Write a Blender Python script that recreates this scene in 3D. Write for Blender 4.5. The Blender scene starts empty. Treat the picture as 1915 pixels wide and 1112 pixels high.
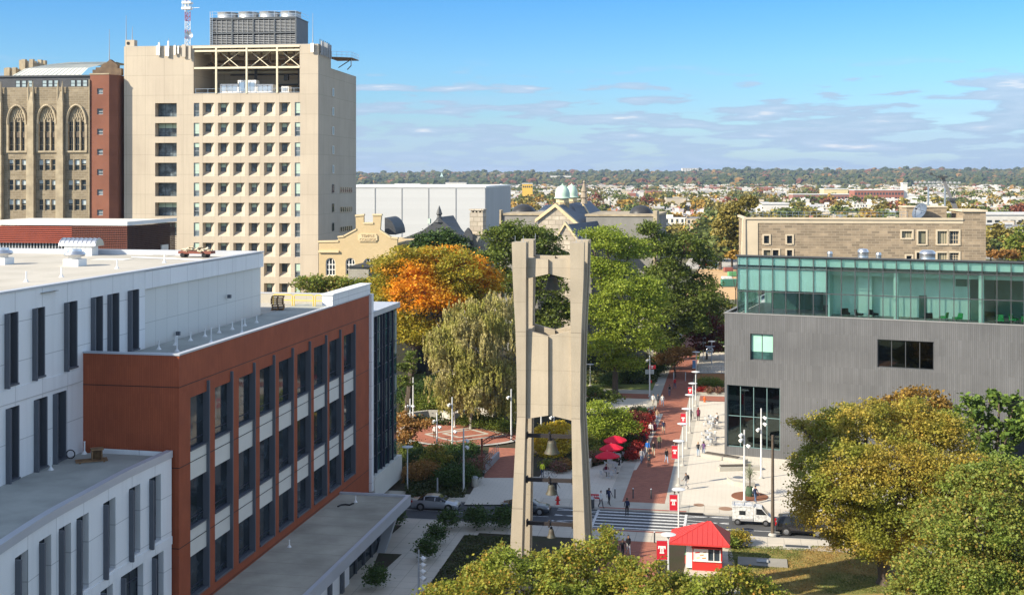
import bpy, math, random
import numpy as np
from mathutils import Vector, Matrix
R = math.radians
scene = bpy.context.scene
col = scene.collection
rnd = random.Random(7)

# ------------------------------------------------------------------ camera
F = 2300.0; HC = 33.5; CX = 957.5; HY = 330.0      # focal length in photo pixels, camera height in m
cam = bpy.data.cameras.new('camera'); camo = bpy.data.objects.new('camera', cam); col.objects.link(camo)
camo.location = (0, 0, HC); camo.rotation_euler = (R(90), 0, 0)
cam.sensor_width = 36; cam.lens = F/1915*36; cam.shift_y = -(556-HY)/1915
cam.clip_start = 1; cam.clip_end = 30000
scene.camera = camo

def G(px, py, z=0.0):
    Y = F*(HC-z)/(py-HY); return Vector(((px-CX)*Y/F, Y, z))
def P(px, py, Y):
    return Vector(((px-CX)*Y/F, Y, HC-(py-HY)*Y/F))

# ------------------------------------------------------------------ sun + sky
SAZ = Vector((-.89, -.456)).normalized(); SEL = R(31)
sdir = Vector((SAZ.x*math.cos(SEL), SAZ.y*math.cos(SEL), math.sin(SEL)))
sl = bpy.data.lights.new('sun', 'SUN'); so = bpy.data.objects.new('sun', sl); col.objects.link(so)
sl.energy = 4.8; sl.angle = R(0.5); sl.color = (1.0, .90, .72)
so.rotation_euler = sdir.to_track_quat('Z', 'Y').to_euler(); so.location = (-60, -40, 90)

world = bpy.data.worlds.new('World'); scene.world = world; world.use_nodes = True
nt = world.node_tree; nt.nodes.clear()
def wn(t, **k):
    n = nt.nodes.new(t)
    for a, b in k.items(): setattr(n, a, b)
    return n
out = wn('ShaderNodeOutputWorld'); bg = wn('ShaderNodeBackground'); bg.inputs[1].default_value = 0.118
sky = wn('ShaderNodeTexSky', sky_type='NISHITA', sun_disc=False)
sky.sun_elevation = SEL; sky.sun_rotation = math.atan2(SAZ.x, SAZ.y)
sky.air_density = 1.0; sky.dust_density = 0.2; sky.ozone_density = 2.0; sky.altitude = 50
tc = wn('ShaderNodeTexCoord'); sep = wn('ShaderNodeSeparateXYZ'); nt.links.new(tc.outputs['Generated'], sep.inputs[0])
def wmath(op, a, b=None, clamp=False):
    n = wn('ShaderNodeMath', operation=op); n.use_clamp = clamp
    for i, x in enumerate((a, b)):
        if x is None: continue
        if isinstance(x, (int, float)): n.inputs[i].default_value = x
        else: nt.links.new(x, n.inputs[i])
    return n.outputs[0]
def wmix(fac, a, b, mode='MIX'):
    n = wn('ShaderNodeMix', data_type='RGBA', blend_type=mode)
    for i, x in ((0, fac), (6, a), (7, b)):
        if isinstance(x, (int, float)): n.inputs[i].default_value = x
        elif isinstance(x, tuple): n.inputs[i].default_value = x
        else: nt.links.new(x, n.inputs[i])
    return n.outputs[2]
def wramp(f, stops):
    n = wn('ShaderNodeValToRGB'); nt.links.new(f, n.inputs[0]); e = n.color_ramp.elements
    while len(e) < len(stops): e.new(.5)
    for q, (p, c) in zip(e, stops): q.position = p; q.color = c if isinstance(c, tuple) else (c, c, c, 1)
    return n.outputs[0]
z = sep.outputs[2]
tint = wramp(wmath('MULTIPLY', z, 5.0, True), [(0, (.36, .47, .66, 1)), (.22, (.35, .49, .67, 1)), (.45, (.31, .52, .72, 1)), (.72, (.21, .48, .74, 1)), (1, (1.9, 1.5, 1.25, 1))])  # last stop, overhead and out of view, brightened as ambient fill
skc = wmix(1.0, sky.outputs[0], tint, 'MULTIPLY')
# low flat clouds: stretched noise in direction space
mp = wn('ShaderNodeMapping'); mp.inputs['Scale'].default_value = (17, 17, 120); nt.links.new(tc.outputs['Generated'], mp.inputs[0])
n1 = wn('ShaderNodeTexNoise'); n1.inputs['Scale'].default_value = 1.0; n1.inputs['Detail'].default_value = 8; n1.inputs['Roughness'].default_value = .52
nt.links.new(mp.outputs[0], n1.inputs['Vector'])
mp2 = wn('ShaderNodeMapping'); mp2.inputs['Scale'].default_value = (3.2, 3.2, 60); mp2.inputs['Location'].default_value = (.4, 0, .2); nt.links.new(tc.outputs['Generated'], mp2.inputs[0])
n2 = wn('ShaderNodeTexNoise'); n2.inputs['Scale'].default_value = 1.0; n2.inputs['Detail'].default_value = 5; nt.links.new(mp2.outputs[0], n2.inputs['Vector'])
band = wramp(wmath('MULTIPLY', z, 10.0, True), [(0, .6), (.1, .9), (.26, .85), (.42, .62), (.62, .4), (.8, .12), (.95, 0)])
puff = wramp(wmath('ADD', n1.outputs[0], wmath('MULTIPLY', wmath('SUBTRACT', band, .5), .16)), [(.485, 0), (.545, 1)])
sheet = wramp(wmath('ADD', n2.outputs[0], wmath('MULTIPLY', wmath('SUBTRACT', band, .5), .5)), [(.48, 0), (.72, .85)])
bandmask = wramp(band, [(0, 0), (.25, 1)])
hi = wramp(n1.outputs[0], [(.55, (2.0, 2.7, 3.6, 1)), (.66, (2.4, 3.05, 3.9, 1)), (.78, (4.8, 4.6, 4.5, 1))])
c1 = wmix(wmath('MULTIPLY', sheet, .62), skc, (2.2, 3.0, 4.0, 1))
c2 = wmix(wmath('MULTIPLY', wmath('MULTIPLY', puff, bandmask), .85), c1, hi)
nt.links.new(c2, bg.inputs[0]); nt.links.new(bg.outputs[0], out.inputs[0])

vs = scene.view_settings; vs.view_transform = 'Standard'; vs.look = 'None'; vs.gamma = 1; vs.exposure = 0.95

# ------------------------------------------------------------------ materials
MAT = {}
def newmat(name):
    m = bpy.data.materials.new(name); m.use_nodes = True; m.node_tree.nodes.clear(); MAT[name] = m
    return m, m.node_tree
def pcol(c): return (c[0], c[1], c[2], 1)
class NB:
    def __init__(s, t): s.t = t
    def n(s, ty, **k):
        n = s.t.nodes.new(ty)
        for a, b in k.items(): setattr(n, a, b)
        return n
    def l(s, a, b): s.t.links.new(a, b)
    def noise(s, vec, scale, detail=4, rough=.55):
        n = s.n('ShaderNodeTexNoise'); n.inputs['Scale'].default_value = scale; n.inputs['Detail'].default_value = detail
        n.inputs['Roughness'].default_value = rough; s.l(vec, n.inputs['Vector']); return n.outputs[0]
    def ramp(s, f, stops):
        n = s.n('ShaderNodeValToRGB'); s.l(f, n.inputs[0]); e = n.color_ramp.elements
        while len(e) < len(stops): e.new(.5)
        for q, (p, c) in zip(e, stops): q.position = p; q.color = (c, c, c, 1) if isinstance(c, (int, float)) else pcol(c)
        return n.outputs[0]
    def mix(s, f, a, b, mode='MIX'):
        n = s.n('ShaderNodeMix', data_type='RGBA', blend_type=mode)
        for i, x in ((0, f), (6, a), (7, b)):
            if isinstance(x, (int, float)): n.inputs[i].default_value = x
            elif isinstance(x, tuple): n.inputs[i].default_value = pcol(x)
            else: s.l(x, n.inputs[i])
        return n.outputs[2]
    def math(s, op, a, b=0.0, clamp=False):
        n = s.n('ShaderNodeMath', operation=op); n.use_clamp = clamp
        for i, x in enumerate((a, b)):
            if isinstance(x, (int, float)): n.inputs[i].default_value = x
            else: s.l(x, n.inputs[i])
        return n.outputs[0]
def M(name, c, rough=.8, c2=None, ns=.6, amp=.35, bump=0, bs=8, metal=0, spec=.3, grid=None, brick=None, streak=0, rib=None, speck=0, coat=0):
    """general surface: base colour c mottled towards c2; grid=(w,h,gap,dark) panel joints; brick=(w,h,mortar,colour2,mortarcolour)"""
    if name in MAT: return MAT[name]
    m, t = newmat(name); b = NB(t)
    o = b.n('ShaderNodeOutputMaterial'); p = b.n('ShaderNodeBsdfPrincipled'); b.l(p.outputs[0], o.inputs[0])
    p.inputs['Roughness'].default_value = rough; p.inputs['Metallic'].default_value = metal; p.inputs['Specular IOR Level'].default_value = spec
    if coat: p.inputs['Coat Weight'].default_value = coat; p.inputs['Coat Roughness'].default_value = .08
    g = b.n('ShaderNodeNewGeometry'); tcn = b.n('ShaderNodeTexCoord'); vec = tcn.outputs['Object']
    sp = b.n('ShaderNodeSeparateXYZ'); b.l(vec, sp.inputs[0])
    nm = b.n('ShaderNodeSeparateXYZ'); b.l(g.outputs['Normal'], nm.inputs[0])
    if c2 is None: c2 = tuple(x*.78 for x in c)
    nz = b.noise(vec, ns, 6)
    f = b.ramp(nz, [(.35, 0), (.68, 1)])
    colr = b.mix(b.math('MULTIPLY', f, min(1, amp*1.6)), c, c2)
    # wall coordinates: (x+y, z) on upright faces, (x, y) on flat ones
    if grid or brick or rib:
        up = b.math('GREATER_THAN', b.math('ABSOLUTE', nm.outputs[2]), .8)
        xy = b.math('ADD', sp.outputs[0], sp.outputs[1])
        ux = b.n('ShaderNodeMix', data_type='FLOAT'); b.l(up, ux.inputs[0]); b.l(xy, ux.inputs[2]); b.l(sp.outputs[0], ux.inputs[3])
        uy = b.n('ShaderNodeMix', data_type='FLOAT'); b.l(up, uy.inputs[0]); b.l(sp.outputs[2], uy.inputs[2]); b.l(sp.outputs[1], uy.inputs[3])
        cv = b.n('ShaderNodeCombineXYZ'); b.l(ux.outputs[0], cv.inputs[0]); b.l(uy.outputs[0], cv.inputs[1]); wv = cv.outputs[0]
    hgt = None
    if brick:
        w, h, mo, cb, cm = brick
        bt = b.n('ShaderNodeTexBrick'); b.l(wv, bt.inputs['Vector']); bt.inputs['Scale'].default_value = 1
        bt.inputs['Brick Width'].default_value = w; bt.inputs['Row Height'].default_value = h; bt.inputs['Mortar Size'].default_value = mo
        bt.inputs['Mortar Smooth'].default_value = .2; bt.inputs['Bias'].default_value = 0
        bt.inputs['Color1'].default_value = (0, 0, 0, 1); bt.inputs['Color2'].default_value = (1, 1, 1, 1); bt.inputs['Mortar'].default_value = (.5, .5, .5, 1)
        bc = b.mix(bt.outputs[0], colr, cb)
        colr = b.mix(bt.outputs[1], bc, cm); hgt = b.math('SUBTRACT', 1.0, bt.outputs[1])
    if grid:
        w, h, gp, dk = grid
        def line(v, per):
            q = b.math('FRACT', b.math('DIVIDE', v, per)); return b.math('LESS_THAN', q, gp/per)
        lx = line(ux.outputs[0], w) if w else None; ly = line(uy.outputs[0], h) if h else None
        ln = lx if ly is None else (ly if lx is None else b.math('MAXIMUM', lx, ly))
        # slight tone change from panel to panel
        wt = b.n('ShaderNodeTexWhiteNoise', noise_dimensions='2D'); cq = b.n('ShaderNodeCombineXYZ')
        b.l(b.math('FLOOR', b.math('DIVIDE', ux.outputs[0], w or 50)), cq.inputs[0]); b.l(b.math('FLOOR', b.math('DIVIDE', uy.outputs[0], h or 50)), cq.inputs[1])
        b.l(cq.outputs[0], wt.inputs[0])
        colr = b.mix(b.math('MULTIPLY', wt.outputs[0], .14), colr, tuple(x*.62 for x in c))
        colr = b.mix(b.math('MULTIPLY', ln, dk), colr, tuple(x*.25 for x in c))
    if rib:
        per, dep, dk = rib
        w2 = b.n('ShaderNodeTexWhiteNoise', noise_dimensions='2D'); cq = b.n('ShaderNodeCombineXYZ')
        b.l(b.math('FLOOR', b.math('DIVIDE', ux.outputs[0], per)), cq.inputs[0]); b.l(b.math('FLOOR', b.math('DIVIDE', uy.outputs[0], dep)), cq.inputs[1]); b.l(cq.outputs[0], w2.inputs[0])
        fr = b.math('FRACT', b.math('DIVIDE', ux.outputs[0], per))
        gl = b.math('LESS_THAN', fr, .16)
        colr = b.mix(b.math('MULTIPLY', w2.outputs[0], dk), colr, tuple(x*.5 for x in c))
        colr = b.mix(b.math('MULTIPLY', gl, .6), colr, tuple(x*.4 for x in c)); hgt = b.math('SUBTRACT', b.math('MULTIPLY', w2.outputs[0], .6), gl)
    if streak:
        mpn = b.n('ShaderNodeMapping'); mpn.inputs['Scale'].default_value = (1.3, 1.3, .07); b.l(vec, mpn.inputs[0])
        st = b.ramp(b.noise(mpn.outputs[0], 1.4, 5), [(.48, 0), (.75, 1)])
        colr = b.mix(b.math('MULTIPLY', st, streak), colr, tuple(x*.45 for x in c))
    if speck:
        sk = b.ramp(b.noise(vec, 14, 3, .7), [(.38, 0), (.62, 1)])
        colr = b.mix(b.math('MULTIPLY', sk, speck), colr, tuple(x*.6 for x in c))
    b.l(colr, p.inputs['Base Color'])
    if bump:
        bn = b.n('ShaderNodeBump'); bn.inputs['Strength'].default_value = bump; bn.inputs['Distance'].default_value = .05
        hh = b.noise(vec, bs, 5)
        if hgt is not None: hh = b.math('ADD', b.math('MULTIPLY', hh, .4), hgt)
        b.l(hh, bn.inputs['Height']); b.l(bn.outputs[0], p.inputs['Normal'])
    return m
def GLASS(name, c=(.015, .022, .028), rough=.04, var=.5):
    m, t = newmat(name); b = NB(t)
    o = b.n('ShaderNodeOutputMaterial'); p = b.n('ShaderNodeBsdfPrincipled'); b.l(p.outputs[0], o.inputs[0])
    p.inputs['Roughness'].default_value = rough; p.inputs['IOR'].default_value = 1.45; p.inputs['Specular IOR Level'].default_value = .32
    oi = b.n('ShaderNodeObjectInfo'); tcn = b.n('ShaderNodeTexCoord')
    mpn = b.n('ShaderNodeMapping'); mpn.inputs['Scale'].default_value = (1, 1, 1); b.l(tcn.outputs['Object'], mpn.inputs[0])
    b.l(oi.outputs['Location'], mpn.inputs['Location'])
    nz = b.ramp(b.noise(mpn.outputs[0], .8, 3), [(.4, 0), (.62, 1)])
    b.l(b.mix(b.math('MULTIPLY', nz, var), c, tuple(x*3+.01 for x in c)), p.inputs['Base Color'])
    bn = b.n('ShaderNodeBump'); bn.inputs['Strength'].default_value = .05; bn.inputs['Distance'].default_value = .1
    b.l(b.noise(mpn.outputs[0], .5, 1), bn.inputs['Height']); b.l(bn.outputs[0], p.inputs['Normal'])
    return m
def CLEAR(name, tintc, refl=.12):
    m, t = newmat(name); b = NB(t)
    o = b.n('ShaderNodeOutputMaterial'); mx = b.n('ShaderNodeMixShader'); tr = b.n('ShaderNodeBsdfTransparent'); gl = b.n('ShaderNodeBsdfGlossy')
    tr.inputs[0].default_value = pcol(tintc); gl.inputs[0].default_value = (.8, .95, .9, 1); gl.inputs['Roughness'].default_value = .02
    lw = b.n('ShaderNodeLayerWeight'); lw.inputs[0].default_value = .25
    b.l(b.math('ADD', b.math('MULTIPLY', lw.outputs['Fresnel'], .8), refl*.3, True), mx.inputs[0])
    b.l(tr.outputs[0], mx.inputs[1]); b.l(gl.outputs[0], mx.inputs[2]); b.l(mx.outputs[0], o.inputs[0])
    return m
def LEAF(name, cols, trans=.35, patch=None, ps=.25):
    """leaf colour differs per leaf; patch = colour that takes over in clumps"""
    m, t = newmat(name); b = NB(t)
    o = b.n('ShaderNodeOutputMaterial'); g = b.n('ShaderNodeNewGeometry'); tcn = b.n('ShaderNodeTexCoord')
    k = len(cols); st = [(i/max(1, k-1), c) for i, c in enumerate(cols)]
    c = b.ramp(g.outputs['Random Per Island'], st)
    oi = b.n('ShaderNodeObjectInfo')
    va = b.n('ShaderNodeVectorMath', operation='ADD'); b.l(tcn.outputs['Object'], va.inputs[0]); b.l(oi.outputs['Location'], va.inputs[1])
    if patch:
        f = b.ramp(b.noise(va.outputs[0], ps, 2), [(.46 if ps > .12 else .485, 0), (.58 if ps > .12 else .58, 1)])
        c = b.mix(f, c, b.ramp(g.outputs['Random Per Island'], [(0, patch[0]), (1, patch[1])]))
    f2 = b.noise(va.outputs[0], .7, 2)
    c = b.mix(b.ramp(f2, [(.35, .4), (.65, 0)]), c, tuple(x*.62 for x in cols[0]))
    p = b.n('ShaderNodeBsdfPrincipled'); p.inputs['Roughness'].default_value = .55; p.inputs['Specular IOR Level'].default_value = .25
    b.l(c, p.inputs['Base Color'])
    tl = b.n('ShaderNodeBsdfTranslucent'); b.l(c, tl.inputs[0])
    mx = b.n('ShaderNodeMixShader'); mx.inputs[0].default_value = trans; b.l(p.outputs[0], mx.inputs[1]); b.l(tl.outputs[0], mx.inputs[2])
    b.l(mx.outputs[0], o.inputs[0])
    return m

# ------------------------------------------------------------------ mesh building
class MB:
    def __init__(s): s.v = []; s.f = []; s.m = []
    def face(s, pts, m=0):
        n = len(s.v); s.v += [tuple(p) for p in pts]; s.f.append(tuple(range(n, n+len(pts)))); s.m.append(m)
    def box(s, x0, x1, y0, y1, z0, z1, m=0):
        n = len(s.v)
        s.v += [(x0,y0,z0),(x1,y0,z0),(x1,y1,z0),(x0,y1,z0),(x0,y0,z1),(x1,y0,z1),(x1,y1,z1),(x0,y1,z1)]
        s.f += [(n,n+3,n+2,n+1),(n+4,n+5,n+6,n+7),(n,n+1,n+5,n+4),(n+1,n+2,n+6,n+5),(n+2,n+3,n+7,n+6),(n+3,n,n+4,n+7)]; s.m += [m]*6
        return s
    def hexa(s, b, t, m=0):
        n = len(s.v); s.v += [tuple(p) for p in b]+[tuple(p) for p in t]
        s.f += [(n+3,n+2,n+1,n),(n+4,n+5,n+6,n+7),(n,n+1,n+5,n+4),(n+1,n+2,n+6,n+5),(n+2,n+3,n+7,n+6),(n+3,n,n+4,n+7)]; s.m += [m]*6
        return s
    def prism(s, pts, z0, z1, m=0, mt=None):
        """pts counter-clockwise (x,y)"""
        n = len(s.v); k = len(pts); s.v += [(p[0], p[1], z0) for p in pts]+[(p[0], p[1], z1) for p in pts]
        s.f.append(tuple(range(n+k-1, n-1, -1))); s.f.append(tuple(range(n+k, n+2*k))); s.m += [m, m if mt is None else mt]
        for i in range(k): j = (i+1) % k; s.f.append((n+i, n+j, n+k+j, n+k+i)); s.m.append(m)
        return s
    def extr(s, pts, vec, m=0):
        n = len(s.v); k = len(pts); vec = Vector(vec)
        s.v += [tuple(Vector(p)) for p in pts]+[tuple(Vector(p)+vec) for p in pts]
        s.f.append(tuple(range(n+k-1, n-1, -1))); s.f.append(tuple(range(n+k, n+2*k))); s.m += [m, m]
        for i in range(k): j = (i+1) % k; s.f.append((n+i, n+j, n+k+j, n+k+i)); s.m.append(m)
        return s
    def tube(s, pts, rs, n=6, m=0, caps=True):
        pts = [Vector(p) for p in pts]
        if isinstance(rs, (int, float)): rs = [rs]*len(pts)
        b0 = len(s.v); prev = None
        for i, p in enumerate(pts):
            d = (pts[min(i+1, len(pts)-1)]-pts[max(i-1, 0)])
            if d.length < 1e-9: d = Vector((0, 0, 1))
            d.normalize()
            a = d.orthogonal().normalized() if prev is None else (prev-d*prev.dot(d)).normalized()
            prev = a; c = d.cross(a)
            for k in range(n):
                t = 2*math.pi*k/n; s.v.append(tuple(p+(a*math.cos(t)+c*math.sin(t))*rs[i]))
        for i in range(len(pts)-1):
            for k in range(n):
                q = b0+i*n; k2 = (k+1) % n; s.f.append((q+k, q+k2, q+n+k2, q+n+k)); s.m.append(m)
        if caps:
            s.f.append(tuple(b0+k for k in range(n-1, -1, -1))); e = b0+(len(pts)-1)*n; s.f.append(tuple(e+k for k in range(n))); s.m += [m, m]
        return s
    def lathe(s, prof, c=(0, 0, 0), n=12, m=0, sx=1, sy=1):
        b0 = len(s.v)
        for r, z in prof:
            for k in range(n):
                t = 2*math.pi*k/n; s.v.append((c[0]+r*sx*math.cos(t), c[1]+r*sy*math.sin(t), c[2]+z))
        for i in range(len(prof)-1):
            for k in range(n):
                q = b0+i*n; k2 = (k+1) % n; s.f.append((q+k, q+k2, q+n+k2, q+n+k)); s.m.append(m)
        s.f.append(tuple(b0+k for k in range(n-1, -1, -1))); e = b0+(len(prof)-1)*n; s.f.append(tuple(e+k for k in range(n))); s.m += [m, m]
        return s
    def add(s, o, mat=None, dm=0):
        n = len(s.v); s.v += [tuple(mat@Vector(p)) if mat else p for p in o.v]
        s.f += [tuple(i+n for i in f) for f in o.f]; s.m += [i+dm for i in o.m]; return s
    def mesh(s, name, mats):
        me = bpy.data.meshes.new(name); me.from_pydata(s.v, [], s.f)
        for q in (mats if isinstance(mats, (list, tuple)) else [mats]): me.materials.append(q)
        me.polygons.foreach_set('material_index', s.m); return me
    def build(s, name, mats, parent=None, loc=None, rz=0, smooth=False):
        me = s.mesh(name, mats)
        if smooth: me.shade_smooth() if smooth is True else me.set_sharp_from_angle(angle=smooth)
        return link(name, me, parent, loc, rz)
def link(name, data, parent=None, loc=None, rz=0):
    o = bpy.data.objects.new(name, data); col.objects.link(o)
    if parent: o.parent = parent
    if loc is not None: o.location = loc
    if rz: o.rotation_euler = (0, 0, rz)
    return o
def tag(o, label=None, cat=None, group=None, kind=None):
    if label: o['label'] = label
    if cat: o['category'] = cat
    if group: o['group'] = group
    if kind: o['kind'] = kind
    return o
def thing(name, label, cat, loc=(0, 0, 0), rz=0, group=None):
    o = link(name, None, None, loc, rz); return tag(o, label, cat, group)
def copy_tree(o, parent=None):
    c = o.copy(); col.objects.link(c); c.parent = parent
    for ch in o.children: copy_tree(ch, c)
    return c
def wall(mb, T, u0, u1, z0, z1, ops, m=0, mr=None, extra=()):
    """wall face with openings (a,b,c,d,depth); T(u,z,d) -> point, d = depth inwards"""
    mr = m if mr is None else mr
    us = sorted(set([u0, u1]+list(extra)+[max(u0, min(u1, x)) for o in ops for x in o[:2]])); zs = sorted(set([z0, z1]+[max(z0, min(z1, x)) for o in ops for x in o[2:4]]))
    for i in range(len(us)-1):
        for j in range(len(zs)-1):
            cu = (us[i]+us[i+1])/2; cz = (zs[j]+zs[j+1])/2
            if any(o[0] < cu < o[1] and o[2] < cz < o[3] for o in ops): continue
            mb.face([T(us[i], zs[j], 0), T(us[i+1], zs[j], 0), T(us[i+1], zs[j+1], 0), T(us[i], zs[j+1], 0)], m)
    for a, b, c, d, dp in ops:
        mb.face([T(a, c, 0), T(a, c, dp), T(a, d, dp), T(a, d, 0)], mr); mb.face([T(b, c, dp), T(b, c, 0), T(b, d, 0), T(b, d, dp)], mr)
        mb.face([T(a, c, 0), T(b, c, 0), T(b, c, dp), T(a, c, dp)], mr); mb.face([T(a, d, dp), T(b, d, dp), T(b, d, 0), T(a, d, 0)], mr)
_wc = {}
def window(parent, x, y, z, w, h, rz=0, nx=1, zs=(), fw=.06, fm=None, gm=None, blind=0, bm=None, arch=False, name='window'):
    """x,y = centre of the opening's back plane, z = sill. Frame mesh with a pane child; faces -y before rz"""
    fm = fm or MAT['dark_frame']; gm = gm or MAT['dark_glass']
    k = (round(w, 2), round(h, 2), nx, zs, fw, fm.name, gm.name, blind, bm.name if bm else '', arch)
    if k not in _wc:
        a = MB(); hw = w/2
        zt = h if not arch else h-hw
        a.box(-hw, -hw+fw, -.09, 0, 0, zt); a.box(hw-fw, hw, -.09, 0, 0, zt); a.box(-hw+fw, hw-fw, -.09, 0, 0, fw)
        if not arch: a.box(-hw+fw, hw-fw, -.09, 0, h-fw, h)
        for i in range(1, nx):
            q = -hw+w*i/nx; a.box(q-fw/2, q+fw/2, -.085, -.001, fw, (h-fw) if not arch else zt+hw*.8)
        for q in zs: a.box(-hw+fw, hw-fw, -.08, -.002, h*q-fw/2, h*q+fw/2)
        g = MB()
        if arch:
            n = 12; ring = [(hw*math.cos(math.pi*i/n), zt+hw*math.sin(math.pi*i/n)) for i in range(n+1)]
            inn = [((hw-fw)*math.cos(math.pi*i/n), zt+(hw-fw)*math.sin(math.pi*i/n)) for i in range(n+1)]
            for i in range(n):
                a.face([(ring[i][0], -.09, ring[i][1]), (ring[i+1][0], -.09, ring[i+1][1]), (inn[i+1][0], -.09, inn[i+1][1]), (inn[i][0], -.09, inn[i][1])])
                a.face([(inn[i][0], -.09, inn[i][1]), (inn[i+1][0], -.09, inn[i+1][1]), (inn[i+1][0], 0, inn[i+1][1]), (inn[i][0], 0, inn[i][1])])
            g.face([(-hw, -.03, 0), (hw, -.03, 0)]+[(p[0], -.03, p[1]) for p in ring])
        else:
            g.box(-hw+fw, hw-fw, -.05, -.03, fw, h-fw)
        fmesh = a.mesh(name, fm); gmesh = g.mesh('pane', gm); bmesh_ = None
        if blind:
            q = MB(); q.box(-hw+fw, hw-fw, -.062, -.052, h-fw-(h-2*fw)*blind, h-fw-.001); bmesh_ = q.mesh('blind', bm or MAT['blind'])
        _wc[k] = (fmesh, gmesh, bmesh_)
    fmesh, gmesh, bme = _wc[k]
    o = link(name, fmesh, parent, (x, y, z), rz); link('pane', gmesh, o)
    if bme: link('blind', bme, o)
    return o
class Fr:
    """local building frame: u to the right along the front, v to the back; solves photo columns and rows on its planes"""
    def __init__(s, X, Y, a, z=0):
        s.X = X; s.Y = Y; s.a = a; s.z = z; s.ux, s.uy = math.cos(a), -math.sin(a); s.vx, s.vy = math.sin(a), math.cos(a)
    def w(s, u, v, z=0): return Vector((s.X+u*s.ux+v*s.vx, s.Y+u*s.uy+v*s.vy, z))
    def u(s, px, v=0): k = (px-CX)/F; return (k*(s.Y+v*s.vy)-s.X-v*s.vx)/(s.ux-k*s.uy)
    def v(s, px, u=0): k = (px-CX)/F; return (k*(s.Y+u*s.uy)-s.X-u*s.ux)/(s.vx-k*s.vy)
    def zz(s, u, v, py): return HC-(py-HY)*(s.Y+u*s.uy+v*s.vy)/F
    def loc(s): return (s.X, s.Y, s.z)
    def inv(s, p): dx, dy = p[0]-s.X, p[1]-s.Y; return (dx*s.ux+dy*s.uy, dx*s.vx+dy*s.vy)
    def thing(s, name, label, cat, group=None): return thing(name, label, cat, s.loc(), -s.a, group)
A0 = R(10.5)
HP = math.pi/2
# ------------------------------------------------------------------ palette
M('dark_frame', (.05, .055, .06), .5); GLASS('dark_glass'); GLASS('teal_glass', (.02, .05, .048)); GLASS('grey_glass', (.06, .075, .085), .1, .8)
M('blind', (.42, .55, .45), .8, amp=.1); M('white_frame', (.75, .74, .7), .6, amp=.2)
M('metal', (.55, .56, .57), .35, metal=.8, amp=.2); M('galv', (.62, .63, .64), .3, metal=.9, amp=.3); M('white_paint', (.78, .78, .76), .5, amp=.15)
M('dark_metal', (.06, .065, .07), .5, amp=.2); M('grey_paint', (.35, .36, .37), .6, amp=.2); M('black', (.015, .015, .017), .6)
M('red_paint', (.55, .02, .02), .45, amp=.15); M('pole_paint', (.62, .63, .63), .4, amp=.2)
M('bark', (.11, .085, .065), .95, (.05, .04, .03), 3, bump=.5); M('pale_bark', (.55, .52, .46), .9, (.12, .1, .08), 4, .7)
# =================================================================== LEFT FOREGROUND: white panel building, terracotta wing, low wing
M('white_panel', (.80, .80, .80), .45, amp=.12, ns=.25, grid=(3.0, 2.45, .05, .5), spec=.4, streak=.16)
M('white_panel_wide', (.68, .67, .63), .5, amp=.15, ns=.15, grid=(1.9, 5.6, .045, .45), spec=.4)
M('membrane', (.50, .465, .40), .9, (.40, .37, .31), .25, .8, grid=(3.0, 0, .05, .25), speck=.25)
M('grey_membrane', (.42, .43, .39), .9, (.30, .31, .28), .4, .6, speck=.25)
M('stained_membrane', (.46, .43, .35), .92, (.28, .26, .21), .3, .9, grid=(0, 2.6, .06, .45), speck=.3)  # low roof: tan mottled with darker stains
M('coping', (.50, .52, .56), .4, amp=.15, metal=.3)
M('fin_grey', (.105, .115, .135), .5, amp=.15)
M('fin_blue', (.03, .036, .06), .45, amp=.15)
M('terracotta', (.40, .10, .042), .75, (.29, .07, .03), .5, .5, rib=(.16, .9, .30), bump=.3, bs=6, speck=.25)
M('spandrel', (.66, .64, .58), .6, amp=.15)
M('wood', (.30, .18, .09), .9, (.16, .09, .05), 3, .7)
M('yellow', (.75, .55, .05), .5, amp=.1)

Rr = Fr(-22.3, 82.4, A0)
UW = -7.0; VW = Rr.v(492, UW); ZT = 26.4; ZR = 20.6; VE = Rr.v(690, 0)
# ---- white building
wb = Rr.thing('panel_building', 'long white panelled building with tall slit windows and a tan flat roof, left edge', 'building')
mb = MB()
def TW(v, z_, d): return (UW-d, v, z_)
row1 = [(8.5, 34), (60.5, 84), (120, 144.6), (170, 192.5), (201, 223), (239, 260)]
row2 = [(-60, -36), (11, 36), (63.5, 88.6), (99, 124)]
ops = []; wins = []
for rowp, za, zb in ((row1, 20.75, 25.15), (row2, 14.9, 19.35)):
    for a, b in rowp:
        va, vb = Rr.v(a, UW), Rr.v(b, UW); ops.append((va, vb, za, zb, .55)); wins.append((va, vb, za, zb))
VJ = Rr.v(271, UW)
wall(mb, TW, -46, VJ, 0, ZT, ops)
mb.face([(UW, VJ, ZT), (UW, VJ, 0), (UW-.25, VJ, 0), (UW-.25, VJ, ZT)])
for a, b in (((-40, -46), (UW, -46)), ((UW-.25, VW), (-40, VW)), ((-40, VW), (-40, -46))):
    mb.face([(a[0], a[1], 0), (b[0], b[1], 0), (b[0], b[1], ZT), (a[0], a[1], ZT)])
mb.build('wall', MAT['white_panel'], wb)
m2 = MB(); m2.box(UW-.4, UW-.25, VJ, VW, 0, ZT-1.35).build('end_wall', MAT['white_panel_wide'], wb)
m2 = MB(); m2.box(UW-.4, UW+.03, VJ, VW+.03, ZT-1.35, ZT-.05).build('fascia', MAT['white_panel'], wb)
m2 = MB(); m2.box(-40, UW-.4, -46, VW-.4, ZT-.9, ZT-.35).build('roof', MAT['membrane'], wb)
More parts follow.
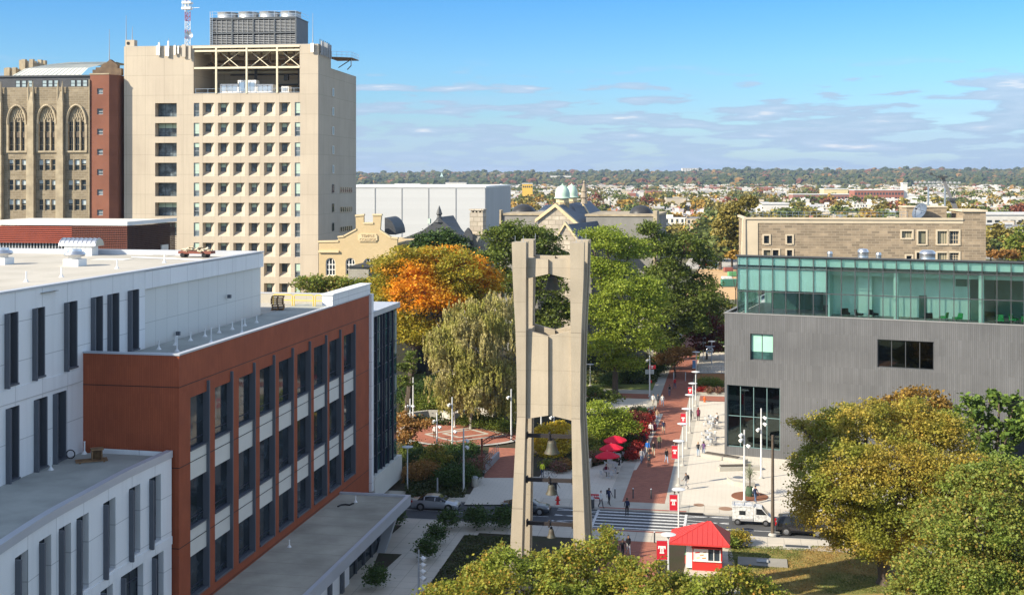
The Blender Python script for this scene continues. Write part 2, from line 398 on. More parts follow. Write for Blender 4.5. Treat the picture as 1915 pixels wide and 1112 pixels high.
m2 = MB(); m2.box(UW-.5, UW+.09, -46, VW+.1, ZT, ZT+.12); m2.box(-40, UW-.5, VW-.5, VW+.1, ZT, ZT+.12); m2.box(UW-.5, UW-.42, -46, VW-.5, ZT-.35, ZT); m2.box(-40, UW-.5, VW-.5, VW-.42, ZT-.35, ZT)
m2.build('parapet', MAT['coping'], wb)
for va, vb, za, zb in wins:
    w_ = vb-va
    window(wb, UW-.5, (va+vb)/2, za, w_, zb-za, HP, 1, (.3, .8), .07, MAT['fin_blue'], MAT['dark_glass'])
    f = MB(); f.box(UW-.5, UW+.32, va-.02, va+.13, za-.15, zb); f.box(UW-.45, UW+.1, va+.13, vb, za-.1, za+.02); f.box(UW-.45, UW+.02, vb-.12, vb-.002, za+.02, zb-.01)
    f.build('fin', MAT['fin_grey'], wb)
m2 = MB(); m2.box(UW, UW+.07, -46, Rr.v(149, UW), 19.6, 20.5); m2.build('band', MAT['white_panel'], wb)
# curved lower wing of the same building
pts = [Rr.inv(p) for p in [(-22.75, 82.2), (-23.9, 76.9), (-24.6, 71.7), (-25.15, 67.5), (-25.4, 63.3), (-25.5, 58), (-25.3, 50), (-24.9, 38)]]
def spl(ts):
    out_ = []
    n = len(pts)
    for i in range(n-1):
        p0, p1, p2, p3 = pts[max(0, i-1)], pts[i], pts[i+1], pts[min(n-1, i+2)]
        for k in range(5):
            t = k/5; out_.append(tuple(.5*((2*p1[j])+(-p0[j]+p2[j])*t+(2*p0[j]-5*p1[j]+4*p2[j]-p3[j])*t*t+(-p0[j]+3*p1[j]-3*p2[j]+p3[j])*t**3) for j in (0, 1)))
    out_.append(pts[-1]); return out_
cur = spl(0); cum = [0]
for i in range(1, len(cur)): cum.append(cum[-1]+math.dist(cur[i], cur[i-1]))
def cat(s_):
    s_ = max(0, min(cum[-1]-1e-4, s_))
    i = max(j for j in range(len(cum)-1) if cum[j] <= s_+1e-9); t = (s_-cum[i])/(cum[i+1]-cum[i])
    p = (cur[i][0]+(cur[i+1][0]-cur[i][0])*t, cur[i][1]+(cur[i+1][1]-cur[i][1])*t)
    d = Vector((cur[i+1][0]-cur[i][0], cur[i+1][1]-cur[i][1])).normalized(); return p, d
def TC(s_, z_, d):
    p, t = cat(s_); nrm = (-t.y, t.x)   # outward (+u) is left of travel towards the camera
    return (p[0]-nrm[0]*d, p[1]-nrm[1]*d, z_)
def spx(px):
    lo, hi = 0, cum[-1]
    for _ in range(50):
        m_ = (lo+hi)/2; p, t = cat(m_); w_ = Rr.w(*p); x = CX+F*w_.x/w_.y
        if x > px: lo = m_
        else: hi = m_
    return lo
rowA = [(-60, -38), (-22, -2), (28, 53), (73, 96), (110, 133), (143, 166), (193, 216), (241, 262.5), (279, 301)]
rowB = [(28, 58), (80, 104), (120, 150), (188, 211), (226, 268), (284, 306)]
wops = []; ww = []
for rp, za, zb in ((rowA, 9.65, 14.0), (rowB, 4.3, 8.85)):
    for a, b in rp:
        s1, s0 = spx(a), spx(b); wops.append((s0, s1, za, zb, .5)); ww.append((s0, s1, za, zb))
mb = MB(); wall(mb, TC, 0, cum[-1], 0, 15.1, wops, extra=cum)
mb.face([TC(0, 0, 0), TC(0, 15.1, 0), TC(0, 15.1, 6), TC(0, 0, 6)])
mb.build('wing_wall', MAT['white_panel'], wb)
mb = MB()
for i in range(len(cur)-1):
    p, q = cur[i], cur[i+1]; mb.face([(p[0]-.35, p[1], 14.8), (UW-.02, p[1], 14.8), (UW-.02, q[1], 14.8), (q[0]-.35, q[1], 14.8)])
mb.build('wing_roof', MAT['grey_membrane'], wb)
mb = MB()
for i in range(len(cur)-1):
    a, b = cum[i], cum[i+1]
    mb.hexa([TC(a, 14.75, -.08), TC(b-1e-3, 14.75, -.08), TC(b-1e-3, 14.75, .38), TC(a, 14.75, .38)], [TC(a, 15.22, -.08), TC(b-1e-3, 15.22, -.08), TC(b-1e-3, 15.22, .38), TC(a, 15.22, .38)])
mb.build('wing_parapet', MAT['coping'], wb)
mb = MB()
for i in range(len(cur)-1):
    a, b = cum[i], cum[i+1]
    mb.hexa([TC(a, 8.98, -.06), TC(b-1e-3, 8.98, -.06), TC(b-1e-3, 8.98, .02), TC(a, 8.98, .02)], [TC(a, 9.5, -.06), TC(b-1e-3, 9.5, -.06), TC(b-1e-3, 9.5, .02), TC(a, 9.5, .02)])
mb.build('wing_band', MAT['white_panel'], wb)
for s0, s1, za, zb in ww:
    pm = TC((s0+s1)/2, 0, .47); _, t = cat((s0+s1)/2)
    window(wb, pm[0], pm[1], za, abs(s1-s0), zb-za, HP+math.atan2(t.y, t.x)+HP, 1 if abs(s1-s0) < 2.4 else 3, (.25, .8), .07, MAT['fin_blue'], MAT['dark_glass'])
    f = MB(); e = s1
    f.hexa([TC(e-.16, za-.2, -.3), TC(e, za-.2, -.3), TC(e, za-.2, .45), TC(e-.16, za-.2, .45)], [TC(e-.16, zb-.1, -.3), TC(e, zb-.1, -.3), TC(e, zb-.1, .45), TC(e-.16, zb-.1, .45)])
    f.build('fin', MAT['fin_grey'], wb)

# ---- terracotta building
rb = Rr.thing('terracotta_building', 'terracotta clad building with columns of slit windows and white spandrels', 'building')
def TR(v, z_, d): return (-d, v, z_)
bays = [(356, 388), (402, 432), (446.5, 474), (485.6, 511), (521.6, 546), (556, 578), (587, 608.6), (616, 635), (643, 662)]
lv = [(14.8, 18.35), (9.45, 12.75), (4.75, 7.5)]
ops = []
for a, b in bays:
    va, vb = Rr.v(a, 0), Rr.v(b, 0)
    ops.append((va, vb, 4.7, 18.4, .35))
mb = MB(); wall(mb, TR, 0, VE, 0, ZR+.9, ops)
mb.face([(0, 0, 0), (0, 0, ZR+.9), (-7.6, 0, ZR+.9), (-7.6, 0, 0)])
mb.face([(0, VE, 0), (0, VE, ZR+.9), (-26, VE, ZR+.9), (-26, VE, 0)])
mb.face([(-26, VE, 0), (-26, VE, ZR+.9), (-26, VW+.2, ZR+.9), (-26, VW+.2, 0)])
mb.build('wall', MAT['terracotta'], rb)
mb = MB(); mb.box(-7.0+.04, -.35, .35, VE-.3, ZR-.4, ZR); mb.build('roof', MAT['grey_membrane'], rb)
mb = MB(); mb.box(-25.7, -7.0, VW+.2, VE-.3, ZR-.4, ZR); mb.box(-25.7, -.4, VE-.34, VE-.3, ZR-.01, ZR+.88); mb.build('rear_roof', MAT['membrane'], rb)
mb = MB(); mb.box(-.35, .06, -.06, VE, ZR+.9, ZR+1.02); mb.box(-7.2, -.35, -.06, .35, ZR+.9, ZR+1.02); mb.box(-.35, -.3, .3, VE, ZR, ZR+.9); mb.box(-26, -.35, VE-.3, VE+.05, ZR+.9, ZR+1.02)
mb.build('coping', MAT['coping'], rb)
mb = MB()
for zj in (3.9, 8.6, 14.0, 19.4): mb.box(.0, .012, .01, VE, zj-.05, zj); mb.box(-7, 0, -.012, -.002, zj-.05, zj)
mb.build('joint', MAT['black'], rb)
for a, b in bays:
    va, vb = Rr.v(a, 0), Rr.v(b, 0); wv = (vb-va)
    for za, zb in lv:
        window(rb, -.33, va+wv*.5, za, wv-.05, zb-za, HP, 1, (.16,), .06, MAT['fin_blue'], MAT['dark_glass'])
    for q0, q1 in ((12.75, 14.8), (7.5, 9.45)): MB().box(-.35, -.02, va+.01, vb-.01, q0, q1).build('spandrel', MAT['spandrel'], rb)
    f = MB(); f.box(-.33, .2, vb-.14, vb, 4.6, 19.15); f.box(-.3, .12, va, vb-.14, 4.55, 4.72); f.box(-.3, .07, va, vb-.14, 14.72, 14.82); f.box(-.3, .07, va, vb-.14, 9.37, 9.46); f.build('fin', MAT['fin_grey'], rb)
# raised white parapet at the far end, edge strip, glazed bay with its base
v1 = Rr.v(620, 0)
mb = MB(); mb.box(-.9, .1, v1, VE+.1, ZR+1.02, ZR+2.0); mb.box(-1.0, .2, v1-.1, VE+.2, ZR+2.0, ZR+2.1); mb.box(-.6, .28, VE, VE+.7, 1.6, ZR+1.0); mb.build('end_pier', MAT['white_panel'], rb)
VB = Rr.v(742, 0)
mb = MB(); mb.box(-9, -.02, VE+.7, VB, 3.0, 19.2); mb.build('glazed_bay', MAT['teal_glass'], rb)
mb = MB(); mb.box(-9.3, .45, VE+.7, VB+.5, .5, 3.0); mb.build('bay_base', MAT['spandrel'], rb)
mb = MB(); mb.box(-9.3, .3, VE+.7, VB+.3, 19.2, 19.75); mb.build('bay_roof', MAT['coping'], rb)
for px in (701, 707, 716.5, 721.5, 729.5, 737.5):
    v_ = Rr.v(px, .3); f = MB(); f.box(0, .22, v_-.1, v_+.1, 3.01, 19.19); f.build('mullion', MAT['fin_blue'], rb)
f = MB()
for k in range(9):
    q = 3.0+1.8*(k+1); f.box(-.01, .06, VE+.7, VB, q-.04, q+.04) if q < 19 else None
f.build('transom', MAT['fin_grey'], rb)
# blinds behind some panes of the bay
f = MB()
for i, (pa, pb) in enumerate(((693, 700), (709, 716), (723, 729), (731, 737), (738.5, 742))):
    va, vb = Rr.v(pa, 0), Rr.v(pb, 0)
    for q, z0_, z1_ in ((0, 3.2, 6.4), (1, 8.6, 11.9), (2, 14.2, 18.9)):
        if (i+q) % 3 == 1: continue
        f.box(-.018, -.004, va, vb, z0_+.8*((i*7+q) % 3), z1_)
f.build('blind', M('bay_blind', (.25, .28, .24), .7, amp=.3), rb)

# ---- low wing with canopy roof
Cc = Rr.inv(G(768, 927, 3.8)); UC, VC = Cc
cw = Rr.thing('low_wing', 'single storey entrance wing with flat stained roof and leaning end column', 'building')
mb = MB(); mb.box(.03, UC-.35, -50, VC-.35, 3.25, 3.75); mb.build('roof', MAT['stained_membrane'], cw)
mb = MB(); mb.box(.02, UC, VC-.35, VC, 3.0, 3.92); mb.box(UC-.35, UC, -50, VC-.35, 3.0, 3.92); mb.build('fascia', MAT['coping'], cw)
vg0, vg1 = Rr.v(651, UC-1.5), VC-4.5
mb = MB(); mb.box(.05, UC-1.4, -50, vg0, 0, 3.2); mb.build('wall', MAT['white_panel'], cw)
for i in range(5):
    v_ = vg0-2.2-i*3.0; f = MB(); f.box(UC-1.4, UC-1.15, v_-.25, v_+.25, 0, 3.2); f.build('fin', MAT['fin_grey'], cw)
mb = MB(); mb.box(.05, UC-1.7, vg0, vg1, 0, 3.2); mb.build('glazing', MAT['dark_glass'], cw)
for i in range(5):
    v_ = vg0+.3+(vg1-vg0-.4)*i/4; f = MB(); f.box(UC-1.7, UC-1.55, v_-.06, v_+.06, 0, 3.2); f.build('mullion', MAT['fin_grey'], cw)
f = MB(); f.hexa([(UC-1.6, vg1-1.2, 0), (UC-.9, vg1-1.2, 0), (UC-.9, vg1-.7, 0), (UC-1.6, vg1-.7, 0)], [(UC-1.6, VC-2.0, 3.1), (UC-.6, VC-2.0, 3.1), (UC-.6, VC-1.2, 3.1), (UC-1.6, VC-1.2, 3.1)]); f.build('leaning_column', MAT['grey_paint'], cw)
f = MB(); f.box(.03, UC-1.5, VC-3.2, VC-3.0, 0, 3.2); f.build('end_wall', MAT['fin_grey'], cw)

# ---- things on these roofs
def mush(px, py, z_, r, label):
    p = G(px, py, z_); t = thing('roof_vent', label, 'roof vent', p, -A0)
    b = MB(); b.box(-r*.95, r*.95, -r*.95, r*.95, 0, r*.8); b.build('curb', MAT['white_paint'], t)
    b = MB(); b.lathe([(r*.7, r*.8), (r*.72, r*1.1), (r*1.15, r*1.15), (r*1.25, r*1.35), (r*1.1, r*1.6), (r*.8, r*1.7), (r*.75, r*1.95), (.1, r*2.0)], n=20); b.build('hood', MAT['galv'], t, smooth=R(40))
mush(140, 497, ZT-.35, .72, 'round spun metal roof vent on a white curb on the tan roof')
mush(4, 494, ZT-.35, .72, 'metal roof vent cut by the left edge of the photo')
t = thing('louvred_vent', 'long barrel topped louvred vent at the back of the tan roof', 'roof vent', G(152, 477, ZT-.35), -A0)
b = MB(); b.box(-1.4, 1.4, -.6, .6, 0, .9); b.build('curb', MAT['white_paint'], t)
b = MB(); b.extr([(-1.9, -.8*math.cos(q*math.pi/8), .9+.7*math.sin(q*math.pi/8)) for q in range(9)], (3.8, 0, 0))
for i in range(9): b.tube([(-1.8+i*.45, -.83*math.cos(q*math.pi/8), .9+.73*math.sin(q*math.pi/8)) for q in range(9)], .03, 4)
b.build('hood', MAT['galv'], t)
def vpipe(px, py, z_, h, label, group):
    t = tag(None or thing('vent_pipe', label, 'vent pipe', G(px, py, z_), 0, group)); q = min(h, .6); b = MB(); b.lathe([(q*.34, 0), (q*.28, .03), (q*.09, q*.35), (q*.09, h), (q*.13, h), (q*.13, h*1.05)], n=10); b.build('boot', MAT['white_paint'], t)
for px, py in ((49, 527), (115, 518), (219, 502), (307.5, 491)): vpipe(px, py, ZT-.35, .7, 'small white vent pipe in the row along the near edge of the tan roof', 'vent pipes on the tan roof')
for px, py in ((297, 653), (328, 645), (356.5, 636.5), (383.5, 629), (410, 622), (434.5, 615.5), (458, 609), (480, 603)):
    vpipe(px, py, ZR, .62, 'small white vent pipe in the row along the foot of the white wall', 'vent pipes by the white wall')
for px, py in ((331, 657), (395, 640), (452.5, 622.5)): vpipe(px, py, ZR, 1.1, 'thin white pipe standing just inside the terracotta parapet', 'pipes by the parapet')
for px, py in ((95, 878), (158, 848)): vpipe(px, py, 14.8, .8, 'white vent pipe on the curved grey roof', 'pipes on the curved roof')
for px, py in ((541, 1022), (604, 943), (665, 938)): vpipe(px, py, 3.75, .55, 'white vent pipe on the stained low roof', 'pipes on the low roof')
def pallets(px, py, z_, n, label, w=1.2, a=.1):
    t = thing('pallet_stack', label, 'pallets', G(px, py, z_), a)
    for k in range(n):
        b = MB(); ox, oy = rnd.uniform(-.08, .08), rnd.uniform(-.08, .08)
        for i in (-1, 0, 1): b.box(ox+i*w*.45-.05, ox+i*w*.45+.05, oy-w/2, oy+w/2, k*.2, k*.2+.1)
        for j in range(5): b.box(ox-w/2, ox+w/2, oy-w/2+j*w*.22, oy-w/2+j*w*.22+.1, k*.2+.1, k*.2+.13)
        b.build('pallet', MAT['wood'], t)
pallets(520, 579, ZR, 7, 'stack of wooden pallets beside the yellow railing')
t = thing('timber_scrap', 'small open wooden crate lying on the curved grey roof', 'crate', G(171, 862, 14.8), .4)
b = MB()
for i in range(4): b.box(-1.0, 1.0, -.5+i*.26, -.38+i*.26, .06, .12)
for x in (-.8, .7): b.box(x, x+.12, -.55, .5, 0, .06)
b.build('slat', MAT['wood'], t)
b = MB(); b.box(.0, .08, -.3, .3, .12, .75); b.box(.6, .68, -.3, .3, .12, .75); b.box(.0, .68, .22, .3, .12, .75); b.box(-.05, .75, -.35, .35, .75, .83); b.build('box', MAT['wood'], t)
t = thing('rubble_cart', 'low cart heaped with pale scrap near the far end of the tan roof', 'cart', G(368, 481, ZT-.35), -A0)
b = MB(); b.box(-1.6, 1.6, -.5, .5, .35, .6); b.build('bed', M('cart_red', (.2, .07, .05), .8), t)
for x in (-1.2, .9):
    b = MB(); b.tube([(x, -.5, .22), (x, .5, .22)], .22, 12); b.build('wheel', MAT['black'], t)
b = MB()
for i in range(34):
    x, y = rnd.uniform(-1.5, 1.5), rnd.uniform(-.5, .5); q = rnd.uniform(.12, .3); zz_ = .6+rnd.random()*.25*(1.6-abs(x))
    b.tube([(x-q, y, zz_), (x+q, y+rnd.uniform(-.2, .2), zz_+rnd.uniform(-.1, .25))], rnd.uniform(.04, .12), 5)
b.build('scrap', M('scrap', (.5, .47, .38), .9, (.3, .22, .12), 3, .8), t)
t = thing('yellow_railing', 'yellow safety railing along the rear roof beside the pallets', 'railing', G(568, 572, ZR), -A0)
for i in range(3):
    b = MB(); x = -3.2+i*2.2; b.tube([(x, 0, 0), (x, 0, 1.0), (x+.15, 0, 1.1), (x+1.85, 0, 1.1), (x+2.0, 0, 1.0), (x+2.0, 0, 0)], .05, 6); b.tube([(x, 0, .55), (x+2, 0, .55)], .04, 6); b.build('rail_section', MAT['yellow'], t)
t = thing('sealant_hose', 'dark crumpled hose lying on the low roof', 'hose', G(648, 944, 3.76), 0)
b = MB(); b.tube([(-.7, -.6, .06), (-.5, -.1, .06), (-.1, 0, .08), (.3, -.1, .06), (.5, .1, .12), (.6, .4, .06)], .07, 6); b.build('hose', MAT['black'], t)
# small wall light and drain on the long wall, black ring on the curved roof
for px, py, lb in ((428, 554, 'small grey box lamp high on the pale end wall'), (332, 623, 'small dark outlet low on the pale end wall')):
    v_ = Rr.v(px, UW); p = Rr.w(UW-.1, v_, Rr.zz(UW, v_, py)); b = MB(); b.box(0, .3, -.12, .12, -.15, .15); o = b.build('wall_lamp', MAT['fin_grey'], None, p, -A0); tag(o, lb, 'wall lamp')
o = MB().tube([(.28*math.cos(a*math.pi/8), 0, .3+.28*math.sin(a*math.pi/8)) for a in range(17)], .04, 5).build('hose_ring', MAT['black'], None, G(132, 857, 14.8)); tag(o, 'small black ring leaning by the wall on the curved roof', 'hose')

t = thing('roof_conduit', 'thin pale conduit run on blocks across the tan roof', 'conduit', Rr.w(UW-1.6, -6, ZT-.35), -A0)
b = MB(); b.tube([(0, -12, .12), (0, 30, .12), (-9, 33, .12)], .05, 5); b.build('pipe', MAT['galv'], t); b = MB()
for k in range(12): b.box(-.15, .15, -11+k*3.5, -10.8+k*3.5, 0, .1)
b.build('blocks', MAT['wood'], t)
for i, (px, py, w_, d_) in enumerate(((210, 485, 3.2, 2.0), (62, 545, 2.6, 1.8), (300, 478, 2.2, 1.6))):
    o = MB().box(-w_/2, w_/2, -d_/2, d_/2, 0, .02).build('roof_patch', M('patch%d' % i, [(.62, .60, .55), (.30, .28, .24), (.40, .37, .31)][i], .9, amp=.5), None, G(px, py, ZT-.345), -A0); tag(o, ['pale repair patch on the tan roof left of the scrap cart', 'dark stained patch at the near edge of the tan roof', 'grey repair patch at the back of the tan roof'][i], 'roof patch')
# =================================================================== BIG CONCRETE TOWER
M('tower_conc', (.53, .455, .355), .85, (.44, .37, .29), .12, .5, grid=(3.76, 3.76, .06, .42), speck=.15, streak=.2)
M('stone_trim', (.56, .47, .34), .85, amp=.3)
At = R(7); T0 = Fr((595-CX)*230/F, 230, At)
UL = T0.u(232); DT = T0.v(666, 0); DH = T0.v(619, 0); ZTT = T0.zz(0, 0, 82.6)
bt = T0.thing('office_tower', 'tall beige concrete office tower with splayed square windows', 'building')
def TF(u, z_, d): return (u, d, z_)
ztop = T0.zz(0, 0, 191); pit = 37.72/ (F/230.0)
ZW = lambda px, py: T0.zz(T0.u(px), 0, py)
ops = []; sq = []
xs = [(379, 401), (407.5, 429.3), (436.2, 458), (465, 486.4), (493.6, 514.8), (522, 543.6)]
for r_ in range(10):
    z1_ = ztop-r_*pit; z0_ = z1_-2.55
    for i, (a, b) in enumerate(xs):
        if r_ >= 8 and i < 4: continue
        ua, ub = T0.u(a), T0.u(b); ops.append((ua, ub, z0_, z1_, 0)); sq.append((ua, ub, z0_, z1_))
nar = []
for r_ in range(10):
    z1_ = ztop-r_*pit; z0_ = z1_-2.6
    for j, (a, b) in enumerate(((362.3, 372.8), (551.3, 561.5))):
        if j == 0 and r_ > 7: continue
        ua, ub = T0.u(a), T0.u(b); ops.append((ua, ub, z0_, z1_, .25)); nar.append((ua, ub, z0_, z1_))
bal = []
for r_ in range(7):
    z1_ = ztop-r_*pit+.02; z0_ = z1_-2.6
    ua, ub = T0.u(290), T0.u(330.5); ops.append((ua, ub, z0_, z1_, 1.7)); bal.append((ua, ub, z0_, z1_))
um0, um1 = T0.u(362), T0.u(560.5); zm0, zm1 = T0.zz(T0.u(460), 0, 174.5), ZTT-.3
ops.append((um0, um1, zm0, zm1, 11))
mb = MB(); wall(mb, TF, UL, 0, 0, ZTT, [o for o in ops if o[4] > 0]+[(a, b, c, d, .001) for a, b, c, d, e in ops if e == 0])
mb.face([(um0, 11, zm0), (um1, 11, zm0), (um1, 11, zm1), (um0, 11, zm1)])
# splayed reveals: pane sits upper left, sill and right jamb slope back
for a, b, c, d in sq:
    w_ = b-a; h_ = d-c; D = 1.0; pa, pb, pc, pd = a+.25, a+w_*.56, c+h_*.36, d-.1
    mb.face([(a, 0, c), (pa, D, pc), (pa, D, pd), (a, 0, d)]); mb.face([(pb, D, pc), (b, 0, c), (b, 0, d), (pb, D, pd)])
    mb.face([(a, 0, c), (b, 0, c), (pb, D, pc), (pa, D, pc)]); mb.face([(pa, D, pd), (pb, D, pd), (b, 0, d), (a, 0, d)])
ZS = T0.zz(0, DH, 128)
mb.face([(0, 0, 0), (0, DH, 0), (0, DH, ZTT), (0, 0, ZTT)]); mb.face([(.0, DH, 0), (.0, DT, 0), (.0, DT, ZS), (.0, DH, ZS)])
mb.face([(UL, 0, 0), (UL, 0, ZTT), (UL, DT, ZTT), (UL, DT, 0)]); mb.face([(0, DT, 0), (UL, DT, 0), (UL, DT, ZS), (0, DT, ZS)])
mb.face([(0, DH, ZS), (0, DH, ZTT), (UL, DH, ZTT), (UL, DH, ZS)]); mb.face([(0, DH, ZS), (0, DT, ZS), (UL, DT, ZS), (UL, DH, ZS)])
mb.face([(0, 0, ZTT), (um1, 0, ZTT), (um1, DH, ZTT), (0, DH, ZTT)]); mb.face([(UL, 0, ZTT), (um0, 0, ZTT), (um0, DH, ZTT), (UL, DH, ZTT)])
mb.face([(um0, 11, zm1), (um1, 11, zm1), (um1, 11, ZTT), (um0, 11, ZTT)])
mb.build('wall', MAT['tower_conc'], bt)
for a, b, c, d in sq:
    w_ = b-a; h_ = d-c; pa, pb, pc, pd = a+.25, a+w_*.56, c+h_*.36, d-.1
    window(bt, (pa+pb)/2, 1.02, pc, round(pb-pa, 2), round(pd-pc, 2), 0, 1, (), .06, MAT['dark_frame'], MAT['grey_glass'], blind=rnd.choice([0, 0, .3, .5]), bm=MAT['blind'])
for a, b, c, d in nar:
    window(bt, (a+b)/2, .24, c, round(b-a, 2), d-c, 0, 1, (.4, ), .1, MAT['grey_paint'], MAT['grey_glass'], blind=rnd.choice([0, .3, .55, .8]), bm=MAT['blind'])
for a, b, c, d in bal:
    window(bt, (a+b)/2, 1.68, c, round(b-a, 2), d-c, 0, 3, (.3,), .07, MAT['dark_frame'], MAT['grey_glass'], blind=rnd.choice([0, 0, .35]), bm=MAT['blind'])
for i in range(9):
    z_ = T0.zz(0, T0.v(622, 0), 166)-i*3.75; v_ = T0.v(622.3, 0)
    if i < 8: window(bt, .05, v_, z_-1.5, 1.3, 1.6, HP, 1, (), .12, MAT['white_frame'] if i < 5 else MAT['dark_frame'], M('pale_glass', (.3, .36, .36), .3) if i < 5 else MAT['dark_glass'])
for i in range(3):
    for k in range(6):
        v_ = T0.v(637.5+k*3.8, 0); z_ = T0.zz(0, v_, 360.5)-i*3.95
        window(bt, .05, v_, z_, 1.25, 1.2, HP, 1, (), .14, MAT['stone_trim'], MAT['dark_glass'])
# plant floor: steel, pipes
b = MB(); m_steel = M('cream_steel', (.66, .6, .45), .6, amp=.15)
zb_ = [T0.zz(-13, 0, y) for y in (94.5, 126.5)]
for z_ in zb_: b.box(um0+.1, um1, -.05, .25, z_-.18, z_+.18)
b.box(um0, um1, -.1, .35, ZTT-.5, ZTT-.15)
b.box(um0+.1, um1, 5, 5.3, zb_[0]-.2, zb_[0]+.2); b.box(um0, um1, 10.2, 10.5, zb_[1]-.2, zb_[1]+.2)
for px in (404.2, 461.2, 518.2):
    u_ = T0.u(px); b.box(u_-.16, u_+.16, -.1, .3, zm0, ZTT-.5); b.tube([(u_+.3, .6, zb_[1]), (u_+4.4, 1.2, zb_[0])], .09, 5); b.tube([(u_+.3, 1.2, zb_[0]), (u_+4.4, .6, zb_[1])], .09, 5)
    b.box(u_-.1, u_+.1, .3, 11, zb_[0]-.2, zb_[0]+.1)
b.build('steel_frame', m_steel, bt)
b = MB(); 
for i in range(11):
    u_ = um0+3+i*1.6; z_ = rnd.uniform(zb_[1]+.8, zb_[0]-.4); b.tube([(u_, 2, zb_[0]+.8), (u_, 2, z_), (u_+.5, 2.2, z_-.5), (u_+2.2, 2.5, z_-.5)], .22, 7)
for i in range(5): b.tube([(um0+1, 3+i, zb_[1]+.5+i*.35), (um1-1, 3+i, zb_[1]+.5+i*.35)], .16, 6)
b.build('pipework', M('rust_pipe', (.20, .12, .065), .7, (.06, .05, .04), 1, .8), bt)
b = MB(); b.box(um0+3, um1-.5, 9.5, 10.9, zm0+2.2, zm0+2.4); b.tube([(um0+4, 9, zm0+4.2), (um1-1, 9, zm0+4.2)], .14, 6); b.tube([(um0+9.5, 8, zm0), (um0+9.5, 8, zb_[1]+1)], .3, 8); b.tube([(um1-2.4, 8, zm0), (um1-2.4, 8, zb_[1]+1)], .35, 8); b.box(um1-5.6, um1-4.8, 8, 9, zm0+3, zm0+4.1)
b.box(um0+4.6, um0+5.8, 10.5, 10.95, zm0, zm0+2.2); b.build('dark_duct', MAT['dark_metal'], bt)
b = MB()
for z_ in (zm0+.15, zm0+.9): b.tube([(um0+.3, .3, z_), (um1-.1, .3, z_)], .04, 4)
for i in range(9): b.tube([(um0+.3+i*2.4, .3, zm0), (um0+.3+i*2.4, .3, zm0+.95)], .04, 4)
b.build('railing', MAT['galv'], bt)
for px, w_, h_, n_ in ((432, 3.6, 2.0, 1), (465, 3.6, 2.7, 0), (498, 3.2, 1.9, 2), (536, 1.4, 1.5, 3)):
    u_ = T0.u(px, 4); t = thing('air_handler', ['tall white air handling unit on the open plant floor', 'low railed grey air unit, leftmost on the open plant floor', 'white air unit right of centre on the open plant floor', 'small white cabinet at the right of the open plant floor'][[1, 0, 2, 3][[432, 465, 498, 536].index(px)]], 'air unit', T0.w(u_, 4, zm0), -At)
    b = MB(); b.box(-w_/2, w_/2, -1, 1, .3, h_); b.box(-w_/2+.3, w_/2-.3, -1.04, -1, .6, h_-.4, 1); b.build('casing', [MAT['white_paint'], MAT['galv']], t)
    b = MB(); 
    for i in range(3): b.box(-w_/2+.2+i*w_*.3, -w_/2+.2+i*w_*.3+.08, -1.1, -1.02, .5, h_-.2)
    b.box(-w_/2-.2, w_/2+.2, -1.2, 1.2, .0, .3); b.build('skid', MAT['grey_paint'], t)
b = MB(); b.box(UL, 0, .0, .35, ZTT, ZTT+.06); b.box(-.35, 0, .35, DH, ZTT, ZTT+.06); b.build('roof_edge', MAT['grey_paint'], bt)
# ---- cooling tower on the roof
uc0, uc1 = T0.u(394.5, 2), T0.u(553.5, 2); zc1 = T0.zz(-10, 2, 33.5); wC = uc1-uc0; Cz = ZTT+.1
ct = thing('cooling_tower', 'dark louvred four fan cooling tower on the concrete tower roof', 'cooling tower', T0.w(uc0, 2, Cz), -At)
hC = zc1-Cz; DC = 8
b = MB(); b.box(.2, wC-.2, .3, DC-.3, 0, hC-.1); b.build('core', MAT['black'], ct)
ml = M('louvre_grey', (.10, .11, .12), .5, amp=.2)
b = MB(); b.box(wC-.2, wC, 0, DC, 0, hC); b.box(0, .2, 0, DC, 0, hC); b.build('side_panel', M('slate_panel', (.13, .14, .16), .6, amp=.15, rib=(.4, 9, .2)), ct)
for i in range(4):
    for j in range(2):
        x0 = wC*i/4+.12; x1 = wC*(i+1)/4-.12; z0_, z1_ = (.15, hC*.4) if j == 0 else (hC*.46, hC-.35)
        b = MB(); n_ = 6 if j == 0 else 9
        for k in range(n_):
            q = z0_+(z1_-z0_)*(k+.5)/n_; b.hexa([(x0, .0, q-.12), (x1, .0, q-.12), (x1, .25, q-.02), (x0, .25, q-.02)], [(x0, .0, q-.08), (x1, .0, q-.08), (x1, .25, q+.06), (x0, .25, q+.06)])
        for k in range(5): q = x0+(x1-x0)*k/4; b.box(q-.035, q+.035, -.06, .0, z0_, z1_)
        b.build('louvre', MAT['grey_paint'], ct)
b = MB()
for i in range(5): x = wC*i/4; b.box(x-.12, x+.12, -.12, .12, 0, hC)
for q in (0, hC*.43, hC-.25): b.box(0, wC, -.1, .1, q, q+.25)
b.box(-.1, wC+.1, -.15, DC+.1, hC, hC+.15); b.build('frame', ml, ct)
for i in range(4):
    b = MB(); r_ = wC/8*1.0; b.lathe([(r_, 0), (r_*.93, .4), (r_*.93, 1.15), (r_*.98, 1.3), (r_*.9, 1.3), (r_*.85, .5), (.2, .45)], (wC*(i+.5)/4, 3.5, hC+.15), 28)
    b.build('fan_stack', M('stack_metal', (.42, .43, .44), .45, metal=.5, amp=.2), ct, smooth=R(40))
b = MB()
for q in (.55, 1.1): b.tube([(-.1, -.15, hC+.15+q), (wC+.1, -.15, hC+.15+q)], .04, 4); b.tube([(wC+.1, -.15, hC+.15+q), (wC+.1, DC, hC+.15+q)], .04, 4)
for i in range(13): x = wC*i/12; b.tube([(x, -.15, hC+.1), (x, -.15, hC+1.25)], .04, 4)
b.build('guard_rail', MAT['galv'], ct)
b = MB()
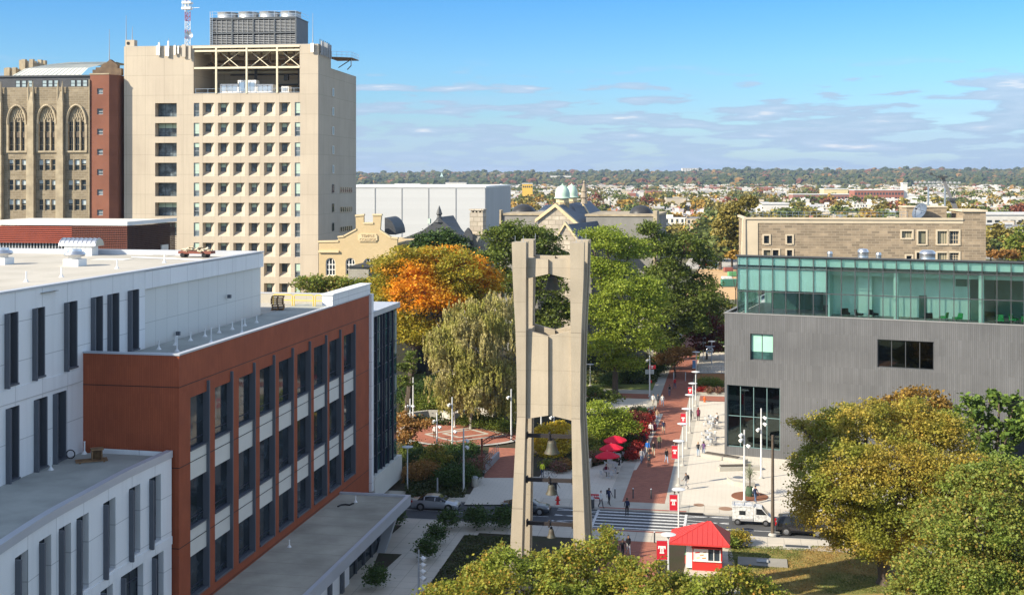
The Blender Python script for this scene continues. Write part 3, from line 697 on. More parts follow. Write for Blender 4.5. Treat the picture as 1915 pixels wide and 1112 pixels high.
for x in (-.35, .15): b.tube([(x+.3, -.4, 0), (x+.3, -.4, hC+1.3)], .04, 4)
for k in range(16): b.tube([(-.05, -.4, .3+k*.36), (.45, -.4, .3+k*.36)], .03, 4)
b.build('ladder', MAT['galv'], ct)
# ---- lattice mast and antennas
m_or = M('mast_red', (.45, .06, .03), .5)
um = T0.u(350.5, 3); mt = thing('lattice_mast', 'red and white lattice radio mast on the concrete tower roof', 'mast', T0.w(um, 3, ZTT), -At)
for k in range(7):
    b = MB(); z0_ = k*1.7; w_ = .55
    c3 = [(w_*math.cos(a), w_*math.sin(a)) for a in (0, 2.09, 4.19)]
    for x, y in c3: b.tube([(x, y, z0_), (x, y, z0_+1.7)], .06, 4)
    for q in range(3):
        for s_ in range(2):
            (x0, y0), (x1, y1) = c3[q], c3[(q+1) % 3]; zz0 = z0_+s_*.85; b.tube([(x0, y0, zz0), (x1, y1, zz0+.85)], .035, 3); b.tube([(x1, y1, zz0), (x0, y0, zz0+.02)], .035, 3)
    b.build('mast_section', m_or if k % 2 else MAT['white_paint'], mt)
b = MB(); b.lathe([(.0, 0), (.75, .25), (.8, .3), (.1, .05)], n=16); dd = b.build('dish', MAT['galv'], mt, (.5, -.6, 2.2)); dd.rotation_euler = (R(80), 0, R(20))
b = MB(); b.tube([(0, 0, 7.6), (2.4, 0, 7.6)], .05, 4); b.tube([(0, 0, 7.2), (1.4, 0, 7.6)], .04, 4); b.box(-.9, .9, -.7, .7, 8.4, 8.7); b.box(-1.0, .8, -.6, .6, 7.3, 7.7)
for i in range(9): b.tube([(-.8+i*.2, -.6+(i % 3)*.4, 7.2+.3*(i % 2)), (-.8+i*.2, -.6+(i % 3)*.4, 9.6-.4*(i % 3))], .06, 4)
b.build('antenna_arm', MAT['white_paint'], mt)
def ant(px, ytop, ybot, w_, label, group=None, v_=-.35, mt_='white_paint', u_=None):
    u_ = T0.u(px, v_) if u_ is None else u_; z1_ = T0.zz(u_, v_, ytop); z0_ = T0.zz(u_, v_, ybot)
    t = thing('panel_antenna', label, 'antenna', T0.w(u_, v_, z0_), -At, group)
    b = MB(); b.box(-w_/2, w_/2, -.12, .08, 0, (z1_-z0_)*.86); b.build('panel', MAT[mt_], t)
    b = MB(); b.tube([(0, .2, .2), (0, .2, z1_-z0_)], .06, 5); b.box(-.08, .08, .05, .35, .3, .4); b.box(-.08, .08, .05, .35, 1.2, 1.3); b.build('bracket', MAT['galv'], t)
M('tan_paint', (.5, .44, .36), .6)
for px, a, b_, w_ in ((294, 83, 103.5, .35), (297.5, 76, 104, .3), (311, 84, 105, .4), (314.8, 72, 106, .3), (327, 82, 103, .35), (333.5, 84, 101, .25)): ant(px, a, b_, w_, 'slim pale panel antenna clipped to the front roof edge left of the mast', 'slim antennas on the roof edge')
ant(344, 80, 107, .7, 'wide tan panel antenna on the roof edge just left of the mast', mt_='tan_paint')
ant(355, 84, 111, .45, 'tan panel antenna on the roof edge just right of the mast', mt_='tan_paint')
ant(584, 78, 98, .6, 'broad pale panel antenna near the front right roof corner')
for i in range(6):
    ant(0, 0, 0, .3, 'x', v_=0) if 0 else None
    v_ = DH*.12+i*DH*.14; z1_ = T0.zz(0, v_, 76+i*1.5); t = thing('side_antenna', 'dark panel antenna in the cluster on the tower right roof edge', 'antenna', T0.w(.35, v_, z1_-2.7), -At, 'antennas on the right roof edge')
    b = MB(); b.box(-.1, .15, -.2, .2, 0, 2.6); b.build('panel', MAT['grey_paint'], t); b = MB(); b.tube([(-.3, 0, .3), (-.3, 0, 3.0)], .07, 5); b.box(-.3, 0, -.05, .05, .5, .6); b.box(-.3, 0, -.05, .05, 1.9, 2.0); b.build('bracket', MAT['dark_metal'], t)
t = thing('rooftop_box', 'small beige box with a round opening on the tower left roof corner', 'vent box', T0.w(UL+.1, .3, ZTT), -At)
b = MB(); b.box(0, 1.8, 0, 1.4, 0, 1.3); b.build('housing', MAT['tower_conc'], t); b = MB(); b.tube([(.6, -.04, .65), (.6, .02, .65)], .32, 14); b.build('opening', MAT['black'], t)
t = thing('maintenance_platform', 'railed steel platform hanging at the tower right rear roof', 'platform', T0.w(0, DH+.5, ZS+2.2), -At)
b = MB(); b.prism([(-1, 0), (3.4, 2.5), (3.4, 8), (-1, 8)], 0, .15); b.build('deck', MAT['wood'], t)
b = MB()
for a, c in (((-1, 0), (3.4, 2.5)), ((3.4, 2.5), (3.4, 8))):
    for q in (.6, 1.2): b.tube([(a[0], a[1], q), (c[0], c[1], q)], .04, 4)
    for k in range(6): b.tube([(a[0]+(c[0]-a[0])*k/5, a[1]+(c[1]-a[1])*k/5, .1), (a[0]+(c[0]-a[0])*k/5, a[1]+(c[1]-a[1])*k/5, 1.2)], .035, 4)
b.tube([(2.6, 5, 0), (2.6, 5, -1.2), (1.8, 5, -2)], .12, 5); b.tube([(0, 5, -1.6), (2.6, 5, 0)], .1, 5); b.build('railing', MAT['galv'], t)
for px, yt, yb, lb in ((236, 29, 75, 'tall thin whip aerial on the roof left of the corner box'), (247.5, 50, 75, 'short whip aerial beside the corner box'), (585, 25, 80, 'dark whip aerial right of the cooling tower'), (204.5, 55, 112, 'thin lightning rod above the brick stair tower')):
    u_ = T0.u(px, 1); z0_ = T0.zz(u_, 1, yb); z1_ = T0.zz(u_, 1, yt); o = MB().tube([(0, 0, 0), (0, 0, (z1_-z0_)*.4), (0, 0, z1_-z0_)], [.1, .06, .03], 5).build('whip_aerial', MAT['grey_paint'], None, T0.w(u_, 1, z0_)); tag(o, lb, 'aerial')

# =================================================================== GOTHIC STONE BUILDING + BRICK STAIR TOWER (left of the tower)
M('gothic_stone', (.33, .27, .185), .9, (.20, .16, .11), .6, .9, brick=(1.1, .42, .03, (.20, .16, .105), (.30, .26, .2)), bump=.4, bs=5)
M('gothic_trim', (.42, .35, .24), .85, (.28, .23, .16), .8, .8)
M('brick_red', (.24, .095, .06), .85, (.18, .07, .045), .3, .6, grid=(0, 3.75, .04, .25), speck=.2)
M('seam_roof', (.55, .55, .50), .6, (.42, .45, .42), .2, .7)
M('dark_slate', (.07, .075, .085), .6, (.045, .05, .055), .8, .5, brick=(.5, .25, .01, (.055, .06, .07), (.03, .03, .035)))
VG = -2.4
bs_ = T0.thing('stair_tower', 'plain red brick stair tower wedged between the gothic hall and concrete tower', 'building')
uA, uB, uC = T0.u(168.5, VG), T0.u(204, VG), T0.u(219.5, VG+1.2)
zB = T0.zz(uB, VG, 139.5)
ops = []
for i in range(7):
    z_ = T0.zz(uA+1.8, VG, 165.5)-i*3.82; ops.append((T0.u(181.5, VG), T0.u(192.5, VG), z_-1.1, z_, .3))
mb = MB(); wall(mb, lambda u, z_, d: (u, VG+d, z_), uA, uB, 0, zB, ops)
mb.face([(uB, VG, 0), (uC, VG+1.3, 0), (uC, VG+1.3, zB), (uB, VG, zB)]); mb.face([(uC, VG+1.3, 0), (uC, 3, 0), (uC, 3, zB), (uC, VG+1.3, zB)])
mb.face([(uC, 2.0, 0), (UL+.05, 2.0, 0), (UL+.05, 2.0, zB-.4), (uC, 2.0, zB-.4)])
mb.face([(uA, VG, 0), (uA, VG, zB), (uA, 9, zB), (uA, 9, 0)]); mb.face([(uA, VG, zB-.1), (uB, VG, zB-.1), (uC, VG+1.3, zB-.1), (uC, 9, zB-.1), (uA, 9, zB-.1)])
mb.build('wall', MAT['brick_red'], bs_)
for a, b_, c, d, e in ops: window(bs_, (a+b_)/2, VG+.28, c, round(b_-a, 2), round(d-c, 2), 0, 1, (.5,), .12, MAT['grey_paint'], MAT['grey_glass'])
b = MB(); b.box(uA-.1, uB+.05, VG-.08, VG+.2, zB, zB+.25); b.build('coping', MAT['gothic_trim'], bs_)
gb = T0.thing('gothic_hall', 'brown stone gothic hall with three tall traceried arches and metal roof', 'building')
u0 = T0.u(-120, VG); u1 = uA-.02; zG = T0.zz(T0.u(90, VG), VG, 163)
GU = lambda px: T0.u(px, VG); GZ = lambda px, py: T0.zz(GU(px), VG, py)
mb = MB(); ops = []; arches = []
cen = [(14, 50), (70, 106), (125, 162)]
for a, b_ in [(-40, -5)]+cen: arches.append((GU(a), GU(b_)))
zs1, za1 = GZ(90, 282), GZ(90, 196)
for a, b_ in arches: ops.append((a+.1, b_-.1, zs1, za1, .6))
rows = [(319, 298), (356, 336), (393.5, 372.5), (431, 410), (468, 447)]
small = []
for (a, b_) in arches:
    for k in range(3):
        w_ = (b_-a)/3
        for (yb, yt) in rows: small.append((a+k*w_+.18, a+(k+1)*w_-.12, GZ(90, yb), GZ(90, yt)))
ops += [(a, b_, c, d, .35) for a, b_, c, d in small]
mb = MB(); wall(mb, lambda u, z_, d: (u, VG+d, z_), u0, u1, 0, zG, ops); mb.face([(u0, VG, zG), (u1, VG, zG), (u1, 14, zG), (u0, 14, zG)])
mb.face([(u1, VG, 0), (u1, 14, 0), (u1, 14, zG), (u1, VG, zG)]); mb.build('wall', MAT['gothic_stone'], gb)
for i, (a, b_, c, d) in enumerate(small): window(gb, (a+b_)/2, VG+.33, c, round(b_-a, 2), round(d-c, 2), 0, 1, (.5,), .1, MAT['gothic_trim'], MAT['dark_glass'], blind=[0, .5, .5, .35][i*5 % 4], bm=M('pale_blind', (.42, .48, .5), .8))
for a, b_ in arches:
    w_ = b_-a; zsp = GZ(90, 232); b = MB()
    # pointed arch surround and spandrel fill
    cx = (a+b_)/2; n_ = 8
    arc = [(a+.1+(w_/2-.1)*(1-math.cos(q/n_*HP)), zsp+(za1-zsp-.1)*math.sin(q/n_*HP)**.9) for q in range(n_+1)]
    arc2 = arc+[(2*cx-x, z_) for x, z_ in reversed(arc[:-1])]
    for q in range(len(arc2)-1):
        (x0, z0_), (x1, z1_) = arc2[q], arc2[q+1]
        b.face([(x0, VG+.02, z0_), (x1, VG+.02, z1_), (x1, VG+.02, za1+.01), (x0, VG+.02, za1+.01)], 1)
        b.tube([(x0, VG-.12, z0_), (x1, VG-.12, z1_)], .26, 5)
    b.box(a-.15, a+.3, VG-.2, VG+.4, zs1, zsp); b.box(b_-.3, b_+.15, VG-.2, VG+.4, zs1, zsp); b.box(a-.1, b_+.1, VG-.25, VG+.2, zs1-.35, zs1)
    b.build('arch_surround', [MAT['gothic_trim'], MAT['gothic_stone']], gb)
    b = MB(); zt_ = GZ(90, 228); zp = GZ(90, 222); zm_ = GZ(90, 252)
    b.box(a+.12, b_-.12, VG+.3, VG+.5, zt_, za1); b.box(a+.12, b_-.12, VG+.28, VG+.5, zm_-.5, zm_+.5, 1)
    for k in range(1, 3): q = a+.1+(w_-.2)*k/3; b.box(q-.12, q+.12, VG+.05, VG+.5, zs1, zt_+.5)
    for k in range(7):
        for j in range(4): q = a+.5+(w_-1)*k/6; b.tube([(q, VG+.25, zt_+.3+j*.7), (q+.18*(-1)**j, VG+.2, zt_+.9+j*.7)], .09, 4)
    b.build('tracery', [MAT['gothic_trim'], M('grille', (.16, .13, .10), .9, speck=.8)], gb)
    for k in range(3):
        q = a+.1+(w_-.2)*(k+.5)/3
        window(gb, q, VG+.5, zs1+.02, round((w_-.2)/3-.24, 2), zt_-zs1+.35, 0, 2, (.2, .62, .8), .08, MAT['gothic_trim'], MAT['dark_glass'], arch=True)
b = MB()
piers = [0, 60, 115]
zp0 = GZ(90, 195)
for px in [-55]+piers:
    c = GU(px); b.box(c-.75, c+.75, VG-.9, VG, 0, GZ(90, 290)); b.box(c-.6, c+.6, VG-.75, VG, GZ(90, 290), zp0); b.hexa([(c-.6, VG-.75, zp0), (c+.6, VG-.75, zp0), (c+.6, VG, zp0), (c-.6, VG, zp0)], [(c-.35, VG-.45, GZ(90, 172)), (c+.35, VG-.45, GZ(90, 172)), (c+.35, VG, GZ(90, 172)), (c-.35, VG, GZ(90, 172))])
    for dx in (-.45, .45): b.tube([(c+dx, VG-.5, zp0), (c+dx, VG-.5, GZ(90, 163)), (c+dx, VG-.5, GZ(90, 152))], [.22, .18, .03], 5)
b.box(GU(167), u1, VG-.25, VG, 0, GZ(90, 150)); b.build('buttress', MAT['gothic_trim'], gb)
b = MB(); zd0, zd1 = GZ(90, 164), GZ(90, 143.5)
b.box(u0, u1, VG+.6, 13, zG, zd1); b.box(u0, u1+.1, VG+.35, 13.2, zd1, zd1+.3); b.build('attic', MAT['dark_slate'], gb)
for px0, px1 in [(-38, -5), (25, 59), (75, 108), (128, 162)]:
    for k in range(3):
        a = GU(px0)+(GU(px1)-GU(px0))*(k+.5)/3; window(gb, a, VG+.62, zd0+.15, 1.0, 1.35, 0, 1, (.5,), .1, MAT['dark_frame'], M('pale_pane', (.34, .42, .44), .3), name='attic_window')
# curved seamed roof behind
b = MB(); za_, zb2 = zd1+.3, T0.zz(T0.u(120, 6), 6, 114)
prof = [(VG+1.0, za_), (VG+3, za_+(zb2-za_)*.45), (6, za_+(zb2-za_)*.8), (9.5, zb2), (15, zb2-.2)]
ur0 = [T0.u(q, 3) for q in (44, 60, 78, 100, 110)]; ur1 = [T0.u(q, 3) for q in (171, 176, 181, 190, 196)]
for i in range(4): b.face([(ur0[i], prof[i][0], prof[i][1]), (ur1[i], prof[i][0], prof[i][1]), (ur1[i+1], prof[i+1][0], prof[i+1][1]), (ur0[i+1], prof[i+1][0], prof[i+1][1])])
for k in range(15):
    t_ = (k+.5)/15; b.tube([(ur0[i]+(ur1[i]-ur0[i])*t_, prof[i][0], prof[i][1]+.04) for i in range(4)], .06, 4)
b.face([(ur0[0], prof[0][0], za_), (ur0[1], prof[1][0], prof[1][1]), (ur0[2], prof[2][0], prof[2][1]), (ur0[3], prof[3][0], prof[3][1]), (ur0[4], 15, za_)])
b.build('metal_roof', MAT['seam_roof'], gb)
b = MB()
for px, w_, ya, yb in ((62, 4.4, 113, 143), (30, 3.6, 128, 150)):
    u_ = T0.u(px, 18); z1_ = T0.zz(u_, 18, ya); z0_ = T0.zz(u_, 18, yb)-2; b.prism([(u_+w_/2*math.cos(q*math.pi/4+.39), 18+w_/2*math.sin(q*math.pi/4+.39)) for q in range(8)], z0_, z1_-.7)
    for q in range(8): x, y = u_+w_/2*math.cos(q*math.pi/4+.39), 18+w_/2*math.sin(q*math.pi/4+.39); b.box(x-.4, x+.4, y-.4, y+.4, z0_, z1_)
b.build('crenellated_turret', MAT['gothic_trim'], gb)
# stepped gable over the stair tower
b = MB(); ug = lambda px: T0.u(px, 0); zg = lambda py: T0.zz(ug(200), 0, py)
gp = [(172, 141), (172, 130), (178, 130), (178, 126), (186, 126), (192, 119), (198, 117), (205, 111), (212, 117), (219, 122), (219, 128), (226, 128), (226, 141)]
b.extr([(ug(x), .2, zg(y)) for x, y in gp], (0, 1.0, 0)); b.build('stepped_gable', M('brown_stone', (.17, .12, .075), .9, (.1, .07, .05), 1, .6), gb)

# =================================================================== LOUVRED BUILDING in front of them
M('louvre_red', (.34, .075, .045), .7, (.26, .06, .04), .6, .5); M('louvre_brown', (.12, .06, .045), .7)
L0 = Fr((237-CX)*165/F, 165, R(9)); zl1 = L0.zz(0, 0, 421.5); VL = L0.v(329, 0)
lb = L0.thing('louvred_building', 'flat roofed building wrapped in red and brown slatted screens', 'building')
b = MB(); uL0 = L0.u(-60); b.box(uL0, -.6, .6, VL-.6, 0, zl1-.3); b.build('wall', MAT['dark_glass'], lb)
b = MB(); b.box(uL0, .1, -.1, VL+.1, zl1, zl1+.35); b.build('roof', M('roof_white', (.62, .58, .52), .8, amp=.3), lb)
b = MB(); b.box(uL0, .13, -.14, .0, zl1-.02, zl1+.5); b.box(.0, .14, -.1, VL, zl1-.02, zl1+.5); b.build('coping', MAT['white_paint'], lb)
u135 = L0.u(135)
b = MB()
for k in range(17):
    z_ = zl1-.2-k*.26; b.box(uL0, u135, -.12, 0, z_-.15, z_) if k < 9 else None
b.build('red_louvre', MAT['louvre_red'], lb)
b = MB()
for k in range(22): z_ = zl1-.15-k*.24; b.box(u135, .12, -.12, -.02, z_-.07, z_)
b.build('front_lattice', M('louvre_mid', (.25, .085, .06), .7), lb)
b = MB()
for k in range(22): z_ = zl1-.15-k*.26; b.box(.0, .12, 0, VL, z_-.07, z_)
for k in range(40): v_ = VL*k/40; b.box(-.12, -.02, v_, v_+.1, 2, zl1-.1)
for k in range(30): u_ = u135-u135*k/30; b.box(u_-.05, u_+.04, .02, .12, 2, zl1-.1)
b.build('side_lattice', MAT['louvre_brown'], lb)
b = MB()
for k in range(34): u_ = uL0+(u135-uL0)*k/34; b.box(u_, u_+.18, .3, .5, 2, zl1-2.4)
b.build('mullion', MAT['grey_paint'], lb)
b = MB(); v_ = L0.v(300, 0); b.box(.0, .2, v_, v_+2.2, 2, zl1-3.2); b.build('panel', MAT['spandrel'], lb)
# =================================================================== YELLOW BRICK GABLED HALL
M('yellow_brick', (.58, .44, .24), .85, (.50, .37, .20), .5, .6, brick=(.4, .16, .012, (.50, .38, .2), (.5, .42, .3)), speck=.15)
M('yellow_trim', (.64, .51, .31), .8, amp=.3)
C0 = Fr((596-CX)*195/F, 195, R(6))
ch = C0.thing('college_hall', 'yellow brick hall with twin chimney gable and white arched windows', 'building')
cu = lambda px: C0.u(px); cz = lambda px, py: C0.zz(C0.u(px), 0, py)
sil = [(595.5, 453), (632.3, 452), (632.3, 444), (643, 442.6), (665.6, 429.3), (665, 404), (680, 402.5), (680, 418), (697.4, 418), (697.4, 402.5), (713, 402.5), (710.7, 431), (730.4, 445), (743, 446)]
zf = cz(640, 456)
awin = [(609, 627, 515, 482), (646, 664, 515, 482), (679.5, 697, 516, 483)]
b = MB(); ops = [(cu(a), cu(b_), cz(a, c), cz(a, d)+0, .35) for a, b_, c, d in awin]
wall(b, lambda u, z_, d: (u, d, z_), 0, cu(743), 0, zf, ops)
for a, b_, c, d, e in ops:   # round heads: fill the corners above the arch
    hw = (b_-a)/2; cx = (a+b_)/2; zt_ = d-hw
    for s_ in (-1, 1):
        pts_ = [(cx+s_*hw, .0, d)]+[(cx+s_*hw*math.cos(q*HP/6), .0, zt_+hw*math.sin(q*HP/6)) for q in range(7)]
        for q in range(1, 7): b.face([pts_[0], pts_[q], pts_[q+1]])
b.face([(0, 0, 0), (0, 22, 0), (0, 22, zf), (0, 0, zf)]); b.face([(cu(743), 0, 0), (cu(743), 22, 0), (cu(743), 22, zf), (cu(743), 0, zf)]); b.face([(0, .7, zf), (cu(743), .7, zf), (cu(743), 22, zf), (0, 22, zf)])
pp = [(cu(x), 0, cz(640, y)) for x, y in sil]
up = [(0, 0, zf)]+pp+[(cu(743), 0, zf)]
b.extr(list(reversed(up)), (0, .7, 0)); b.build('wall', MAT['yellow_brick'], ch)
b = MB()
for i in range(len(pp)-1):
    p, q = Vector(pp[i]), Vector(pp[i+1])
    if abs(p.x-q.x) > .3: MB().hexa([p+Vector((-.08, -.12, -.05)), q+Vector((.08, -.12, -.05)), q+Vector((.08, .8, -.05)), p+Vector((-.08, .8, -.05))], [p+Vector((-.08, -.12, .22)), q+Vector((.08, -.12, .22)), q+Vector((.08, .8, .22)), p+Vector((-.08, .8, .22))]).build('coping', MAT['yellow_trim'], ch)
b.box(cu(596), cu(634), -.3, .0, cz(600, 472), cz(600, 468)); b.build('string_course', MAT['yellow_trim'], ch)
b = MB(); b.box(cu(670), cu(706), -.15, -.003, cz(688, 449.5), cz(688, 439.5)); b.box(cu(672), cu(704), -.15, -.003, cz(688, 452), cz(688, 449.5)); b.box(cu(672), cu(704), -.15, -.003, cz(688, 439.5), cz(688, 437)); pq = b.build('plaque', MAT['yellow_trim'], ch)
def text(name, s_, size, mat, parent, loc, rot, ext=.02, align='CENTER', bold=0):
    c = bpy.data.curves.new(name, 'FONT'); c.body = s_; c.size = size; c.extrude = ext; c.align_x = align; c.align_y = 'CENTER'; c.offset = bold
    o = bpy.data.objects.new(name, c); dg = bpy.context.evaluated_depsgraph_get(); col.objects.link(o); dg.update()
    me = bpy.data.meshes.new_from_object(o.evaluated_get(bpy.context.evaluated_depsgraph_get())); bpy.data.objects.remove(o)
    me.materials.clear(); me.materials.append(mat); q = link(name, me, parent, loc); q.rotation_euler = rot; return q
text('lettering', 'TEMPLE\nCOLLEGE', .62, M('letter_stone', (.46, .34, .19), .8), pq, ((cu(670)+cu(706))/2, -.17, cz(688, 444.5)), (HP, 0, 0), bold=.012)
for a, b_, c, d, e in ops:
    window(ch, (a+b_)/2, .3, c, round(b_-a, 2), round(d-c, 2), 0, 3, (.33, .62), .13, MAT['white_frame'], MAT['dark_glass'], arch=True)
    s_ = MB(); s_.box(a-.2, b_+.2, -.12, 0, c-.3, c); s_.build('sill', MAT['yellow_trim'], ch)
b = MB(); n_ = 10; x0 = cu(712); x1 = cu(733); z0_ = cz(640, 440); z1_ = cz(640, 408)
b.extr([(x0, 3, z0_)]+[(x0+(x1-x0)*math.sin(q*HP/n_), 3, z0_+(z1_-z0_)*math.cos(q*HP/n_)) for q in range(n_+1)], (0, 8, 0)); b.build('curved_roof', MAT['dark_slate'], ch)
# small stone porch partly behind trees
t = C0.thing('stone_porch', 'small grey stone porch with a dark sloped roof beside the yellow hall', 'building')
b = MB(); b.box(cu(668), cu(705), -6, -.02, 0, cz(680, 495)); b.build('wall', M('grey_stone', (.36, .34, .29), .9, (.25, .23, .2), .8, .7, brick=(.6, .28, .02, (.3, .28, .23), (.4, .38, .33)), bump=.4), t)
b = MB(); b.extr([(cu(666), -6.3, cz(680, 494)), (cu(716), -6.3, cz(680, 494)), (cu(716), -6.3, cz(680, 482))], (0, 6.2, 0)); b.build('roof', MAT['dark_slate'], t)

# =================================================================== PALE WAREHOUSE / ARENA
M('arena_metal', (.50, .51, .52), .65, amp=.06, ns=.1, grid=(0, 1.1, .05, .08)); M('arena_side', (.40, .41, .42), .6, amp=.08, ns=.1, rib=(1.2, 40, .25))
W0 = Fr((907-CX)*350/F, 350, R(6)); za0 = W0.zz(0, 0, 351)
wt = W0.thing('arena_hall', 'huge windowless pale grey hall behind the trees', 'building')
b = MB(); uW = W0.u(600); vW = W0.v(954.5, 0); b.box(uW, 0, 0, vW, 0, za0); b.build('wall', MAT['arena_metal'], wt)
b = MB(); b.box(.0, .12, .02, vW-.05, 0, za0-.4); b.build('side_wall', MAT['arena_side'], wt)
b = MB(); b.box(uW, .3, -.2, vW, za0, za0+.5); b.build('roof', MAT['white_paint'], wt)
b = MB()
for px in (701, 751, 801, 852): u_ = W0.u(px); b.box(u_-.12, u_+.12, -.12, 0, 0, za0)
b.build('joint', MAT['grey_paint'], wt)

# =================================================================== CHURCH GROUP
M('church_stone', (.58, .51, .41), .9, (.38, .33, .26), .5, 1.0, brick=(1.3, .8, .07, (.36, .31, .25), (.30, .26, .2)), bump=.5)
M('copper', (.42, .58, .47), .6, (.50, .62, .50), 1.2, .6, streak=.25); M('slate_blue', (.085, .105, .14), .6, (.06, .075, .10), .8, .5, brick=(.8, .5, .02, (.07, .085, .115), (.05, .06, .08)))
M('flat_stucco', (.24, .23, .21), .9, (.18, .175, .16), .5, .6); M('dome_black', (.028, .03, .034), .45, (.05, .05, .05), .5, .5)
Q0 = Fr((1039-CX)*222/F, 222, R(12)); qu = lambda px, v=0: Q0.u(px, v); qz = lambda px, py, v=0: Q0.zz(Q0.u(px, v), v, py)
cc = Q0.thing('stone_church', 'rough stone church with steep blue slate roof and twin green domed cupolas', 'church')
zr, zl = qz(1039, 386), qz(1010, 412); uL_, uR_ = qu(1006), qu(1082); hb = 24
b = MB(); b.extr([(uL_, 0, 0), (uR_, 0, 0), (uR_, 0, zl-1.0), (qu(1039), 0, zr), (uL_, 0, zl)], (0, 1.0, 0)); b.build('gable_wall', MAT['church_stone'], cc)
b = MB()
b.hexa([(uL_-.5, -.4, zl-.4), (qu(1039), -.4, zr-.1), (qu(1039), 1.1, zr-.1), (uL_-.5, 1.1, zl-.4)], [(uL_-.5, -.4, zl+.2), (qu(1039), -.4, zr+.6), (qu(1039), 1.1, zr+.6), (uL_-.5, 1.1, zl+.2)])
b.hexa([(qu(1039), -.4, zr-.1), (uR_+.5, -.4, zl-1.6), (uR_+.5, 1.1, zl-1.6), (qu(1039), 1.1, zr-.1)], [(qu(1039), -.4, zr+.6), (uR_+.5, -.4, zl-.9), (uR_+.5, 1.1, zl-.9), (qu(1039), 1.1, zr+.6)])
b.build('gable_coping', MAT['yellow_trim'], cc)
vb = Q0.v(1093, qu(1039)); vb = 42
b = MB(); rp = (qu(1039), zr+.2)
b.face([(rp[0], .6, rp[1]), (uL_, .6, zl), (uL_, vb, zl), (rp[0], vb, rp[1])]); b.face([(rp[0], .6, rp[1]), (rp[0], vb, rp[1]), (uR_+3, vb, zl-3.6), (uR_+3, .6, zl-3.6)])
b.build('roof', MAT['slate_blue'], cc)
# transept roof and rear gable with finial
ug2, vg2 = qu(1092, 20), 20
zr2 = qz(1092, 381, 20)
b = MB(); b.face([(rp[0]+1, 14, rp[1]-.1), (qu(1100, 14), 6, zr2-6), (qu(1128, 20), vg2, zr2-7.5), (ug2, vg2, zr2-.4)]); b.build('transept_roof', MAT['slate_blue'], cc)
b = MB(); b.extr([(ug2-2, vg2, zr2-2), (qu(1132, 20), vg2, zr2-8), (qu(1132, 20), vg2, 0), (ug2-2, vg2, 0)], (0, .8, 0)); b.hexa([(ug2-.3, vg2-.3, zr2-.4), (qu(1131, 20), vg2-.3, zr2-8), (qu(1131, 20), vg2+.9, zr2-8), (ug2-.3, vg2+.9, zr2-.4)], [(ug2-.3, vg2-.3, zr2+.3), (qu(1131, 20), vg2-.3, zr2-7.3), (qu(1131, 20), vg2+.9, zr2-7.3), (ug2-.3, vg2+.9, zr2+.3)])
b.build('rear_gable', MAT['yellow_trim'], cc)
b = MB(); b.lathe([(.7, 0), (.5, 1.0), (.75, 1.2), (.5, 2.2), (.65, 2.4), (.15, 4.0), (.3, 4.2), (.05, 4.6)], (ug2, vg2+.3, zr2), 10); b.build('finial', M('pinnacle_stone', (.3, .25, .19), .9), cc)
def cupola(px, v, ybase, ytop, rpx, label=None):
    u_ = qu(px, v); Yv = Q0.w(u_, v).y; s_ = Yv/F; r = rpx*s_; z0_ = qz(px, ybase, v); z1_ = qz(px, ybase-(ybase-ytop)*.42, v); zt_ = qz(px, ytop, v)
    b = MB(); b.prism([(u_+r*.8*math.cos(q*math.pi/4+.39), v+r*.8*math.sin(q*math.pi/4+.39)) for q in range(8)], z0_-3, z1_)
    cp = b.build('cupola', MAT['yellow_trim'], cc)
    b = MB()
    for q in range(8):
        t_ = q*math.pi/4; c_, s2 = math.cos(t_), math.sin(t_); x, y = u_+r*.745*c_, v+r*.745*s2; w_ = r*.2
        b.hexa([(x-s2*w_, y+c_*w_, z0_+.2), (x+s2*w_, y-c_*w_, z0_+.2), (x+s2*w_+c_*.08, y-c_*w_+s2*.08, z0_+.2), (x-s2*w_+c_*.08, y+c_*w_+s2*.08, z0_+.2)], [(x-s2*w_, y+c_*w_, z1_-.7), (x+s2*w_, y-c_*w_, z1_-.7), (x+s2*w_+c_*.08, y-c_*w_+s2*.08, z1_-.7), (x-s2*w_+c_*.08, y+c_*w_+s2*.08, z1_-.7)])
    b.build('louvre', M('cupola_louvre', (.35, .27, .16), .8), cp)
    H_ = zt_-z1_; b = MB(); b.lathe([(r*1.02, 0), (r*1.04, H_*.05), (r*.9, H_*.1), (r*.9, H_*.35), (r*.8, H_*.58), (r*.55, H_*.78), (r*.22, H_*.88), (r*.08, H_*.92), (r*.1, H_*.96), (.02, H_)], (u_, v, z1_), 16)
    b.build('green_dome', MAT['copper'], cc, smooth=R(30))
cupola(1052, 10, 391, 343.5, 15.5); cupola(1069, 26, 389, 342.5, 13)
# small front gable
t = Q0.thing('stone_chapel', 'small stone gable with pale coping and slate roof below the church', 'building')
v_ = -8; qa = lambda px: qu(px, v_); qb = lambda px, py: qz(px, py, v_)
b = MB(); b.extr([(qa(1044), v_, 0), (qa(1078), v_, 0), (qa(1078), v_, qb(1057, 448)), (qa(1057), v_, qb(1057, 421)), (qa(1044), v_, qb(1057, 441))], (0, .8, 0)); b.build('wall', MAT['church_stone'], t)
b = MB()
for (xa, ya), (xb, yb) in (((1043, 443), (1057, 420)), ((1057, 420), (1080, 450))):
    A_, B_ = (qa(xa), v_-.3, qb(1057, ya)), (qa(xb), v_-.3, qb(1057, yb)); b.hexa([A_, B_, (B_[0], v_+1, B_[2]), (A_[0], v_+1, A_[2])], [(A_[0], A_[1], A_[2]+.5), (B_[0], B_[1], B_[2]+.5), (B_[0], v_+1, B_[2]+.5), (A_[0], v_+1, A_[2]+.5)])
b.build('coping', MAT['yellow_trim'], t)
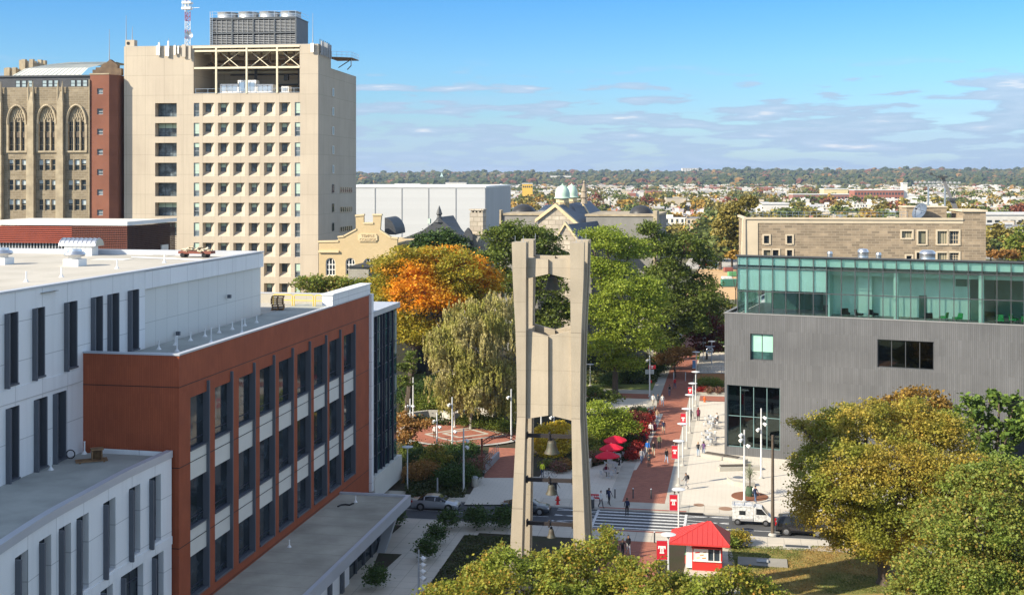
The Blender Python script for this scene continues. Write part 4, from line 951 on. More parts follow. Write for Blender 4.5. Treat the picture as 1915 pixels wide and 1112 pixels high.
b = MB(); b.face([(qa(1057), v_+.8, qb(1057, 420)), (qa(1079), v_+.8, qb(1057, 450)), (qa(1110), v_+14, qb(1057, 446)), (qa(1096), v_+14, qb(1057, 418))]); b.build('roof', MAT['slate_blue'], t)
# flat wings with black domes
def wing(px0, px1, ytop, v, name, label, depth=22):
    t = Q0.thing(name, label, 'building'); b = MB(); zt_ = qz((px0+px1)/2, ytop, v)
    b.box(qu(px0, v), qu(px1, v), v, v+depth, 0, zt_); b.build('wall', MAT['flat_stucco'], t)
    b = MB(); b.box(qu(px0, v)-.2, qu(px1, v)+.2, v-.2, v+depth, zt_, zt_+.35); b.build('coping', MAT['gothic_trim'], t)
    return t, zt_
t1, zt1 = wing(939, 1012, 402.5, 12, 'domed_wing', 'flat topped grey wing with a black dome left of the church')
b = MB(); r = 25*(qz(0, 0, 20)*0+Q0.w(qu(979, 20), 20).y)/F
def dome(px, py, rpx, hpx, v, t):
    Yv = Q0.w(qu(px, v), v).y; s_ = Yv/F; r = rpx*s_; h = hpx*s_; b = MB(); b.lathe([(r*math.cos(q*HP/8)+.02, h*math.sin(q*HP/8)) for q in range(9)], (qu(px, v), v, qz(px, py, v)), 28)
    b.lathe([(r*1.05, -1.2), (r*1.05, 0)], (qu(px, v), v, qz(px, py, v)), 28); b.build('dome', MAT['dome_black'], t, smooth=R(40))
dome(979, 402.5, 24, 21, 24, t1)
b = MB(); v_ = 22; b.face([(qu(998, v_), v_, qz(1000, 402, v_)), (qu(1030, v_), v_, qz(1000, 402, v_)), (qu(1030, v_), v_+16, qz(1000, 387, v_)), (qu(992, v_), v_+16, qz(1000, 387, v_))])
for k in range(9): u_ = qu(999+k*3.2, v_); b.tube([(u_, v_, qz(1000, 401.6, v_)), (u_-.4, v_+16, qz(1000, 386.6, v_))], .12, 4, 1)
b.build('seamed_roof', [M('seam_grey', (.20, .23, .26), .5), MAT['grey_paint']], t1)
b = MB(); b.extr([(qu(932, 12), 11.5, 0), (qu(938, 12), 11.5, 0), (qu(938, 12), 11.5, qz(935, 393, 12)), (qu(935, 12), 11.5, qz(935, 392, 12))], (0, 2, 0)); b.build('pier', MAT['gothic_trim'], t1)
t2, zt2 = wing(1096, 1227, 404.5, 8, 'domed_wing', 'long flat grey wing with a black dome right of the church')
dome(1199, 404, 23, 20.5, 16, t2)
b = MB(); b.box(qu(1222, 8), qu(1229, 8), 7.6, 12, 0, qz(1225, 394, 8)); b.build('pier', MAT['gothic_trim'], t2)
# stone chimney block
t = Q0.thing('stone_chimney', 'tall square rough stone chimney on a low stone block', 'chimney'); v_ = -10
b = MB(); z1_ = qz(890, 391, v_); b.box(qu(878.5, v_), qu(903, v_), v_, v_+2.6, 0, z1_-.6); b.box(qu(878, v_)-.1, qu(903.5, v_)+.1, v_-.15, v_+2.8, z1_-.25, z1_)
for q in range(4): u_ = qu(880+q*6.5, v_); b.box(u_, u_+.3, v_, v_+2.6, z1_-.6, z1_-.25)
b.build('shaft', MAT['church_stone'], t)
b = MB(); b.box(qu(866, v_), qu(911, v_), v_-1.5, v_+8, 0, qz(890, 438.5, v_)); b.build('base_block', MAT['grey_stone'], t)
b = MB(); b.box(qu(866, v_)-.2, qu(911, v_)+.2, v_-1.7, v_+8, qz(890, 438.5, v_), qz(890, 437, v_)); b.build('coping', MAT['gothic_trim'], t)
# concave pyramid slate roof
t = Q0.thing('slate_roofed_hall', 'hall with a swept pyramid slate roof and spire finial, arch dormer at right', 'building'); v_ = -16
pr = [(740, 450), (765, 441), (790, 431), (808, 418), (820, 406), (835, 419), (850, 432), (866, 441), (878, 452)]
b = MB(); pts_ = [(qu(x, v_), v_, qz(x, y, v_)) for x, y in pr]
cx_ = pts_[4]
for i in range(len(pts_)-1):
    if True: b.face([pts_[i], pts_[i+1], (pts_[i+1][0]*.5+cx_[0]*.5, v_+10, pts_[i+1][2]), (pts_[i][0]*.5+cx_[0]*.5, v_+10, pts_[i][2])])
b.face([(pts_[0][0], v_, 0)]+pts_+[(pts_[-1][0], v_, 0)]); b.build('roof', MAT['dark_slate'], t)
b = MB(); b.lathe([(.9, 0), (.5, .6), (.35, 1.2), (.55, 1.4), (.3, 2.2), (.02, 2.9)], (cx_[0], v_+.5, cx_[2]-.9), 8); b.build('finial', MAT['dark_metal'], t)
b = MB(); u_ = qu(869, v_); zq = qz(869, 438, v_); b.extr([(u_-.9, v_+2, zq-2), (u_+.9, v_+2, zq-2), (u_+.9, v_+2, zq-.6), (u_+.5, v_+2, zq+.4), (u_, v_+2, zq+1), (u_-.5, v_+2, zq+.4), (u_-.9, v_+2, zq-.6)], (0, 1, 0)); b.build('dormer', MAT['dark_slate'], t)
b = MB(); b.box(qu(801, v_), qu(805, v_), v_-.3, v_+.4, qz(803, 418, v_), qz(803, 409, v_)); b.build('vent_stack', MAT['copper'], t)

# =================================================================== STONE BUILDING BEHIND THE GREY ONE
M('fieldstone', (.42, .325, .22), .9, (.24, .185, .125), .5, 1.0, brick=(1.5, .5, .03, (.19, .15, .105), (.38, .32, .24)), bump=.5, bs=4, speck=.25)
S0 = Fr((1394-CX)*240/F, 240, R(6)); su = lambda px, v=0: S0.u(px, v); sz = lambda px, py, v=0: S0.zz(S0.u(px, v), v, py)
sb = S0.thing('fieldstone_building', 'brown fieldstone building with pale window surrounds and flat railed roof', 'building')
zS = sz(1500, 410.5); uE = su(1843)
wn_ = [(1428.5, 1438.5, 455, 440.6, 1), (1471.6, 1481.6, 455, 440.6, 1), (1686.5, 1705.5, 445, 432, 2), (1717, 1731.5, 456, 432, 1), (1753, 1772, 456, 432, 2), (1774, 1793, 456, 432, 2),
       (1428, 1441, 480, 467.5, 1), (1445, 1456, 480, 467.5, 1), (1471.6, 1481.6, 482, 467.5, 1), (1695, 1705, 488, 478, 1), (1714, 1720, 488, 472, 1), (1753, 1772, 488, 472.5, 2), (1774, 1793, 488, 472.5, 2)]
ops = [(su(a), su(b_), sz(a, c), sz(a, d), .4) for a, b_, c, d, n in wn_]
b = MB(); wall(b, lambda u, z_, d: (u, d, z_), 0, uE, 0, zS, ops)
zp_ = sz(1830, 396); ue1 = su(1801)
b.face([(0, 0, 0), (0, 16, 0), (0, 16, zS), (0, 0, zS)]); b.face([(uE, 0, 0), (uE, 16, 0), (uE, 16, zS), (uE, 0, zS)]); b.box(ue1, uE+.05, -.1, 9, zS-2, zp_); b.box(ue1, uE+.05, -.1, -.002, 0, zS-2)
b.box(su(1704), su(1780), 4, 11, zS-1, sz(1740, 388, 4)); b.build('wall', MAT['fieldstone'], sb)
b = MB(); b.box(.3, uE-.3, .6, 16, zS-1.3, zS-1.0); b.build('roof', MAT['membrane'], sb)
b = MB(); b.box(-.3, ue1-.02, -.3, .6, zS, zS+.4); b.box(-.3, .3, .6, 16, zS, zS+.4); b.box(-.2, ue1-.02, -.1, -.003, zS-.7, zS); MB().box(ue1-.3, uE+.3, -.4, 9.2, zp_, zp_+.35).build('pier_cap', MAT['stone_trim'], sb); MB().box(su(1704)-.2, su(1780)+.2, 3.8, 11.2, sz(1740, 388, 4), sz(1740, 386, 4)).build('penthouse_cap', MAT['stone_trim'], sb); b.hexa([(-1.2, -.6, 0), (.0, -.6, 0), (.0, 2, 0), (-1.2, 2, 0)], [(-.5, -.3, zS), (.0, -.3, zS), (.0, 2, zS), (-.5, 2, zS)])
b.box(0, 2.4, -.12, -.003, 0, zS-.71); b.build('coping', MAT['stone_trim'], sb)
for a, b_, c, d, e in ops:
    n = wn_[ops.index((a, b_, c, d, e))][4]; w_ = b_-a
    window(sb, (a+b_)/2, .38, c, round(w_, 2), round(d-c, 2), 0, 2 if (n == 1 and w_ < 1.2) else 4 if n == 2 else 1, (.33, .66) if w_ < 1.2 or a > su(1765) else (), .09, MAT['stone_trim'] if n == 2 else MAT['dark_frame'], MAT['dark_glass'], blind=0 if w_ < 1.2 or a > su(1770) else .97, bm=M('tan_blind', (.20, .19, .13), .8))
    s_ = MB(); s_.box(a-.3, a, -.13, .2, c-.25, d+.3); s_.box(b_, b_+.3, -.13, .2, c-.25, d+.3); s_.box(a, b_, -.13, .2, d, d+.3); s_.box(a, b_, -.18, .2, c-.3, c); s_.build('window_surround', MAT['stone_trim'], sb)
def railing(name, label, frame, u0_, v0_, u1_, v1_, z_, h=1.1, n=12, mat='galv', r=.04, cat='railing', bars=2):
    t = thing(name, label, cat, frame.w(u0_, v0_, z_), -frame.a); b = MB(); L_ = Vector((u1_-u0_, v1_-v0_, 0))
    for q in range(bars): b.tube([(0, 0, h*(q+1)/bars), L_+Vector((0, 0, h*(q+1)/bars))], r, 4)
    b.build('rail', MAT[mat], t); b = MB()
    for i in range(n+1): p = L_*(i/n); b.tube([p, p+Vector((0, 0, h))], r, 4)
    b.build('posts', MAT[mat], t); return t
railing('roof_railing', 'long pipe railing along the roof of the fieldstone building', S0, 1.2, 1.5, su(1700), 1.5, zS+.3, 1.2, 26)
# satellite dish
t = thing('satellite_dish', 'big dark mesh satellite dish on the fieldstone roof', 'satellite dish', S0.w(su(1724, 2), 2, zS-1), -S0.a)
b = MB(); b.tube([(0, 0, 0), (0, 0, 2.2)], .13, 8); b.tube([(-.9, 0, .05), (.9, 0, .05)], .08, 6); b.tube([(0, 0, .9), (.8, .6, 0)], .05, 5); b.build('mount', MAT['dark_metal'], t)
b = MB(); b.lathe([(.15, 0), (.7, .1), (1.3, .36), (1.7, .66), (1.76, .70), (1.74, .76), (1.3, .45), (.7, .18), (.1, .08)], n=28); 
for q in range(12): a_ = q*math.pi/6; b.tube([(.1*math.cos(a_), .1*math.sin(a_), .02), (.9*math.cos(a_), .9*math.sin(a_), .17), (1.74*math.cos(a_), 1.74*math.sin(a_), .70)], .05, 4, 1)
d_ = b.build('reflector', [M('dish_mesh', (.10, .13, .18), .5), MAT['black']], t, (0, 0, 2.3), smooth=R(30)); d_.rotation_euler = (R(62), 0, R(-58))
b = MB()
for q in range(3): a_ = q*2.09; b.tube([(1.5*math.cos(a_), 1.5*math.sin(a_), .5), (0, 0, 1.7)], .04, 4)
b.lathe([(.15, 1.6), (.15, 1.9)], n=8); f_ = b.build('feed_arm', MAT['black'], t, (0, 0, 2.3)); f_.rotation_euler = d_.rotation_euler
# telescopic crane boom rising behind the penthouse
p0 = S0.w(su(1793, 13), 13, sz(1793, 405, 13)); p1 = S0.w(su(1762, 13), 13, sz(1762, 330, 13))
t = thing('crane_boom', 'grey telescopic crane boom leaning left above the stone roof', 'crane', p0)
d_ = p1-p0; b = MB(); b.tube([(0, 0, -12)-d_*0, (0, 0, 0)] if 0 else [(-d_.x*.2, 0, -d_.z*.2), (0, 0, 0), tuple(d_*.42)], .55, 4); b.build('lower_boom', M('crane_grey', (.16, .16, .165), .6, amp=.2), t)
b = MB(); b.tube([tuple(d_*.4), tuple(d_*.97)], .36, 4); b.build('upper_boom', MAT['crane_grey'], t)
b = MB(); e = d_; b.box(e.x-1.2, e.x+.8, -.5, .5, e.z-.3, e.z+.1); b.tube([(e.x-1.2, 0, e.z), (e.x-2.4, 0, e.z+.5)], .1, 4); b.box(e.x-2.6, e.x-2.1, -.2, .2, e.z+.3, e.z+.8); b.box(d_.x*.42-.8, d_.x*.42+.6, -.7, .7, d_.z*.42-.2, d_.z*.42+.3); b.build('boom_head', MAT['dark_metal'], t)
# floodlight poles behind the stone building
for px, yt, lb in ((1736, 349, 'left floodlight pole of the pair behind the stone roof'), (1767, 350, 'right floodlight pole behind the stone roof, near the crane boom')):
    Yp = 420; p = P(px, yt, Yp); t = thing('floodlight_pole', lb, 'floodlight', (p.x, Yp, 0)); b = MB(); b.tube([(0, 0, 0), (0, 0, p.z)], [.45, .3], 8); b.build('pole', MAT['galv'], t)
    b = MB()
    for q in range(2): b.tube([(-5, 0, p.z+.2+q*1.2), (5, 0, p.z+.2+q*1.2)], .12, 4)
    for q in range(14): x = -5+q*.77; b.box(x-.3, x+.3, -.3, .4, p.z+(q % 2)*1.2, p.z+.7+(q % 2)*1.2)
    b.build('lamp_bank', MAT['grey_paint'], t)

# =================================================================== GREY SLATE CLAD BUILDING WITH GREEN GLASS TOP
M('grey_clad', (.135, .137, .142), .8, (.10, .102, .106), .2, .7, rib=(.22, 1.9, .34), bump=.6, bs=3)
M('terrace', (.45, .44, .42), .8, amp=.3, grid=(1.5, 1.5, .05, .3)); M('mint', (.62, .86, .75), .7, amp=.1); M('mint_dark', (.10, .2, .16), .8)
M('roof_dark', (.05, .055, .06), .6, amp=.2)
GLS = CLEAR('mint_glass', (.92, .985, .965), .12)
K0 = Fr((1355-CX)*148/F, 148, R(22.5)); ku = lambda px, v=0: K0.u(px, v); kz = lambda px, py, v=0: K0.zz(K0.u(px, v), v, py)
kb = K0.thing('slate_clad_building', 'dark grey slate clad building with a green glass storey on top', 'building')
zK = kz(1360, 585.5); uKE = 60
wK = [(1403, 1445.7, 673.5, 624.4), (1640.8, 1746.4, 689, 636.5), (1359.5, 1458.7, 838, 722)]
ops = [(ku(a), ku(b_), kz((a+b_)/2, c), kz((a+b_)/2, d), .45) for a, b_, c, d in wK]; ops[2] = ops[2][:4]+(6,)
ops[1] = ops[1][:4]+(3,)
cut = (ku(1885), 52, 0, kz(1885, 745), 9)
b = MB(); wall(b, lambda u, z_, d: (u, d, z_), 0, uKE, 0, zK, ops+[cut])
b.face([(0, 0, 0), (0, 26, 0), (0, 26, zK), (0, 0, zK)]); b.face([(uKE, 0, 0), (uKE, 26, 0), (uKE, 26, zK), (uKE, 0, zK)]); b.face([(0, 26, 0), (uKE, 26, 0), (uKE, 26, zK), (0, 26, zK)])
for o_ in (ops[1], ops[2], cut): b.face([(o_[0], o_[4], o_[2]), (o_[1], o_[4], o_[2]), (o_[1], o_[4], o_[3]), (o_[0], o_[4], o_[3])])
b.build('wall', MAT['grey_clad'], kb)
b = MB(); b.box(.25, uKE, .25, 26, zK-.5, zK-.25); b.build('terrace', MAT['terrace'], kb)
b = MB(); b.box(-.05, .25, .25, 26, zK, zK+.12); b.box(-.05, uKE, -.04, .25, zK, zK+.12); b.build('coping', M('cop_grey', (.22, .22, .22), .6), kb)
a, b_, c, d, e = ops[0]; window(kb, (a+b_)/2, .43, c, round(b_-a, 2), round(d-c, 2), 0, 2, (), .09, MAT['dark_frame'], MAT['teal_glass'], blind=.7, bm=M('mint_blind', (.30, .55, .44), .8))
a, b_, c, d, e = ops[1]; window(kb, (a+b_)/2, .3, c, round(b_-a, 2), round(d-c, 2), 0, 4, (), .09, MAT['dark_frame'], CLEAR('smoke_glass', (.25, .34, .34), .2))
a, b_, c, d, e = ops[2]; window(kb, (a+b_)/2, .3, c, round(b_-a, 2), round(d-c, 2), 0, 4, (.5,), .09, M('teal_frame', (.12, .2, .2), .5), MAT['smoke_glass'])
b = MB(); b.box(a+.1, a+1.0, .6, .7, c+(d-c)*.52, d-.3); b.build('blind', MAT['mint_blind'], kb)
b = MB(); b.hexa([(a+1.6, 2, c+1.9), (a+2.3, 2, c+1.6), (a+2.3, 2.4, c+1.6), (a+1.6, 2.4, c+1.9)], [(a+1.6, 2, c+(d-c)*.5), (a+2.3, 2, c+(d-c)*.5), (a+2.3, 2.4, c+(d-c)*.5), (a+1.6, 2.4, c+(d-c)*.5)]); b.extr([(a+2.3, 2, c+(d-c)*.44), (a+2.3, 2, c+1.9), (a+4.6, 2, c+1.9)], (0, .3, 0)); b.build('stair', M('stair_red', (.45, .08, .04), .6), kb)
b = MB(); b.box(a, b_, 1.2, 5.9, c+(d-c)*.49, c+(d-c)*.53); b.box(a, b_, .5, 5.9, c-.1, c-.02); b.build('floor_slab', MAT['mint_dark'], kb)
# glass storey
uG0 = ku(1378, .5); zG0, zG1 = kz(1500, 584, .5)-.0, kz(1380, 478.5, .5)
zG0 = zK-.05; uGE = uKE; DG = 15
b = MB(); b.box(uG0-.1, uGE, .2, .6, zG1, zG1+.16); b.box(uG0-.05, uGE, .6, DG+.4, zG1-1.3, zG1-1.05); b.build('roof', MAT['roof_dark'], kb)
b = MB(); b.box(uG0+.2, uGE, .8, DG, zG0-.2, zG0-.02); b.build('glass_storey_floor', M('floor_pale', (.35, .36, .33), .7), kb)
hG = zG1-zG0; mulls = [100, 145, 203, 266, 328, 392, 458, 520, 590, 655, 720, 787, 850, 918, 985, 1055, 1122, 1190, 1255, 1325, 1392, 1453, 1522, 1592]
mu = [ku(1340+x/2.527, .5) for x in mulls]
while mu[-1] < uGE-2: mu.append(mu[-1]+2.05)
b = MB()
for i in range(len(mu)-1): 
    pass
gp_ = MB(); gp_.box(mu[0], mu[-1], .5, .53, zG0, zG1-.02); gp_.box(mu[0], mu[0]+.03, .53, DG, zG0, zG1-1.1); gp_.build('glazing', GLS, kb)
for u_ in mu: b.box(u_-.05, u_+.05, .38, .498, zG0, zG1)
for z_ in (zG0, zG0+hG*.39, zG0+hG*.79, zG1-.12): b.box(mu[0], mu[-1], .36, .497, z_, z_+.1)
for v_ in range(1, 7): b.box(mu[0]-.1, mu[0]-.005, .5+v_*2.2, .58+v_*2.2, zG0, zG1-1.1)
for z_ in (zG0, zG0+hG*.39, zG1-1.15): b.box(mu[0]-.11, mu[0]-.004, .5, DG, z_, z_+.1)
b.build('curtain_wall_frame', MAT['dark_frame'], kb)
# interior: back walls, columns, blinds, furniture
b = MB(); b.box(mu[7], mu[17], 4.6, 4.8, zG0, zG1-1.32); b.box(mu[0]+.5, mu[-1], DG-.3, DG-.1, zG0, zG1-1.32); b.box(mu[9], mu[10], 3.6, 3.9, zG0, zG1-1.7); b.box(mu[7], mu[7]+.2, 1.6, 7.2, zG0, zG1-1.32); b.box(mu[17]-.2, mu[17], 4.5, 7.2, zG0, zG1-1.32); b.build('inner_wall', MAT['mint'], kb)
MB().box(mu[7]+.02, mu[-1], .72, .76, zG1-1.25, zG1-.02).build('spandrel_panel', MAT['mint'], kb)
b = MB(); b.box(mu[0], mu[7]-.06, .62, .66, zG0+hG*.42, zG1-.02); b.build('blind', M('mint_shade', (.66, .86, .77), .8, amp=.08), kb)
for i in (12, 18):
    b = MB(); b.tube([(mu[i]-.1, 1.3, zG0), (mu[i]-.1, 1.3, zG1-1.3)], .3, 14); b.build('column', MAT['mint'], kb)
b = MB(); b.tube([(mu[0]+.9, 1.3, zG0), (mu[0]+.9, 1.3, zG1-1.3)], .22, 10); b.build('column', MAT['mint'], kb)
b = MB()
for u_ in mu[7:]: b.box(u_-.12, u_+.12, .57, .71, zG1-1.0, zG1-.5)
b.box(mu[7], mu[-1], 2.2, 2.5, zG1-2.1, zG1-1.62); b.build('ceiling_beam', MAT['mint'], kb)
b = MB(); b.box(mu[17]+.1, mu[17]+1.6, 4.0, 4.1, zG0, zG0+2.4); b.box(mu[13]+.6, mu[14]-.1, 4.5, 4.59, zG0, zG0+2.6); b.box(mu[16], mu[17]-.3, 4.45, 4.59, zG0+hG*.55, zG0+hG*.8); b.box(mu[19]-.4, mu[-1], 9, 9.1, zG0, zG1-1.4); b.box(mu[2], mu[6], 8, 8.2, zG0, zG0+hG*.42); b.build('dark_partition', MAT['mint_dark'], kb)
for i, (mi, v_) in enumerate(((8, 2.2), (9, 1.7), (10, 2.6), (14, 1.6), (15, 2.4), (16, 2.0), (19, 2.0), (20, 3.0), (21, 1.8))):
    gchair = thing('lounge_chair', ['dark lounge chair seen through the green glass', 'green lounge chair seen through the green glass'][i > 3]+' %s' % ['left of the first column', 'under the middle of the first column bay', 'beside the first column', 'left of the inner doorway', 'in front of the inner doorway', 'right of the inner doorway', 'behind the second column', 'near the right edge', 'at the right edge of the photo'][i], 'chair', K0.w(mu[mi]+.3, v_, zG0), i)
    b = MB(); b.box(-.4, .4, -.4, .4, .3, .5); b.build('seat', MAT['black'] if i <= 3 else M('chair_green', (.04, .35, .1), .6), gchair); b = MB(); b.hexa([(-.4, .3, .5), (.4, .3, .5), (.4, .42, .5), (-.4, .42, .5)], [(-.36, .4, .95), (.36, .4, .95), (.36, .5, .95), (-.36, .5, .95)]); b.build('backrest', MAT['black'] if i <= 3 else MAT['chair_green'], gchair)
    b = MB()
    for x, y in ((-.35, -.35), (.35, -.35), (-.35, .35), (.35, .35)): b.tube([(x, y, 0), (x, y, .3)], .03, 4)
    b.build('legs', MAT['dark_metal'], gchair)
def cyl_vent(px, py, r, h, label):
    v_ = 8; u_ = ku(px, v_); t = thing('roof_fan', label, 'roof vent', K0.w(u_, v_, zG1-1.05), 0); b = MB(); b.lathe([(r*.5, 0), (r*.5, h*.15)], n=20); b.build('curb', MAT['white_paint'], t)
    b = MB(); b.lathe([(r*.55, h*.15), (r, h*.22), (r*1.02, h*.3), (r*.97, h*.34), (r*.97, h*.75), (r*1.03, h*.8), (r*.95, h*.9), (r*.7, h*1.0)], n=24); b.build('drum', MAT['galv'], t, smooth=R(35))
cyl_vent(1552, 476, .33, 1.4, 'small silver roof fan, leftmost above the green glass'); cyl_vent(1614, 480, .65, 1.8, 'medium silver drum roof fan above the green glass'); cyl_vent(1643, 482, .33, 1.4, 'small silver roof fan just right of the medium drum'); cyl_vent(1734.5, 484, .92, 1.8, 'largest silver drum roof fan above the green glass')
# =================================================================== GROUND, ROAD, PATHS
M('asphalt', (.085, .088, .092), .9, (.06, .062, .066), .25, .7, speck=.25, bump=.2)
M('pave_light', (.62, .56, .47), .85, (.52, .47, .39), .3, .6, brick=(.9, .45, .02, (.56, .51, .43), (.42, .38, .32)), speck=.12)
M('pave_walk', (.56, .50, .41), .9, (.46, .42, .35), .35, .6, grid=(1.5, 1.5, .05, .5), speck=.15)
M('pave_band', (.44, .41, .35), .9, amp=.4, grid=(0, 1.6, .04, .4))
M('brick_pave', (.42, .145, .085), .85, (.33, .105, .065), .8, .6, brick=(.42, .2, .02, (.25, .08, .05), (.28, .16, .12)), speck=.3)
M('kerb', (.42, .40, .36), .9, amp=.3); M('paint_white', (.70, .70, .68), .7, (.30, .30, .30), 5, .5)
M('grass', (.12, .17, .035), .95, (.21, .19, .05), .22, .9, speck=.5, bump=.6, bs=20)
M('lawn_mix', (.15, .18, .04), .95, (.40, .25, .09), .10, 1.0, speck=.5, bump=.6, bs=20)
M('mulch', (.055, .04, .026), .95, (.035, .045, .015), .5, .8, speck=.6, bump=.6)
M('dirt', (.56, .36, .17), .95, (.46, .31, .17), .05, .6, speck=.2)
M('far_ground', (.10, .105, .05), .95, (.16, .14, .09), .01, .8, speck=.3)
M('manhole', (.28, .17, .11), .8)
St = Fr(13.4, 124.7, A0)
def sheet(name, frame, pts, z, mat, label=None, th=.0):
    b = MB(); w_ = [frame.w(*p) if frame else Vector((p[0], p[1], 0)) for p in pts]
    if th: b.prism([(p.x, p.y) for p in w_], z-th, z)
    else: b.face([(p.x, p.y, z) for p in w_])
    # keep texture aligned with the street: build in the street frame
    me = b.mesh(name, mat); o = link(name, me); inv = Matrix.Translation(Vector((St.X, St.Y, 0)))@Matrix.Rotation(-A0, 4, 'Z')
    me.transform(inv.inverted()); o.matrix_world = inv; o['kind'] = 'structure'; return o
def uvbox(u0, u1, v0, v1): return [(u0, v0), (u1, v0), (u1, v1), (u0, v1)]
g = MB()
g.face([(-6000, -200, 0), (9000, -200, 0), (9000, 14000, 0), (-6000, 14000, 0)]); o = g.build('ground', MAT['far_ground']); o['kind'] = 'structure'
RV0, RV1 = -8.6, -1.7
sheet('road', St, uvbox(-140, 160, RV0, RV1), .004, MAT['asphalt'])
Z1 = .12
sheet('ground', St, uvbox(-70, 90, RV1+.18, 75), Z1, MAT['mulch'], th=.15)
sheet('ground', St, uvbox(-60, 90, -75, RV0-.18), Z1, MAT['mulch'], th=.15)
sheet('kerb', St, uvbox(-140, 160, RV1, RV1+.18), Z1+.01, MAT['kerb'], th=.15)
sheet('kerb', St, uvbox(-140, 160, RV0-.18, RV0), Z1+.01, MAT['kerb'], th=.15)
sheet('sidewalk', St, uvbox(-70, 90, RV1+.18, 1.3), Z1+.006, MAT['pave_walk'])
sheet('sidewalk', St, uvbox(-60, 90, -12.2, RV0-.18), Z1+.006, MAT['pave_walk'])
# brick walk and its bands
for a, b_ in ((1.3, 150), (-60, -12.2)):
    sheet('path', St, uvbox(-2.35, 2.0 if a > 0 else 2.6, a, b_), Z1+.008, MAT['brick_pave'])
    if a > 0:
        sheet('path', St, uvbox(-3.9, -2.35, a, b_), Z1+.012, MAT['pave_band']); sheet('path', St, uvbox(2.0, 3.6, a, b_), Z1+.012, MAT['pave_band'])
sheet('plaza', St, uvbox(3.6, 34, 1.3, 60), Z1+.008, MAT['pave_light'])
def px_sheet(name, pts, z, mat): return sheet(name, None, [tuple(G(x, y).xy) for x, y in pts], z, mat)
sheet('plaza', St, uvbox(-12.4, -3.9, 1.3, 13), Z1+.0085, MAT['pave_light'])
px_sheet('plaza', [(1190, 880), (1203, 858), (1186, 862), (1140, 866), (1096, 878), (1060, 880), (1060, 896)], Z1+.010, MAT['pave_light'])
px_sheet('path', [(1160, 868), (1204, 858), (1240, 775), (1222, 775), (1204, 800)], Z1+.010, MAT['pave_light'])
sheet('plaza', St, uvbox(-22, -3.9, 46, 60.3), Z1+.009, MAT['pave_light'])
sheet('path', St, uvbox(-22, -3.9, 60.3, 64.5), Z1+.007, MAT['brick_pave']); sheet('path', St, uvbox(3.6, 20, 60.3, 64.5), Z1+.007, MAT['brick_pave'])
sheet('path', St, uvbox(-30, -3.9, 64.5, 68), Z1+.007, MAT['pave_band']); sheet('path', St, uvbox(3.6, 20, 64.5, 67), Z1+.007, MAT['pave_band'])
sheet('lawn', St, uvbox(-34, -3.9, 68, 82), .14, MAT['grass'])
sheet('ground', St, uvbox(-60, 60, 75, 150), .1, MAT['mulch'])
# left garden: brick circle with bands, ramp, walk
def disc(name, cx, cy, r, z, mat, r0=0, n=56, th=0):
    b = MB()
    for i in range(n):
        a, c = 2*math.pi*i/n, 2*math.pi*(i+1)/n
        o_ = [(cx+r*math.cos(a), cy+r*math.sin(a)), (cx+r*math.cos(c), cy+r*math.sin(c))]; p_ = [(cx+r0*math.cos(a), cy+r0*math.sin(a)), (cx+r0*math.cos(c), cy+r0*math.sin(c))]
        if r0: b.face([(*p_[0], z), (*o_[0], z), (*o_[1], z), (*p_[1], z)])
        if th: b.face([(*p_[0], z), (*p_[1], z), (*p_[1], z-th), (*p_[0], z-th)])
    if not r0: b.face([(cx+r*math.cos(2*math.pi*i/n), cy+r*math.sin(2*math.pi*i/n), z) for i in range(n)])
    o = b.build(name, mat); o['kind'] = 'structure'; return o
cx_, cy_ = -6.2, 160.5
disc('plaza', cx_, cy_, 8.2, Z1+.012, MAT['brick_pave']); disc('kerb', cx_, cy_, 8.9, Z1+.16, MAT['kerb'], 8.2, th=.2)
b = MB()
def line2(x0, y0, x1, y1, w, z):
    d = Vector((x1-x0, y1-y0)).normalized(); n = Vector((-d.y, d.x))*w/2
    b.face([(x0-n.x, y0-n.y, z), (x1-n.x, y1-n.y, z), (x1+n.x, y1+n.y, z), (x0+n.x, y0+n.y, z)])
for k in (1.0, .55):
    q = [(cx_-5*k, cy_-1*k), (cx_-1*k, cy_-5.5*k), (cx_+5.5*k, cy_-1.5*k), (cx_+1.5*k, cy_+3.6*k)]
    for i in range(4): line2(*q[i], *q[(i+1) % 4], .55, Z1+.018+.004*(i % 2))
o = b.build('path', MAT['pave_band']); o['kind'] = 'structure'
px_sheet('path', [(905, 895), (965, 895), (985, 840), (915, 838)], Z1+.014, MAT['brick_pave'])
px_sheet('path', [(740, 800), (790, 835), (830, 838), (800, 790), (870, 770), (840, 760)], Z1+.009, MAT['brick_pave'])
px_sheet('plaza', [(868, 945), (1010, 945), (1010, 893), (898, 893)], Z1+.013, MAT['pave_light'])
px_sheet('lawn', [(770, 730), (850, 730), (850, 700), (760, 700)], Z1+.02, MAT['grass'])
px_sheet('path', [(745, 745), (860, 742), (860, 730), (745, 733)], Z1+.024, MAT['brick_pave'])
# near side, left: broad concrete walk with planting cut outs and a darkened lawn
sheet('plaza', St, uvbox(-24, -14.5, -60, -12.2), Z1+.007, MAT['pave_walk'])
px_sheet('bed_or_dark_lawn', [(868, 1002), (960, 1004), (960, 1100), (800, 1100)], Z1+.012, MAT['mulch'])  # shaded lawn, its shade put into a dark mulch colour
px_sheet('bed_or_dark_lawn', [(719, 981), (752, 984), (722, 1010), (712, 1008)], Z1+.014, MAT['mulch'])
px_sheet('bed_or_dark_lawn', [(708, 1036), (752, 1038), (700, 1085), (690, 1080)], Z1+.014, MAT['mulch'])
